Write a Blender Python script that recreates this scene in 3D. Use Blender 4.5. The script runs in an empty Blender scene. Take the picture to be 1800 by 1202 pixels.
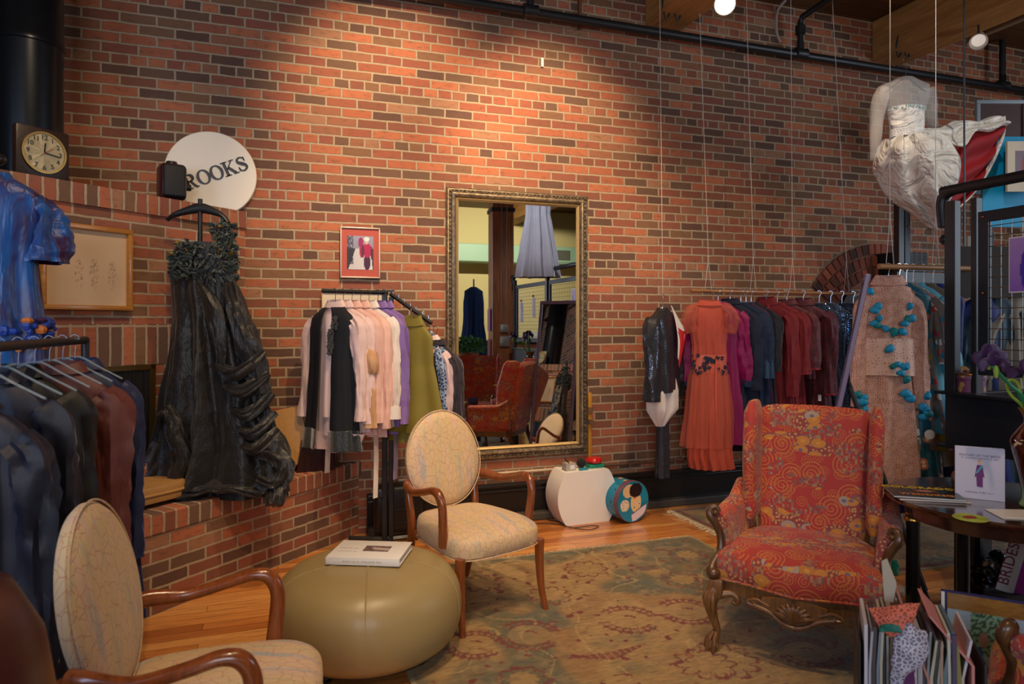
import bpy, bmesh, math, random
from math import sin, cos, pi, radians, sqrt, atan2
from mathutils import Vector, Matrix, noise
S = bpy.context.scene
COL = S.collection
# ---------------------------------------------------------------- camera, world, lights, exposure
CAM_H = 1.5
TH = math.atan(1200/3500)                 # wall turned against the lens axis
FW = Vector((sin(TH), cos(TH), 0)); RT = Vector((cos(TH), -sin(TH), 0)); UP = Vector((0, 0, 1))
D = 4.955                                  # brick wall at y = D
cd = bpy.data.cameras.new('camera'); cam = bpy.data.objects.new('camera', cd); COL.objects.link(cam)
cam.location = (0, 0, CAM_H); cam.rotation_euler = (pi/2, 0, -TH)
cd.sensor_width = 36; cd.lens = 24; cd.shift_y = -33/1800; cd.clip_start = .05
cd.dof.use_dof = True; cd.dof.focus_distance = 4.6; cd.dof.aperture_fstop = 3.6
S.camera = cam
w = bpy.data.worlds.new('world'); S.world = w; w.use_nodes = True
w.node_tree.nodes['Background'].inputs[0].default_value = (.32, .42, .6, 1)
w.node_tree.nodes['Background'].inputs[1].default_value = .025
S.view_settings.view_transform = 'Standard'; S.view_settings.look = 'None'
S.view_settings.gamma = 1; S.view_settings.use_curve_mapping = False
S.view_settings.exposure = 0.38

def area(name, loc, tgt, sx, sy, power, col):
    l = bpy.data.lights.new(name, 'AREA'); l.shape = 'RECTANGLE'; l.size = sx; l.size_y = sy
    l.energy = power; l.color = col
    o = bpy.data.objects.new(name, l); COL.objects.link(o); o.location = loc
    o.rotation_euler = (Vector(tgt)-Vector(loc)).to_track_quat('-Z', 'Y').to_euler()
    return o
def spot(name, loc, tgt, power, col=(1, .74, .46), size=70, blend=.9, rad=.05):
    l = bpy.data.lights.new(name, 'SPOT'); l.energy = power; l.color = col
    l.spot_size = radians(size); l.spot_blend = blend; l.shadow_soft_size = rad
    o = bpy.data.objects.new(name, l); COL.objects.link(o); o.location = loc
    o.rotation_euler = (Vector(tgt)-Vector(loc)).to_track_quat('-Z', 'Y').to_euler()
    return o
# daylight from the tall shop windows behind and beside the photographer
area('window_light_front', (-1.2, -3.6, 2.3), (1.2, 3, .8), 2.6, 2.2, 98, (.86, .91, 1))
area('window_light_right', (7.6, .4, 2.5), (2.6, 2.6, .8), 2.0, 2.0, 74, (.74, .85, 1))
area('window_light_left', (-3.0, .3, 2.2), (-.8, 2.4, 1.2), 1.2, 1.8, 36, (.5, .68, 1))
# warm track spots washing the brick wall; spots aimed at the floor are added fill
WARM = (1, .72, .44)
SPOTS = [((.55, 3.3, 4.05), (.85, D, 2.85), 215, 66), ((1.6, 3.4, 4.0), (2.0, D, 2.75), 225, 62),
         ((.9, 3.0, 4.1), (.55, 4.7, 1.25), 185, 56), ((2.3, 3.3, 4.1), (2.35, 4.7, .6), 110, 70),
         ((3.6, 3.0, 4.0), (3.4, 4.7, 1.4), 80, 62), ((-.1, 2.2, 4.1), (-.55, 4.2, 1.6), 60, 60),
         ((.6, 1.6, 4.1), (.75, 3.25, .4), 190, 58), ((-.2, .9, 4.1), (-.1, 2.6, 0), 130, 56), ((1.9, 2.2, 4.1), (1.7, 4.2, 0), 120, 54), ((1.7, .9, 4.1), (2.1, 2.8, .6), 130, 56)]
for i, (a, b, p, s) in enumerate(SPOTS):
    spot('track_or_added_spot', a, b, p, WARM, s)
spot('added_fill_spot', (4.6, -2.2, 4.0), (4.6, -5.6, 2.2), 520, (1, .86, .6), 110)  # added spot, only there to brighten the cream wall behind
spot('added_fill_spot', (2.3, 3.1, 4.15), (3.24, 1.5, 2.8), 120, (.92, .95, 1), 40)  # added spot aimed at the silver gown to brighten its reflection

spot('track_or_added_spot', (3.2, 1.9, 4.1), (4.32, 3.55, 2.8), 110, (1, .95, .88), 38)  # narrow added spot that lifts the white satin gown
spot('track_or_added_spot', (-.3, 2.3, 4.1), (-.9, 4.3, 2.3), 70, WARM, 50)  # extra warm spot added to lift the round sign and fireplace ledge
# ---------------------------------------------------------------- projection helpers (photo pixel -> place)
def V(px, py, Z):
    p = FW*Z + RT*((px-900)/1200*Z); p.z = CAM_H + (568-py)/1200*Z; return p
def dirv(px, py): return FW + RT*((px-900)/1200) + UP*((568-py)/1200)
def W(px, py, off=0):
    d = dirv(px, py); k = (D-off)/d.y; p = d*k; p.z += CAM_H; return p
def Fl(px, py, z=0):
    d = dirv(px, py); k = (z-CAM_H)/d.z; p = d*k; p.z = z; return p
FU = Vector((.74, .672, 0)).normalized(); FN = Vector((FU.y, -FU.x, 0)); FO = Vector((-.21, D, 0))
FANG = atan2(FU.y, FU.x)
def Fp(px, py, off=0):
    d = dirv(px, py); k = (FO.dot(FN)+off)/d.dot(FN); p = d*k; p.z += CAM_H; return p
def c2w(x, z): return FW*z + RT*x
# ---------------------------------------------------------------- object helpers
def tag(o, label=None, cat=None, group=None, kind=None):
    if label: o['label'] = label
    if cat: o['category'] = cat
    if group: o['group'] = group
    if kind: o['kind'] = kind
    return o
def thing(name, label, cat, loc=(0, 0, 0), rz=0, group=None):
    o = bpy.data.objects.new(name, None); COL.objects.link(o); o.empty_display_size = .1
    o.location = loc; o.rotation_euler = (0, 0, rz); return tag(o, label, cat, group)
def copy_tree(o, loc=None, rz=None, parent=None, label=None, group=None):
    c = o.copy(); COL.objects.link(c)
    if parent: c.parent = parent
    if loc is not None: c.location = loc
    if rz is not None: c.rotation_euler = (0, 0, rz)
    if label: c['label'] = label
    if group: c['group'] = group
    for ch in [x for x in bpy.data.objects if x.parent == o]: copy_tree(ch, parent=c)
    return c
def catmull(pts, n):
    """resample a list of equal-length tuples with a Catmull-Rom curve, n points per span"""
    P = [tuple(float(v) for v in p) for p in pts]; out = []
    for i in range(len(P)-1):
        p0 = P[max(i-1, 0)]; p1 = P[i]; p2 = P[i+1]; p3 = P[min(i+2, len(P)-1)]
        for j in range(n):
            t = j/n
            out.append(tuple(.5*((2*b)+(-a+c)*t+(2*a-5*b+4*c-d)*t*t+(-a+3*b-3*c+d)*t**3)
                             for a, b, c, d in zip(p0, p1, p2, p3)))
    out.append(P[-1]); return out
def fbm(v, s, o=3):
    a = 0; k = 1
    for i in range(o): a += noise.noise(Vector(v)*s*(2**i))*k; k *= .5
    return a
class B:
    def __init__(s): s.bm = bmesh.new()
    def quadstrip(s, rings, close=True, cap=True, mi=0):
        R = [[s.bm.verts.new(p) for p in r] for r in rings]; n = len(R[0]); fs = []
        for a, b in zip(R[:-1], R[1:]):
            for j in range(n if close else n-1):
                k = (j+1) % n
                try: f = s.bm.faces.new((a[j], a[k], b[k], b[j])); f.material_index = mi; fs.append(f)
                except ValueError: pass
        if cap and close:
            for r in (R[0], R[-1]):
                try: f = s.bm.faces.new(r); f.material_index = mi; fs.append(f)
                except ValueError: pass
        return fs
    def box(s, c, size, rz=0, M=None, bev=0, seg=2, mi=0):
        m = Matrix.Translation(c) @ Matrix.Rotation(rz, 4, 'Z') @ Matrix.Diagonal((size[0], size[1], size[2], 1))
        if M: m = M @ m
        r = bmesh.ops.create_cube(s.bm, size=1, matrix=m)
        fs = list({f for v in r['verts'] for f in v.link_faces})
        for f in fs: f.material_index = mi
        if bev:
            es = list({e for v in r['verts'] for e in v.link_edges})
            bmesh.ops.bevel(s.bm, geom=es, offset=bev, segments=seg, affect='EDGES', profile=.5)
        return s
    def tube(s, path, rad, seg=12, cap=True, flat=None, crumple=0, seed=0, n=0, mi=0, up=None):
        """path: points; rad: number or list of r or (rx, ry)"""
        P = [Vector(p) for p in path]
        R = [rad]*len(P) if not isinstance(rad, (list, tuple)) else list(rad)
        R = [(r, r) if not isinstance(r, (list, tuple)) else r for r in R]
        if n:
            q = catmull([(*p, *r) for p, r in zip(P, R)], n)
            P = [Vector(a[:3]) for a in q]; R = [a[3:] for a in q]
        rings = []; prev = None; dist_ = 0
        for i, p in enumerate(P):
            if i: dist_ += (p-P[i-1]).length
            t = (P[min(i+1, len(P)-1)]-P[max(i-1, 0)]).normalized()
            if prev is None:
                a = Vector(up) if up else (Vector((0, 1, 0)) if abs(t.y) < .9 else Vector((1, 0, 0)))
            else: a = prev
            a = (a - t*a.dot(t)); a.normalize(); b = t.cross(a); prev = a
            ring = []
            for k in range(seg):
                th = 2*pi*k/seg; rx, ry = R[i]
                v = p + b*cos(th)*rx + a*sin(th)*ry
                if crumple:
                    nv = noise.noise(Vector((cos(th)*1.5+seed*3.3, sin(th)*1.5, dist_*3.5+seed)))+.6*noise.noise(Vector((cos(th)*3.4, sin(th)*3.4+seed*1.7, dist_*7)))+.3*noise.noise(v*28)
                    v += (b*cos(th)+a*sin(th))*nv*crumple*min(1, rx/.03)
                ring.append(v)
            rings.append(ring)
        s.quadstrip(rings, True, cap, mi); return s
    def lathe(s, prof, c=(0, 0, 0), seg=32, M=None, mi=0, cap=True, fn=None):
        rings = []
        for r, z in prof:
            ring = []
            for k in range(seg):
                th = 2*pi*k/seg; rr = r*(fn(th, z) if fn else 1)
                v = Vector((c[0]+rr*cos(th), c[1]+rr*sin(th), c[2]+z)); ring.append(M @ v if M else v)
            rings.append(ring)
        s.quadstrip(rings, True, cap, mi); return s
    def prism(s, pts, y0, y1, M=None, mi=0):
        """outline in XZ extruded in Y"""
        a = [Vector((p[0], y0, p[1])) for p in pts]; b = [Vector((p[0], y1, p[1])) for p in pts]
        if M: a = [M @ v for v in a]; b = [M @ v for v in b]
        s.quadstrip([a, b], True, True, mi); return s
    def stroke(s, pts, wid, y0, y1, closed=False, M=None):
        """flat lettering stroke in XZ; wid number or list"""
        n = len(pts); wd = [wid]*n if not isinstance(wid, (list, tuple)) else wid
        L = []; R = []
        for i, p in enumerate(pts):
            a = pts[(i-1) % n] if closed or i > 0 else p; b = pts[(i+1) % n] if closed or i < n-1 else p
            dx, dz = b[0]-a[0], b[1]-a[1]; l = math.hypot(dx, dz) or 1; nx, nz = -dz/l, dx/l
            h = wd[i]/2; L.append((p[0]+nx*h, p[1]+nz*h)); R.append((p[0]-nx*h, p[1]-nz*h))
        rng = range(n) if closed else range(n-1)
        for i in rng:
            k = (i+1) % n
            s.prism([L[i], L[k], R[k], R[i]], y0, y1, M)
        return s
    def sphere(s, c, r, u=16, v=10, M=None, mi=0):
        r = r if isinstance(r, (list, tuple)) else (r, r, r)
        m = Matrix.Translation(c) @ Matrix.Diagonal((*r, 1))
        if M: m = M @ m
        q = bmesh.ops.create_uvsphere(s.bm, u_segments=u, v_segments=v, radius=1, matrix=m)
        for f in {f for vv in q['verts'] for f in vv.link_faces}: f.material_index = mi
        return s
    def drape(s, prof, folds=9, seed=0, seg=84, step=.03, na=.006, t0=0, t1=None, cap=False, sq=1.0, skip=None, mi=0):
        """hanging cloth. prof rows: (z, half width, half depth, fold amplitude, x, y) from the top down"""
        pr = [tuple(list(p)+[0]*(6-len(p))) for p in prof]; rows = []
        for a, b in zip(pr[:-1], pr[1:]):
            n = max(1, int(abs(a[0]-b[0])/step))
            for j in range(n):
                t = j/n; t2 = t*t*(3-2*t)*.5+t*.5
                rows.append(tuple(x+(y-x)*t2 for x, y in zip(a, b)))
        rows.append(pr[-1]); rnd = random.Random(seed)
        ph = [rnd.uniform(0, 6.28) for _ in range(5)]; full = t1 is None
        T1 = t0+2*pi if full else t1; cnt = seg if full else seg+1; rings = []
        for (z, hw, hd, A, cx, cy) in rows:
            ring = []
            for k in range(cnt):
                t = t0+(T1-t0)*k/seg
                dr = .35*noise.noise(Vector((z*1.3, seed*3.1, 0)))*2
                f = sin(folds*t+ph[0]+dr)*.6+.35*sin((folds+4)*t+ph[1]-dr*1.6)+.22*sin((2*folds-1)*t+ph[2])
                ct, st = cos(t), sin(t)
                cs = math.copysign(abs(ct)**sq, ct); ss = math.copysign(abs(st)**sq, st)
                v = Vector((cx+hw*cs+A*f*ct*.7, cy+hd*ss+A*f*st, z))
                nv = noise.noise_vector(v*6+Vector((seed, seed*2.7, 0)))
                ring.append(v+nv*na)
            rings.append(ring)
        s.quadstrip(rings, full, cap, mi); return s
    def sheet(s, curves, n=10, m=24, fn=None, mi=0):
        """surface through a row of curves (each a list of points)"""
        C = [[Vector(q) for q in catmull(c, max(1, m//(len(c)-1)))] for c in curves]
        L = min(len(c) for c in C); C = [[c[int(i*(len(c)-1)/(L-1)+.5)] for i in range(L)] for c in C]
        rows = []
        for i in range(L): rows.append([Vector(q) for q in catmull([tuple(c[i]) for c in C], n)])
        if fn:
            for i, r in enumerate(rows):
                for j, v in enumerate(r): r[j] = v+Vector(fn(j/(len(r)-1), i/(L-1), v))
        s.quadstrip(rows, False, False, mi); return s
    def done(s, name, mat, parent=None, smooth=True, uv=1.0, sub=0, solid=0, loc=None, rz=None, recalc=True, angle=40, uvoff=(0, 0)):
        bm = s.bm
        if recalc: bmesh.ops.recalc_face_normals(bm, faces=bm.faces)
        if uv:
            ul = bm.loops.layers.uv.new('UVMap')
            for f in bm.faces:
                nx, ny, nz = abs(f.normal.x), abs(f.normal.y), abs(f.normal.z)
                for l in f.loops:
                    c = l.vert.co
                    if nz >= nx and nz >= ny: q = (c.x, c.y)
                    elif nx >= ny: q = (c.y, c.z)
                    else: q = (c.x, c.z)
                    l[ul].uv = (q[0]*uv+uvoff[0], q[1]*uv+uvoff[1])
        if smooth:
            ca = cos(radians(angle))
            for f in bm.faces: f.smooth = True
            for e in bm.edges:
                if len(e.link_faces) == 2 and e.link_faces[0].normal.dot(e.link_faces[1].normal) < ca: e.smooth = False
        me = bpy.data.meshes.new(name); bm.to_mesh(me); bm.free()
        for mt in (mat if isinstance(mat, (list, tuple)) else [mat]): me.materials.append(mt)
        o = bpy.data.objects.new(name, me); COL.objects.link(o)
        if parent: o.parent = parent
        if loc is not None: o.location = loc
        if rz is not None: o.rotation_euler = (0, 0, rz)
        if solid: md = o.modifiers.new('solid', 'SOLIDIFY'); md.thickness = solid; md.offset = 0
        if sub: md = o.modifiers.new('sub', 'SUBSURF'); md.levels = sub; md.render_levels = sub
        return o
def text(name, body, size, loc, mat, parent=None, rot=(pi/2, 0, 0), ext=.001, align='CENTER', shear=0, bold=0, sx=1):
    c = bpy.data.curves.new(name, 'FONT'); c.body = body; c.size = size; c.extrude = ext; c.align_x = align
    c.align_y = 'CENTER'; c.shear = shear; c.offset = bold; c.resolution_u = 3
    t = bpy.data.objects.new('t', c); COL.objects.link(t)
    dg = bpy.context.evaluated_depsgraph_get(); me = bpy.data.meshes.new_from_object(t.evaluated_get(dg))
    bpy.data.objects.remove(t); me.materials.clear(); me.materials.append(mat)
    o = bpy.data.objects.new(name, me); COL.objects.link(o)
    o.location = loc; o.rotation_euler = rot; o.scale = (sx, 1, 1)
    if parent: o.parent = parent
    return o
def picture(name, w_, h_, nx, ny, fn, parent=None, y=0, z0=0, rough=.4, x0=0):
    """flat printed picture: colour per vertex, in the XZ plane facing -Y"""
    me = bpy.data.meshes.new(name); vs = []; cols = []
    for j in range(ny+1):
        for i in range(nx+1):
            u, v = i/nx, j/ny; vs.append((x0+(u-.5)*w_, y, z0+(v-.5)*h_)); cols.append(fn(u, v))
    fs = [(j*(nx+1)+i, j*(nx+1)+i+1, (j+1)*(nx+1)+i+1, (j+1)*(nx+1)+i) for j in range(ny) for i in range(nx)]
    me.from_pydata(vs, [], fs); a = me.color_attributes.new('Col', 'FLOAT_COLOR', 'POINT')
    a.data.foreach_set('color', [q for c in cols for q in (c[0], c[1], c[2], 1)])
    me.materials.append(vcol(rough)); o = bpy.data.objects.new(name, me); COL.objects.link(o)
    if parent: o.parent = parent
    return o
def sm(e0, e1, x):
    t = max(0, min(1, (x-e0)/(e1-e0) if e1 != e0 else 0)); return t*t*(3-2*t)
def lerp(a, b, t): return tuple(x+(y-x)*t for x, y in zip(a, b))
# ---------------------------------------------------------------- materials
def L(r, g, b):
    f = lambda c: (c/255/12.92) if c/255 <= .04045 else ((c/255+.055)/1.055)**2.4
    return (f(r), f(g), f(b), 1)
class NM:
    def __init__(s, name):
        s.m = bpy.data.materials.new(name); s.m.use_nodes = True; s.t = s.m.node_tree
        s.b = s.t.nodes['Principled BSDF']; s.out = s.t.nodes['Material Output']
    def N(s, typ, ins=None, out=0, **pr):
        n = s.t.nodes.new(typ)
        for k, v in pr.items(): setattr(n, k, v)
        for k, v in (ins or {}).items(): s.set(n.inputs[k], v)
        return n.outputs[out] if out is not None else n
    def set(s, sock, v):
        if isinstance(v, bpy.types.NodeSocket): s.t.links.new(v, sock)
        else: sock.default_value = v
    def M(s, op, a, b=0, c=0): return s.N('ShaderNodeMath', {0: a, 1: b, 2: c}, operation=op)
    def mix(s, f, a, b, bt='MIX'):
        return s.N('ShaderNodeMixRGB', {0: f, 1: a, 2: b}, blend_type=bt)
    def ramp(s, f, stops, interp='LINEAR'):
        n = s.N('ShaderNodeValToRGB', {0: f}, out=None); cr = n.color_ramp; cr.interpolation = interp
        while len(cr.elements) < len(stops): cr.elements.new(.5)
        for e, (p, c) in zip(cr.elements, stops): e.position = p; e.color = c if not isinstance(c, (int, float)) else (c, c, c, 1)
        return n.outputs[0]
    def uv(s, sc=(1, 1, 1), loc=(0, 0, 0), rot=0, obj=False):
        c = s.N('ShaderNodeTexCoord', out=3 if obj else 2)
        return s.N('ShaderNodeMapping', {0: c, 1: loc, 2: (0, 0, rot), 3: sc})
    def noise(s, v, sc, det=3, rough=.55, out=0, dist=0):
        return s.N('ShaderNodeTexNoise', {'Vector': v, 'Scale': sc, 'Detail': det, 'Roughness': rough, 'Distortion': dist}, out=out)
    def vor(s, v, sc, feat='F1', out='Distance', rnd=1, dim='2D'):
        n = s.N('ShaderNodeTexVoronoi', {'Vector': v, 'Scale': sc, 'Randomness': rnd}, out=None, feature=feat, voronoi_dimensions=dim)
        return n.outputs[out]
    def bump(s, h, st=.3, d=.01):
        s.set(s.b.inputs['Normal'], s.N('ShaderNodeBump', {'Height': h, 'Strength': st, 'Distance': d}))
    def fin(s, col=None, rough=.6, metal=0, **kw):
        if col is not None: s.set(s.b.inputs['Base Color'], col)
        s.set(s.b.inputs['Roughness'], rough); s.set(s.b.inputs['Metallic'], metal)
        for k, v in kw.items(): s.set(s.b.inputs[k.replace('_', ' ')], v)
        return s.m
_mc = {}
def plain(name, col, rough=.55, metal=0, bump=0, bs=80, **kw):
    if name in _mc: return _mc[name]
    m = NM(name); c = col
    if bump:
        co = m.uv(obj=True); nz = m.noise(co, bs); m.bump(nz, bump, .004)
        c = m.mix(m.M('MULTIPLY', nz, .35), col, (col[0]*.6, col[1]*.6, col[2]*.6, 1))
    _mc[name] = m.fin(c, rough, metal, **kw); return _mc[name]
_vc = {}
def vcol(rough=.4):
    if rough in _vc: return _vc[rough]
    m = NM('printed_colour'); c = m.N('ShaderNodeVertexColor', layer_name='Col')
    _vc[rough] = m.fin(c, rough); return _vc[rough]
def cloth(name, col, rough=.8, sheen=.2, weave=700, var=.25, alpha=None, bump=.15, tint=None, spec=.3, streak=0, metal=0):
    if name in _mc: return _mc[name]
    m = NM(name); co = m.uv(obj=True)
    n1 = m.noise(co, 7, 4); n2 = m.noise(co, weave, 2)
    c = m.mix(m.M('MULTIPLY', n1, var), col, tint or (col[0]*.55, col[1]*.55, col[2]*.55, 1))
    h = m.M('ADD', m.M('MULTIPLY', n1, .6), m.M('MULTIPLY', n2, .4))
    if streak:
        st = m.noise(m.uv((streak, streak, 2), obj=True), 4, 3); h = m.M('ADD', h, m.M('MULTIPLY', st, .8))
    m.bump(h, bump, .006); m.fin(c, rough, metal, Sheen_Weight=sheen*.4, Specular_IOR_Level=spec)
    m.b.inputs['Sheen Tint'].default_value = (min(1, col[0]*1.5+.1), min(1, col[1]*1.5+.1), min(1, col[2]*1.5+.1), 1)
    if alpha: m.set(m.b.inputs['Alpha'], alpha)
    _mc[name] = m.m; return m.m
def lace(name, col, hole=.35, sc=55, rough=.8, base=0.0):
    if name in _mc: return _mc[name]
    m = NM(name); co = m.uv()
    e = m.vor(co, sc, 'DISTANCE_TO_EDGE'); f = m.vor(co, sc*.22, 'F1'); n = m.noise(co, 60)
    a = m.M('LESS_THAN', e, .13); fl = m.M('LESS_THAN', m.M('ADD', f, m.M('MULTIPLY', n, .25)), .42)
    al = m.M('MAXIMUM', m.M('MAXIMUM', a, fl), base)
    c = m.mix(fl, col, (min(1, col[0]*1.25), min(1, col[1]*1.25), min(1, col[2]*1.25), 1))
    m.bump(m.M('MAXIMUM', a, fl), .5, .004)
    _mc[name] = m.fin(c, rough, Alpha=al, Sheen_Weight=.2); return m.m
def relief(name, col, col2, sc=45, rough=.7, thr=.16):
    """opaque lace over a lining: raised cords in col over ground col2"""
    if name in _mc: return _mc[name]
    m = NM(name); co = m.uv(); e = m.vor(co, sc, 'DISTANCE_TO_EDGE'); w2 = m.vor(co, sc*.3, 'SMOOTH_F1')
    a = m.M('LESS_THAN', m.M('MULTIPLY', e, m.M('ADD', w2, .35)), thr*.75)
    m.bump(a, .7, .004); _mc[name] = m.fin(m.mix(a, col2, col), rough, Sheen_Weight=.15); return m.m
def sequin(name, col, col2, dens=170, thr=.33, rough=.5, amount=.55):
    if name in _mc: return _mc[name]
    m = NM(name); co = m.uv(); d = m.vor(co, dens); rc = m.vor(co, dens, 'F1', 'Color')
    r = m.N('ShaderNodeSeparateColor', {0: rc}); n = m.noise(co, 12)
    on = m.M('MULTIPLY', m.M('LESS_THAN', d, thr), m.M('GREATER_THAN', m.M('ADD', r, m.M('MULTIPLY', n, .6)), 1.3-amount))
    nm = m.N('ShaderNodeBump', {'Height': r, 'Strength': .9, 'Distance': .01}); m.set(m.b.inputs['Normal'], nm)
    _mc[name] = m.fin(m.mix(on, col, col2), m.M('SUBTRACT', rough, m.M('MULTIPLY', on, rough-.18)), m.M('MULTIPLY', on, .8)); return m.m
def velvet(name, col):
    if name in _mc: return _mc[name]
    m = NM(name); co = m.uv((1, 1, .25), obj=True); n = m.noise(co, 30, 4); m.bump(n, .25, .01)
    m.fin(m.mix(m.M('MULTIPLY', n, .5), col, (col[0]*.4, col[1]*.4, col[2]*.4, 1)), .55, Sheen_Weight=.45, Sheen_Roughness=.3)
    m.b.inputs['Sheen Tint'].default_value = (min(1, col[0]*6+.12), min(1, col[1]*6+.12), min(1, col[2]*6+.14), 1)
    _mc[name] = m.m; return m.m
def wood(name, c1, c2, sc=6, rough=.35, coat=.3, ax='x'):
    if name in _mc: return _mc[name]
    m = NM(name); st = {'x': (.12, 1, 1), 'y': (1, .12, 1), 'z': (1, 1, .12)}[ax]
    co = m.uv(st, obj=True); n = m.noise(co, sc*4, 6, .6, dist=1.5); n2 = m.noise(co, sc*18, 3)
    f = m.M('ADD', m.M('MULTIPLY', n, .8), m.M('MULTIPLY', n2, .25)); m.bump(f, .08, .003)
    _mc[name] = m.fin(m.ramp(f, [(.3, c1), (.7, c2)]), rough, Coat_Weight=coat, Coat_Roughness=.15); return m.m
def metal(name, col, rough=.3): return plain(name, col, rough, 1)
def brickmat(name, bw=.213, rh=.0677, loc=(0, 0, 0), squash=.5, sf=6, dark=1.0, off=.5):
    m = NM(name); co = m.uv(loc=loc)
    wob = m.noise(co, 14, 2, out=1); wv = m.N('ShaderNodeVectorMath', {0: wob, 1: (.5, .5, .5)}, operation='SUBTRACT')
    wv = m.N('ShaderNodeVectorMath', {0: wv, 'Scale': .010}, operation='SCALE'); co2 = m.N('ShaderNodeVectorMath', {0: co, 1: wv}, operation='ADD')
    def brk(v, c1, c2, mo, bias=0):
        n = m.N('ShaderNodeTexBrick', {'Vector': v, 'Color1': c1, 'Color2': c2, 'Mortar': mo, 'Scale': 1, 'Mortar Size': .0078,
            'Mortar Smooth': .25, 'Bias': bias, 'Brick Width': bw, 'Row Height': rh}, out=None)
        n.offset = off; n.offset_frequency = 2; n.squash = squash; n.squash_frequency = sf; return n
    b1 = brk(co2, (0, 0, 0, 1), (1, 1, 1, 1), (0, 0, 0, 1))
    r = m.N('ShaderNodeSeparateColor', {0: b1.outputs[0]}); fac = b1.outputs[1]
    pal = m.ramp(r, [(0, L(58, 46, 46)), (.09, L(84, 68, 56)), (.19, L(118, 86, 60)), (.28, L(126, 68, 52)), (.40, L(156, 80, 58)),
                     (.52, L(180, 96, 64)), (.64, L(142, 72, 58)), (.75, L(192, 108, 72)), (.87, L(150, 94, 68)), (.95, L(166, 118, 88))], 'CONSTANT')
    big = m.noise(co, 26, 5, .65); fine = m.noise(co, 220, 3, .7)
    pal = m.mix(m.M('MULTIPLY', big, .42), pal, L(92, 62, 50))
    pal = m.mix(m.ramp(m.noise(m.uv((1, 2.2, 1), loc), 17, 4, .65), [(.53, 0.0), (.68, .65)]), pal, L(84, 62, 50))
    pal = m.mix(m.ramp(m.noise(co, 3.5, 3, .6), [(.45, 0.0), (.75, .22)]), pal, L(122, 92, 68))
    pal = m.mix(m.M('MULTIPLY', fine, .25), pal, L(205, 150, 120))
    mor = m.mix(big, L(190, 168, 140), L(150, 128, 104))
    c = m.mix(fac, pal, mor)
    h = m.M('ADD', m.M('MULTIPLY', m.M('SUBTRACT', 1, fac), 1.0), m.M('MULTIPLY', m.M('ADD', fine, big), .35)); m.bump(h, .75, .010)
    return m.fin(c, .82, Specular_IOR_Level=.25)
MB_ = dict(
 brick=brickmat('red_brick_common_bond', loc=(0, .09, 0)),
 brickf=brickmat('fireplace_brick', loc=(.05, .02, 0), sf=40),
 soldier=brickmat('soldier_brick', bw=.0705, rh=.23, squash=1, sf=2, off=0))
def floor_mat():
    m = NM('oak_floor_boards'); co = m.uv()
    def bk(a, b, mo): 
        n = m.N('ShaderNodeTexBrick', {'Vector': co, 'Color1': a, 'Color2': b, 'Mortar': mo, 'Scale': 1, 'Mortar Size': .0012, 'Mortar Smooth': .1,
             'Brick Width': .95, 'Row Height': .076}, out=None); n.offset = .37; n.offset_frequency = 3; return n
    n = bk((0, 0, 0, 1), (1, 1, 1, 1), (0, 0, 0, 1)); r = m.N('ShaderNodeSeparateColor', {0: n.outputs[0]})
    base = m.ramp(r, [(0, L(166, 96, 42)), (.3, L(196, 122, 58)), (.6, L(210, 138, 70)), (.85, L(220, 156, 88))])
    g = m.noise(m.N('ShaderNodeVectorMath', {0: m.uv((1.4, 26, 1)), 1: m.N('ShaderNodeCombineXYZ', {0: m.M('MULTIPLY', r, 30), 1: 0, 2: 0})}, operation='ADD'), 3, 6, .6, dist=.8)
    c = m.mix(m.ramp(g, [(.45, 0.0), (.75, .75)]), base, L(120, 62, 28)); c = m.mix(n.outputs[1], c, L(60, 32, 16))
    m.bump(m.M('SUBTRACT', g, m.M('MULTIPLY', n.outputs[1], 3)), .06, .004)
    return m.fin(c, m.M('ADD', .22, m.M('MULTIPLY', g, .14)), Coat_Weight=.35, Coat_Roughness=.12)
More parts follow.
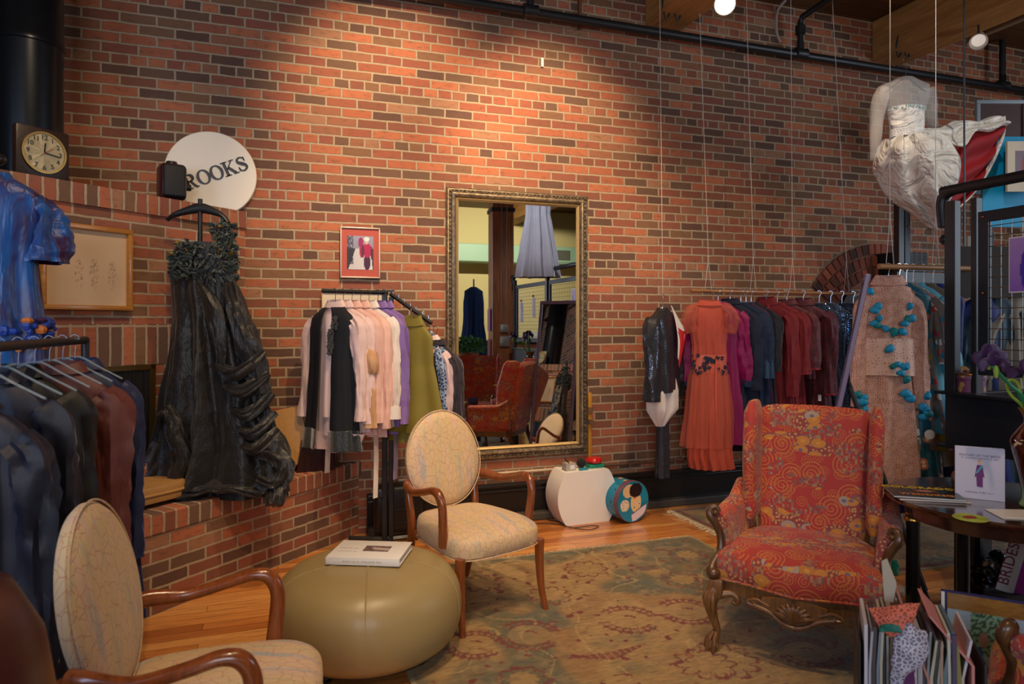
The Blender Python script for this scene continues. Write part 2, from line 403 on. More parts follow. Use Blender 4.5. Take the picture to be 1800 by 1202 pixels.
def klimt(dark=1.0):
    nm = 'red_swirl_upholstery' if dark == 1 else 'rust_swirl_upholstery'
    m = NM(nm); co = m.uv()
    red = L(178, 50, 42); gold = L(204, 134, 52)
    wp = m.noise(co, 4, 2, out=1)
    cw = m.N('ShaderNodeVectorMath', {0: co, 1: m.N('ShaderNodeVectorMath', {0: wp, 'Scale': .02}, operation='SCALE')}, operation='ADD')
    def spiral(sc, freq, rmax, loc):
        v = m.N('ShaderNodeVectorMath', {0: cw, 1: loc}, operation='ADD')
        p = m.vor(v, sc, 'F1', 'Position', .75)
        d = m.N('ShaderNodeVectorMath', {0: v, 1: p}, operation='SUBTRACT'); sx = m.N('ShaderNodeSeparateXYZ', {0: d}, out=None)
        r = m.N('ShaderNodeVectorMath', {0: m.N('ShaderNodeCombineXYZ', {0: sx.outputs[0], 1: sx.outputs[1], 2: 0})}, out=1, operation='LENGTH')
        a = m.M('DIVIDE', m.M('ARCTAN2', sx.outputs[1], sx.outputs[0]), 2*pi)
        f = m.M('FRACT', m.M('ADD', m.M('MULTIPLY', r, freq), a)); ln = m.M('LESS_THAN', m.M('ABSOLUTE', m.M('SUBTRACT', f, .5)), .12)
        return m.M('MULTIPLY', ln, m.M('LESS_THAN', r, rmax))
    sp = m.M('MAXIMUM', spiral(7, 56, .066, (0, 0, 0)), spiral(14, 90, .028, (.33, .21, 0)))
    c = m.mix(m.M('MULTIPLY', sp, .8), red, gold)
    n1 = m.noise(m.uv((1, 1.5, 1), (3, 1, 0)), 3.6, 2); n2 = m.noise(m.uv((1, 1.7, 1), (7, 4, 0)), 6, 3, .7)
    # mosaic zone
    fl = m.N('ShaderNodeVectorMath', {0: m.uv((95, 80, 1))}, operation='FLOOR'); wn = m.N('ShaderNodeTexWhiteNoise', {0: fl}, noise_dimensions='2D')
    mo = m.ramp(wn, [(0, red), (.3, L(160, 100, 84)), (.5, L(124, 92, 86)), (.68, L(172, 128, 84)), (.86, L(150, 60, 50))], 'CONSTANT')
    n2b = m.noise(m.N('ShaderNodeVectorMath', {0: fl, 1: (.045, .085, 1)}, operation='MULTIPLY'), 1.0, 2)
    c = m.mix(m.M('GREATER_THAN', n2b, .54), c, mo)
    # disc zone
    zn = m.M('GREATER_THAN', n1, .55); gr = m.mix(zn, c, L(150, 58, 52)); c2 = gr
    d3 = m.vor(cw, 55, rnd=.9); c2 = m.mix(m.M('LESS_THAN', d3, .3), c2, L(196, 150, 90))
    d2 = m.vor(m.uv((.8, 1.15, 1)), 15, rnd=.9); q = m.vor(m.uv((.8, 1.15, 1)), 15, 'F1', 'Color', .9)
    c2 = m.mix(m.M('LESS_THAN', d2, .46), c2, L(120, 84, 96))
    c2 = m.mix(m.M('LESS_THAN', d2, .41), c2, m.ramp(m.N('ShaderNodeSeparateColor', {0: q}), [(0, L(204, 132, 46)), (.62, L(190, 120, 50)), (.8, L(170, 150, 130))], 'CONSTANT'))
    c2 = m.mix(m.M('LESS_THAN', d2, .13), c2, m.ramp(m.N('ShaderNodeSeparateColor', {0: q}, out=1), [(0, L(214, 150, 60)), (.6, L(110, 96, 130))], 'CONSTANT'))
    c = m.mix(zn, c, c2); c = m.mix(m.M('MULTIPLY', m.noise(co, 500), .35), c, L(96, 34, 30))
    m.bump(m.noise(co, 900, 1), .15, .002); return m.fin(c, .72, Sheen_Weight=.15)
def linefab():
    m = NM('beige_crackle_upholstery'); co = m.uv()
    n = m.noise(m.uv((9, 1.5, 1)), 1.6, 3); b = m.ramp(n, [(.32, L(176, 166, 150)), (.45, L(200, 174, 128)), (.58, L(204, 172, 142)), (.7, L(160, 162, 158))])
    e1 = m.M('LESS_THAN', m.vor(m.uv((1.5, .8, 1)), 24, 'DISTANCE_TO_EDGE'), .024); e2 = m.M('LESS_THAN', m.vor(m.uv((1, .55, 1), (.4, .3, 0), .5), 30, 'DISTANCE_TO_EDGE'), .022)
    c = m.mix(m.M('MULTIPLY', e1, .65), b, L(176, 96, 74)); c = m.mix(m.M('MULTIPLY', e2, .55), c, L(150, 120, 118))
    m.bump(m.noise(co, 700, 1), .12, .002); return m.fin(c, .68, Sheen_Weight=.1)
FLOOR = floor_mat(); KL = klimt(); LF = linefab()
BLACKM = plain('black_painted_steel', L(30, 31, 34), .42, 0, .1)
DARKW = plain('black_painted_wood', L(26, 24, 24), .35, 0, .1)
CHROME = metal('chrome_wire', L(200, 200, 205), .22)
MAHO = wood('mahogany_wood', L(84, 38, 14), L(150, 78, 34), 5, .28, .5, 'z')
WALNUT = wood('walnut_wood', L(48, 28, 14), L(104, 66, 34), 5, .38, .4, 'z')
PINE = wood('pine_wood', L(120, 76, 34), L(172, 118, 60), 4, .5, .1, 'x')
CLEAR = plain('clear_plastic', (.40, .52, .60, 1), .15, 0, Alpha=.3)
WHITE = plain('white_paint', L(226, 220, 212), .55)
# ---------------------------------------------------------------- room shell
CEIL = 4.32; XL, XR, YF = -3.6, 9.2, -6.2
def struct(name, b, m, **k): return tag(b.done(name, m, **k), kind='structure')
struct('floor', B().box(((XL+XR)/2, (D+YF)/2, -.05), (XR-XL, D-YF, .1)), FLOOR, smooth=False)
struct('wall_back', B().box(((XL+XR)/2, D+.15, CEIL/2), (XR-XL+.4, .3, CEIL+.3)), MB_['brick'], smooth=False)
CREAM = plain('cream_plaster', L(226, 214, 160), .8, 0, .1, 40)
struct('wall_front', B().box(((XL+XR)/2, YF-.1, CEIL/2), (XR-XL, .2, CEIL)), CREAM, smooth=False)
struct('wall_left', B().box((XL-.1, (D+YF)/2, CEIL/2), (.2, D-YF, CEIL)), plain('dark_wall_paint', L(58, 46, 40), .8), smooth=False)
struct('wall_right', B().box((XR+.1, (D+YF)/2, CEIL/2), (.2, D-YF, CEIL)), plain('dark_red_wall_paint', L(88, 62, 50), .8), smooth=False)
DECK = NM('timber_ceiling_deck'); co = DECK.uv(); n_ = DECK.noise(DECK.uv((1, 14, 1)), 3, 4)
bk = DECK.N('ShaderNodeTexBrick', {'Vector': co, 'Color1': L(112, 78, 44), 'Color2': L(84, 56, 32), 'Mortar': L(30, 20, 12), 'Scale': 1, 'Mortar Size': .004, 'Brick Width': 3.1, 'Row Height': .14})
DECK = DECK.fin(DECK.mix(DECK.M('MULTIPLY', n_, .5), bk, L(70, 44, 24)), .6)
struct('ceiling', B().box(((XL+XR)/2, (D+YF)/2, CEIL+.05), (XR-XL, D-YF, .1)), DECK, smooth=False)
BEAM = wood('fir_beam_wood', L(138, 92, 46), L(186, 136, 76), 3, .6, 0, 'y')
# two laminated beams at the wall and three more across the shop
for i, x in enumerate((2.85, 5.25, -2.0, .42)):
    b = B(); xx = x+.17; y1 = D-.005 if i < 3 else -2.5
    b.box((xx, (y1+YF)/2 if i < 3 else (y1+YF)/2, CEIL-.19), (.34, y1-YF-.01, .37), bev=.008)
    o = struct('trim_%d' % (i+1), b, BEAM, smooth=False)
    if i < 2:
        b = B()
        for dx in (.10, .2):
            b.tube([(x+dx-.09, D-.30, CEIL-.22), (x+dx-.10, D-.28, CEIL-.33), (x+dx-.05, D-.26, CEIL-.42), (x+dx, D-.26, CEIL-.30)], .008, 6, n=4)
        tag(b.done('hook', BLACKM), 'black iron hooks under the %s timber beam at the brick wall' % ('left' if i == 0 else 'right'), 'hook')
# black base panel of the brick wall with cap and toe strip
b = B(); x0, x1 = .60, XR
b.box(((x0+x1)/2, D-.022, .135), (x1-x0, .044, .27)); b.box(((x0+x1)/2, D-.032, .272), (x1-x0, .064, .022), bev=.006)
b.box(((x0+x1)/2, D-.028, .232), (x1-x0, .056, .014), bev=.004)
struct('baseboard_back', b, DARKW)
struct('trim_5', B().box(((x0+x1)/2, D-.06, .03), (x1-x0, .10, .06), bev=.01), plain('dusty_grey_metal', L(70, 62, 56), .6, 0, .2), smooth=False)
# heater cover: taller black piece by the hearth
t = thing('heater_cover', 'low black metal heater cover on the floor beside the brick hearth', 'heater', (.80, D-.15, 0))
b = B().box((0, 0, .20), (.34, .16, .34), bev=.03, seg=3); b.done('cover', DARKW, t)
b = B(); 
for i in range(3): b.box((0, -.082, .12+i*.09), (.28, .006, .012))
b.done('slat', BLACKM, t)
for s_ in (-1, 1): B().box((s_*.12, 0, .02), (.04, .14, .04)).done('foot', BLACKM, t)
# conduit along the base of the wall
a = W(700, 835, .03); c = W(1190, 806, .03); b = B().tube([(a.x, a.y, .365), (2.05, a.y, .362)], .011, 8)
tag(b.done('conduit', plain('cream_pipe_paint', L(200, 178, 150), .5)), 'thin cream conduit running along the brick wall under the mirror', 'pipe')
b = B().tube([(2.06, a.y, .365), (c.x+.1, a.y, .362)], .012, 8)
for x in (2.1, 2.7, 3.2): b.box((x, a.y, .362), (.03, .035, .03), bev=.004)
tag(b.done('conduit', plain('brown_pipe_paint', L(104, 74, 58), .5)), 'brown conduit running along the brick wall right of the mirror', 'pipe')
# fire sprinkler main with couplings and a drop branch
t = thing('sprinkler_pipe', 'long black sprinkler pipe under the beams along the top of the brick wall', 'pipe', (0, D-.14, 3.85))
B().tube([(XL+.5, 0, 0), (XR-.02, 0, -.02)], .034, 12).done('pipe', BLACKM, t)
for px in (932, 1407, 1762):
    x = W(px, 80, .14).x
    b = B().tube([(x-.06, 0, 0), (x-.055, 0, 0), (x-.03, 0, 0), (x+.03, 0, 0), (x+.055, 0, 0), (x+.06, 0, 0)], [.04, .05, .046, .046, .05, .04], 12)
    b.tube([(x, 0, 0), (x, 0, .10)], .03, 10); b.done('coupling', BLACKM, t)
x = W(1407, 80, .14).x
B().tube([(x, 0, .03), (x, 0, .27), (x, -.02, .31), (x+.05, -.3, .36), (x+.30, -2.2, .40)], .026, 10).done('branch', BLACKM, t)
B().tube([(x, 0, .16), (x, 0, .17), (x, 0, .24), (x, 0, .25)], [.03, .042, .042, .03], 10).done('coupling', BLACKM, t)
x = W(932, 20, .14).x; B().tube([(x, 0, 0), (x, 0, .4)], .024, 10).done('branch', BLACKM, t)
x = W(1762, 20, .14).x; B().tube([(x, 0, 0), (x, 0, .45)], .03, 10).done('branch', BLACKM, t)
b = B().box((W(1019, 20, .02).x, D-.02, 4.05), (.025, .03, .45)); tag(b.done('wall_pipe', plain('rust_pipe', L(110, 66, 44), .6)), 'short rust brown pipe standing on the brick wall above the sprinkler pipe', 'pipe')
b = B().box(W(953, 110, .01), (.022, .02, .07), bev=.004); tag(b.done('wall_plug', WHITE), 'small white plug set in the brick wall high above the mirror', 'wall plug')
# metal bracket between the beams
p = W(1370, 45, .25); b = B().tube([p+Vector((.06, 0, .22)), p+Vector((-.02, 0, .12)), p+Vector((-.03, 0, -.05)), p+Vector((.01, 0, -.14))], .012, 8, n=5)
tag(b.done('cable_loop', plain('grey_cable', L(150, 140, 136), .4)), 'grey curved cable dangling from the ceiling above the sprinkler pipe', 'cable')
# segmental brick arch on the back wall
b = B(); ac = W(1545, 640); R0 = .70; rnd = random.Random(4)
AR = [NM('x') for _ in ()]
pal = [L(150, 78, 58), L(128, 66, 50), L(104, 62, 50), L(172, 92, 62), L(70, 48, 44)]
archm = [plain('arch_brick_%s' % n, c, .85, 0, .4, 60) for n, c in zip(('red', 'deep_red', 'brown', 'orange', 'dark'), pal)]
for ring in range(3):
    r = R0+ring*.112; n = int(radians(110)*r/.0725)
    for k in range(n):
        an = radians(35)+radians(110)*(k+.5)/n
        M_ = Matrix.Translation((ac.x+cos(an)*r, D-.012, 1.27+sin(an)*r)) @ Matrix.Rotation(-(an-pi/2), 4, 'Y')
        b.box((0, 0, 0), (.062, .03, .1), M=M_, bev=.005, seg=1, mi=rnd.choice((0, 0, 1, 1, 2, 2, 3, 4)))
struct('trim_6', b, archm, smooth=False)
b = B(); pts = [(R0-.06, 0)]; 
b.prism([(ac.x+cos(radians(a_))*(R0+.29), 1.27+sin(radians(a_))*(R0+.29)) for a_ in range(35, 146, 5)]+[(ac.x+cos(radians(a_))*(R0-.065), 1.27+sin(radians(a_))*(R0-.065)) for a_ in range(145, 34, -5)], D-.004, D+.02)
struct('trim_7', b, plain('grey_mortar', L(142, 120, 98), .9, 0, .3), smooth=False)
# dark grille in the arch
t = thing('arch_grille', 'dark arched grille of upright pipes in the brick wall beyond the dress rod', 'grille', (W(1497, 540).x, D-.05, 1.45))
B().prism([(-.16, -.3), (.16, -.3), (.16, .22), (.1, .31), (0, .35), (-.1, .31), (-.16, .22)], 0, .04).done('back_panel', plain('dark_grille_wood', L(52, 34, 26), .5), t)
b = B()
for i in range(7): b.tube([(-.11+i*.036, -.02, -.28), (-.11+i*.036, -.02, .24-abs(i-3)*.02)], .013, 8)
b.done('grille_pipe', plain('pewter', L(140, 134, 120), .35, .7), t)

# ---------------------------------------------------------------- corner fireplace and hearth
LEN = 3.0; HF = .50; HZ = .52; LZ = 2.25
t = thing('fireplace', 'red brick corner fireplace with raised hearth bench and black fire screen', 'fireplace', (FO.x, FO.y-.01, 0), FANG)
def lf(px, py, off=0):     # photo point on the face -> fireplace local coordinates (x along, y = -off, z)
    p = Fp(px, py, off); d = p-Vector((FO.x, FO.y-.01, 0)); return Vector((d.dot(FU), -d.dot(FN), p.z))
fx1 = lf(270, 700).x; fx0 = fx1-1.05; fz0, fz1 = .72, 1.26
b = B()
def blk(b, x0, x1, y0, y1, z0, z1, **k): b.box(((x0+x1)/2, (y0+y1)/2, (z0+z1)/2), (x1-x0, y1-y0, z1-z0), **k)
blk(b, fx1, 0.0, 0, .05, 0, LZ-.11); blk(b, -LEN, fx0, 0, .5, 0, LZ-.11); blk(b, fx0, fx1, 0, .5, 0, fz0); blk(b, fx0, fx1, 0, .5, fz1+.23, LZ-.11)
blk(b, fx1, -.52, .04, .5, 0, LZ-.11)
b.done('brick_body', MB_['brickf'], t, smooth=False)
b = B(); blk(b, -LEN, -.0, -.018, .05, LZ-.112, LZ); b.done('mantel_course', MB_['soldier'], t, smooth=False, uvoff=(0, .02))
b = B(); pts = [(-LEN, 1.6), (-LEN, 0.0), (0, 0.0)]
v = [b.bm.verts.new(q) for q in ((-LEN, -.018, LZ), (-.01, -.018, LZ), (-.55, .52, LZ), (-LEN, 1.4, LZ))]; b.bm.faces.new(v)
b.done('mantel_top', MB_['brickf'], t, smooth=False)
b = B(); blk(b, fx0-.2, fx1+.16, -.006, .3, fz1, fz1+.235); b.done('lintel', MB_['soldier'], t, smooth=False, uvoff=(0, .125))
b = B(); blk(b, fx0, fx1, .02, .5, fz0, fz1); b.done('firebox', plain('soot_black', L(16, 14, 13), .9), t, smooth=False)
b = B(); blk(b, fx0, fx1, -.012, .018, fz0, fz0+.03); blk(b, fx0, fx1, -.012, .018, fz1-.03, fz1)
blk(b, fx0, fx0+.03, -.012, .018, fz0, fz1); blk(b, fx1-.03, fx1, -.012, .018, fz0, fz1)
b.done('screen_frame', plain('dull_brass', L(90, 66, 30), .5, .6), t, smooth=False)
mm = NM('fire_screen_mesh'); e = mm.N('ShaderNodeTexWave', {'Vector': mm.uv(), 'Scale': 40, 'Distortion': 1}); mm.bump(e, .5, .01)
MESHM = mm.fin(mm.mix(e, L(24, 22, 20), L(46, 40, 34)), .5, .5)
b = B(); blk(b, fx0+.02, fx1-.02, .0, .008, fz0+.02, fz1-.02)
for k in range(14): blk(b, fx0+.05+k*.072, fx0+.062+k*.072, -.004, 0, fz0+.03, fz1-.03)
b.done('fire_screen', MESHM, t, smooth=False)
hx = .74+.30
hend = 0.84
b = B(); blk(b, -LEN, hend, -HF, -.001, 0, HZ-.11); b.done('hearth', MB_['brickf'], t, smooth=False, uvoff=(.1, .05))
b = B(); blk(b, -LEN, hend, -HF-.012, -.001, HZ-.11, HZ, bev=.008, seg=1); b.done('hearth_cap', MB_['soldier'], t, smooth=False, uvoff=(.02, .06))
b = B(); blk(b, -LEN, fx1+.1, -.14, -.001, HZ, fz0-.01); b.done('hearth_step', MB_['soldier'], t, smooth=False)
FPL = t
def hearth(px, py, z=HZ): return Fl(px, py, z)
# black flue on the ledge
p = V(48, 300, 3.75); b = B().lathe([(.17, 0), (.17, .76), (.178, .765), (.178, .79), (.17, .80), (.17, 2.1)], seg=40)
tag(b.done('flue_pipe', plain('black_flue_metal', L(34, 38, 44), .28, .7), loc=(p.x, p.y, LZ)), 'wide black stove flue pipe rising from the fireplace ledge to the ceiling', 'flue pipe')
# wall clock leaning on ledge
cl = Fp(76, 282, -.04); t = thing('clock', 'square dark wooden clock with a round cream dial on the fireplace ledge', 'clock', (cl.x, cl.y, LZ), FANG)
B().box((0, .02, .135), (.26, .05, .26), bev=.012).done('case', plain('dark_clock_wood', L(44, 28, 22), .4, 0, .2), t)
RX = Matrix.Rotation(pi/2, 4, 'X')
B().lathe([(.108, 0), (.108, .012), (.098, .012), (.098, .002)], seg=40, M=Matrix.Translation((0, -.004, .135)) @ RX).done('bezel', metal('brass', L(170, 130, 70), .3), t)
B().lathe([(.0005, .004), (.098, .004)], seg=40, M=Matrix.Translation((0, -.006, .135)) @ RX, cap=True).done('dial', plain('cream_dial', L(214, 200, 160), .4), t)
bk_ = plain('black_ink', L(20, 18, 18), .5)
for h in range(1, 13):
    a = pi/2-h*pi/6; text('numeral', str(h), .034, (cos(a)*.078, -.0115, .135+sin(a)*.078), bk_, t)
b = B().stroke([(0, .135), (.004, .185)], .007, -.014, -.012); b.done('hour_hand', bk_, t, smooth=False)
b = B().stroke([(0, .135), (.078, .125)], .005, -.016, -.014); b.done('minute_hand', bk_, t, smooth=False)
b = B().stroke([(-.02, .12), (.04, .165)], .002, -.018, -.016); b.done('second_hand', plain('red_hand', L(150, 30, 20), .5), t, smooth=False)
# BROOKS sign
c = W(371, 306, .05); t = thing('round_sign', 'round white shop sign with BROOKS in black serif letters on the brick wall', 'sign', (c.x, c.y, c.z))
B().lathe([(.278, 0), (.283, .006), (.283, .034), (.278, .04)], seg=72, M=Matrix.Translation((0, .04, 0)) @ RX).done('disc', plain('warm_white_board', L(236, 226, 210), .5), t)
BL = plain('sign_black', L(22, 24, 32), .35)
def glyph(ch, b, M):
    H_ = 1.0; y0, y1 = -.1, 0; th = .2; tn = .08
    def bar(x, a=0, c=1): b.stroke([(x, a), (x, c)], th, y0, y1, M=M)
    def serif(x, z, w_=.44): b.stroke([(x-w_/2, z), (x+w_/2, z)], .06, y0, y1, M=M)
    def arc(cx, cz, rx, rz, a0, a1, thick=th, n=18, thin=tn):
        pts = []; wd = []
        for i in range(n+1):
            a = radians(a0+(a1-a0)*i/n); pts.append((cx+rx*cos(a), cz+rz*sin(a))); wd.append(thin+(thick-thin)*abs(cos(a))**1.5)
        b.stroke(pts, wd, y0, y1, M=M)
    if ch in 'BR':
        bar(.2, .0, 1.0); serif(.2, .03)
        b.stroke([(.0, .97), (.42, .97)], .06, y0, y1, M=M); arc(.40, .745, .24, .22, 90, -90)
        b.stroke([(.2, .52), (.44, .52)], .06, y0, y1, M=M)
        if ch == 'B': b.stroke([(.2, .03), (.44, .03)], .06, y0, y1, M=M); arc(.42, .275, .30, .245, 90, -90)
        else: b.stroke([(.42, .52), (.62, .1), (.72, .03), (.84, .05)], [.12, .18, .12, .05], y0, y1, M=M)
    if ch == 'O': arc(.44, .5, .36, .47, 0, 360, th, 40)
    if ch == 'K':
        bar(.2); serif(.2, .03); serif(.2, .97); b.stroke([(.26, .42), (.72, .95)], .07, y0, y1, M=M); serif(.72, .97, .34)
        b.stroke([(.38, .56), (.76, .05)], .19, y0, y1, M=M); serif(.78, .03, .36)
    if ch == 'S':
        pts = catmull([(.60, .70), (.58, .86), (.36, .96), (.16, .86), (.16, .68), (.36, .53), (.56, .38), (.60, .18), (.38, .03), (.16, .10), (.10, .32)], 4)
        n = len(pts); wd = [.06+.15*max(0, 1-abs(i/n-.5)*3.2)+.03 for i in range(n)]; b.stroke(pts, wd, y0, y1, M=M)
        b.stroke([(.62, .64), (.62, .95)], .045, y0, y1, M=M); b.stroke([(.09, .05), (.09, .36)], .045, y0, y1, M=M)
adv = dict(B=.82, R=.88, O=.90, K=.96, S=.72); x = 0; tot = sum(adv[k] for k in 'BROOKS')
sc = .095; rotm = Matrix.Rotation(-radians(24), 4, 'Y')
for ch in 'BROOKS':
    b = B(); M_ = rotm @ Matrix.Translation(((x-tot/2)*sc, 0, -sc/2)) @ Matrix.Diagonal((sc, .06, sc, 1)); glyph(ch, b, Matrix.Translation((-.005, 0, -.005)) @ M_)
    b.done('letter', BL, t, smooth=False); x += adv[ch]
# speaker on the ledge
p = Fp(303, 352, -.06); t = thing('speaker', 'small dark loudspeaker on the fireplace ledge in front of the round sign', 'speaker', (p.x, p.y, LZ), .35)
B().box((0, .02, .12), (.15, .15, .22), bev=.03, seg=4).done('cabinet', plain('dark_red_plastic', L(58, 26, 28), .3), t)
B().box((.0, -.056, .12), (.125, .03, .195), bev=.014, seg=3).done('grille', plain('black_grille', L(24, 24, 26), .6, 0, .4, 500), t)
B().lathe([(.0, .03), (.03, .025), (.038, 0)], (0, .02, .225), 16).done('cap', BLACKM, t)
b = B().lathe([(.02, 0), (.02, .03), (.002, .035)], (0, 0, 0), 14, M=Matrix.Translation((.08, .02, .1)) @ Matrix.Rotation(pi/2, 4, 'Y')); b.done('knob', BLACKM, t)
B().box((0, .02, .008), (.08, .1, .016)).done('foot', BLACKM, t)
# framed sketch on the fireplace
a = lf(75, 390, .03); c = lf(229, 546, .03); cx, cz = (a.x+c.x)/2-.0, (lf(229, 405, .03).z+lf(229, 546, .03).z)/2
fw_ = 2*(c.x-a.x)/2; fh = lf(229, 405, .03).z-lf(229, 546, .03).z
fr = Fp(152, 470, .02); t = thing('framed_sketch', 'pencil sketch of three bonneted figures in a yellow wooden frame on the fireplace', 'picture', (fr.x, fr.y, cz), FANG)
def frame(t, w_, h_, bw, dep, mat, name='frame', bev=.004):
    b = B()
    b.box((0, -dep/2, h_/2-bw/2), (w_, dep, bw), bev=bev); b.box((0, -dep/2, -h_/2+bw/2), (w_, dep, bw), bev=bev)
    b.box((-w_/2+bw/2, -dep/2, 0), (bw, dep, h_-2*bw), bev=bev); b.box((w_/2-bw/2, -dep/2, 0), (bw, dep, h_-2*bw), bev=bev)
    return b.done(name, mat, t)
frame(t, fw_+.02, fh, .026, .035, wood('honey_frame_wood', L(150, 92, 30), L(196, 132, 52), 5, .35, .4, 'x'))
def sk(u, v):
    c = lerp(L(214, 184, 148)[:3], L(190, 156, 120)[:3], .4+.4*noise.noise(Vector((u*3, v*3, 0))))
    for cx_, s_ in ((.40, 1), (.58, 1.1), (.80, 1)):
        du = (u-cx_)/.055/s_; dv = (v-.42)/.20/s_; r = du*du+dv*dv
        if r < 1.3:
            q = abs(noise.noise(Vector((u*26, v*22, cx_*9)))); k = sm(.16, .0, q)*sm(1.3, .3, r)*.75; c = lerp(c, L(92, 78, 66)[:3], k)
    return c
picture('sketch_paper', fw_-.02, fh-.04, 90, 60, sk, t, y=-.010, rough=.8)
# framed runway photo
def fpic(name, lab, px0, py0, px1, py1, off, framem, matm, fn, bw=.012, inset=(.5, .62), dz=0):
    a = W(px0, py0, off); c = W(px1, py1, off); ww = c.x-a.x; m_ = W((px0+px1)/2, (py0+py1)/2, off); hh = (py1-py0)/1200*(FW.dot(Vector((m_.x, m_.y, 0))))
    t = thing(name, lab, 'picture', (m_.x, m_.y, m_.z)); frame(t, ww, hh, bw, .022, framem)
    B().box((0, -.008, 0), (ww-.01, .006, hh-.01)).done('mat_board', matm, t, smooth=False)
    picture('print', ww*inset[0], hh*inset[1], 48, 60, fn, t, y=-.0125, z0=dz); return t, ww, hh
def runway(u, v):
    c = lerp((.16, .17, .23), (.30, .30, .40), v)
    if v < .62:
        e = .32*(1-v/.62); c = lerp((.5, .47, .50), (.62, .6, .62), u) if .04+.28*(v/.62) < u < .97-.1*v else (.03, .03, .04)
    if u < .25 and v > .15 and abs(noise.noise(Vector((u*14, v*20, 2)))) > .12: c = (.03, .02, .04)
    def bl(cx, cz, rx, rz): return ((u-cx)/rx)**2+((v-cz)/rz)**2 < 1
    if bl(.52, .80, .10, .16): c = (.30, .02, .12)
    if bl(.55, .55, .08, .2): c = (.3, .02, .1)
    if bl(.76, .22, .13, .24): c = (.06, .015, .05)
    if bl(.76, .58, .17, .22): c = (.40, .015, .09)
    if bl(.60, .55, .05, .2) or bl(.93, .5, .04, .2): c = (.12, .02, .03)
    if bl(.74, .82, .07, .06): c = (.6, .38, .28)
    if bl(.74, .91, .10, .07): c = (.75, .72, .7)
    return c
SILV = plain('pale_silver_frame', L(206, 190, 172), .35, .3)
fpic('framed_runway_photo', 'small runway photo in a dusty pink mat, hung on the brick wall', 598, 400, 668, 489, .012, SILV, plain('dusty_pink_mat', L(176, 82, 72), .8), runway, .010, (.66, .66))
def abstract(u, v):
    c = lerp((.75, .22, .05), (.8, .38, .12), .5+.8*noise.noise(Vector((u*3, v*3, 4))))
    if ((u-.62)/.08)**2+((v-.7)/.10)**2 < 1: c = (.55, .3, .2)
    if .5 < u < .72 and v < .62: c = (.08, .02, .03)
    if u < .2 and v < .8: c = (.5, .12, .04)
    return c
fpic('framed_orange_print', 'orange print in a thin pale frame on the brick wall behind the clothes rack', 566, 514, 686, 650, .02, plain('pale_wood_frame', L(196, 158, 112), .5), plain('cream_mat', L(214, 200, 176), .8), abstract, .007, (.72, .76), -.03)
# ---------------------------------------------------------------- big mirror
mx0, mx1, mz0, mz1 = 1.176, 2.326, .471, 2.508
t = thing('wall_mirror', 'tall rectangular wall mirror in a ribbed bronze and gold frame on the brick wall', 'mirror', ((mx0+mx1)/2, D-.005, (mz0+mz1)/2), 0)
GOLD = NM('antique_gold_frame'); co = GOLD.uv(obj=True); gn = GOLD.noise(co, 40, 4); gw = GOLD.N('ShaderNodeTexWave', {'Vector': co, 'Scale': 30, 'Distortion': .4}, bands_direction='Z')
gw2 = GOLD.N('ShaderNodeTexWave', {'Vector': co, 'Scale': 30, 'Distortion': .4}, bands_direction='X'); GOLD.bump(GOLD.M('MULTIPLY', gw, gw2), .35, .004)
GOLD = GOLD.fin(GOLD.ramp(gn, [(.3, L(84, 72, 60)), (.6, L(142, 124, 100)), (.8, L(180, 160, 130))]), .38, .65)
GI = plain('pale_gold_lip', L(186, 156, 104), .4, .5)
def mitre(b, w_, h_, prof, mi=0):
    """picture frame swept round a rectangle: prof points (inset, depth)"""
    rings = []
    for sx, sz in ((-1, -1), (1, -1), (1, 1), (-1, 1), (-1, -1)):
        rings.append([Vector((sx*(w_/2-i), -d_, sz*(h_/2-i))) for i, d_ in prof])
    b.quadstrip(rings, True, False, mi); return b
ww, hh = mx1-mx0, mz1-mz0
b = mitre(B(), ww, hh, [(0, 0), (0, .022), (.008, .034), (.018, .036), (.024, .026), (.032, .026), (.040, .040), (.052, .046), (.062, .042), (.07, .03), (.075, .02), (.075, 0)])
b.done('frame', GOLD, t, angle=25)
b = mitre(B(), ww-.15, hh-.15, [(0, .0), (0, .024), (.006, .03), (.016, .022), (.022, .012), (.022, 0)]); b.done('frame_lip', GI, t, angle=25)
b = B()
n = 62
for k in range(n):
    z = -hh/2+.02+k*(hh-.04)/(n-1)
    for sx in (-1, 1): b.sphere((sx*(ww/2-.028), -.03, z), (.007, .007, .011), 6, 4)
for k in range(36):
    xx = -ww/2+.03+k*(ww-.06)/35
    for sz in (-1, 1): b.sphere((xx, -.03, sz*(hh/2-.028)), (.011, .007, .007), 6, 4)
b.done('beading', GOLD, t)
B().box((0, -.008, 0), (ww-.19, .006, hh-.19)).done('mirror_glass', plain('mirror_silver', (.86, .88, .88, 1), .0, 1), t, smooth=False)
# yardstick with clip
a = W(1037, 690, .03); c = W(1036, 832, .05)
t = thing('yardstick', 'yellow wooden yardstick standing against the brick wall right of the mirror', 'ruler', (a.x, D-.03, .36))
b = B().box((0, 0, (a.z-.36)/2), (.030, .006, a.z-.36), bev=.001); 
b.done('stick', wood('yellow_stick_wood', L(170, 110, 30), L(204, 146, 56), 6, .4, .3, 'z'), t)
b = B(); 
for k in range(24): b.box((.008 if k % 2 else .006, -.0035, .02+k*.025), (.012 if k % 4 == 0 else .007, .001, .0015))
b.done('marking', bk_, t, smooth=False)
b = B(); b.box((0, -.01, .45), (.036, .02, .05), bev=.004); b.lathe([(.002, 0), (.022, .0), (.022, .03), (.002, .03)], seg=16, M=Matrix.Translation((0, -.005, .36)) @ Matrix.Rotation(pi/2, 4, 'X'))
b.done('marker_clip', plain('clip_plastic', L(120, 96, 80), .1, 0, Alpha=.6), t)
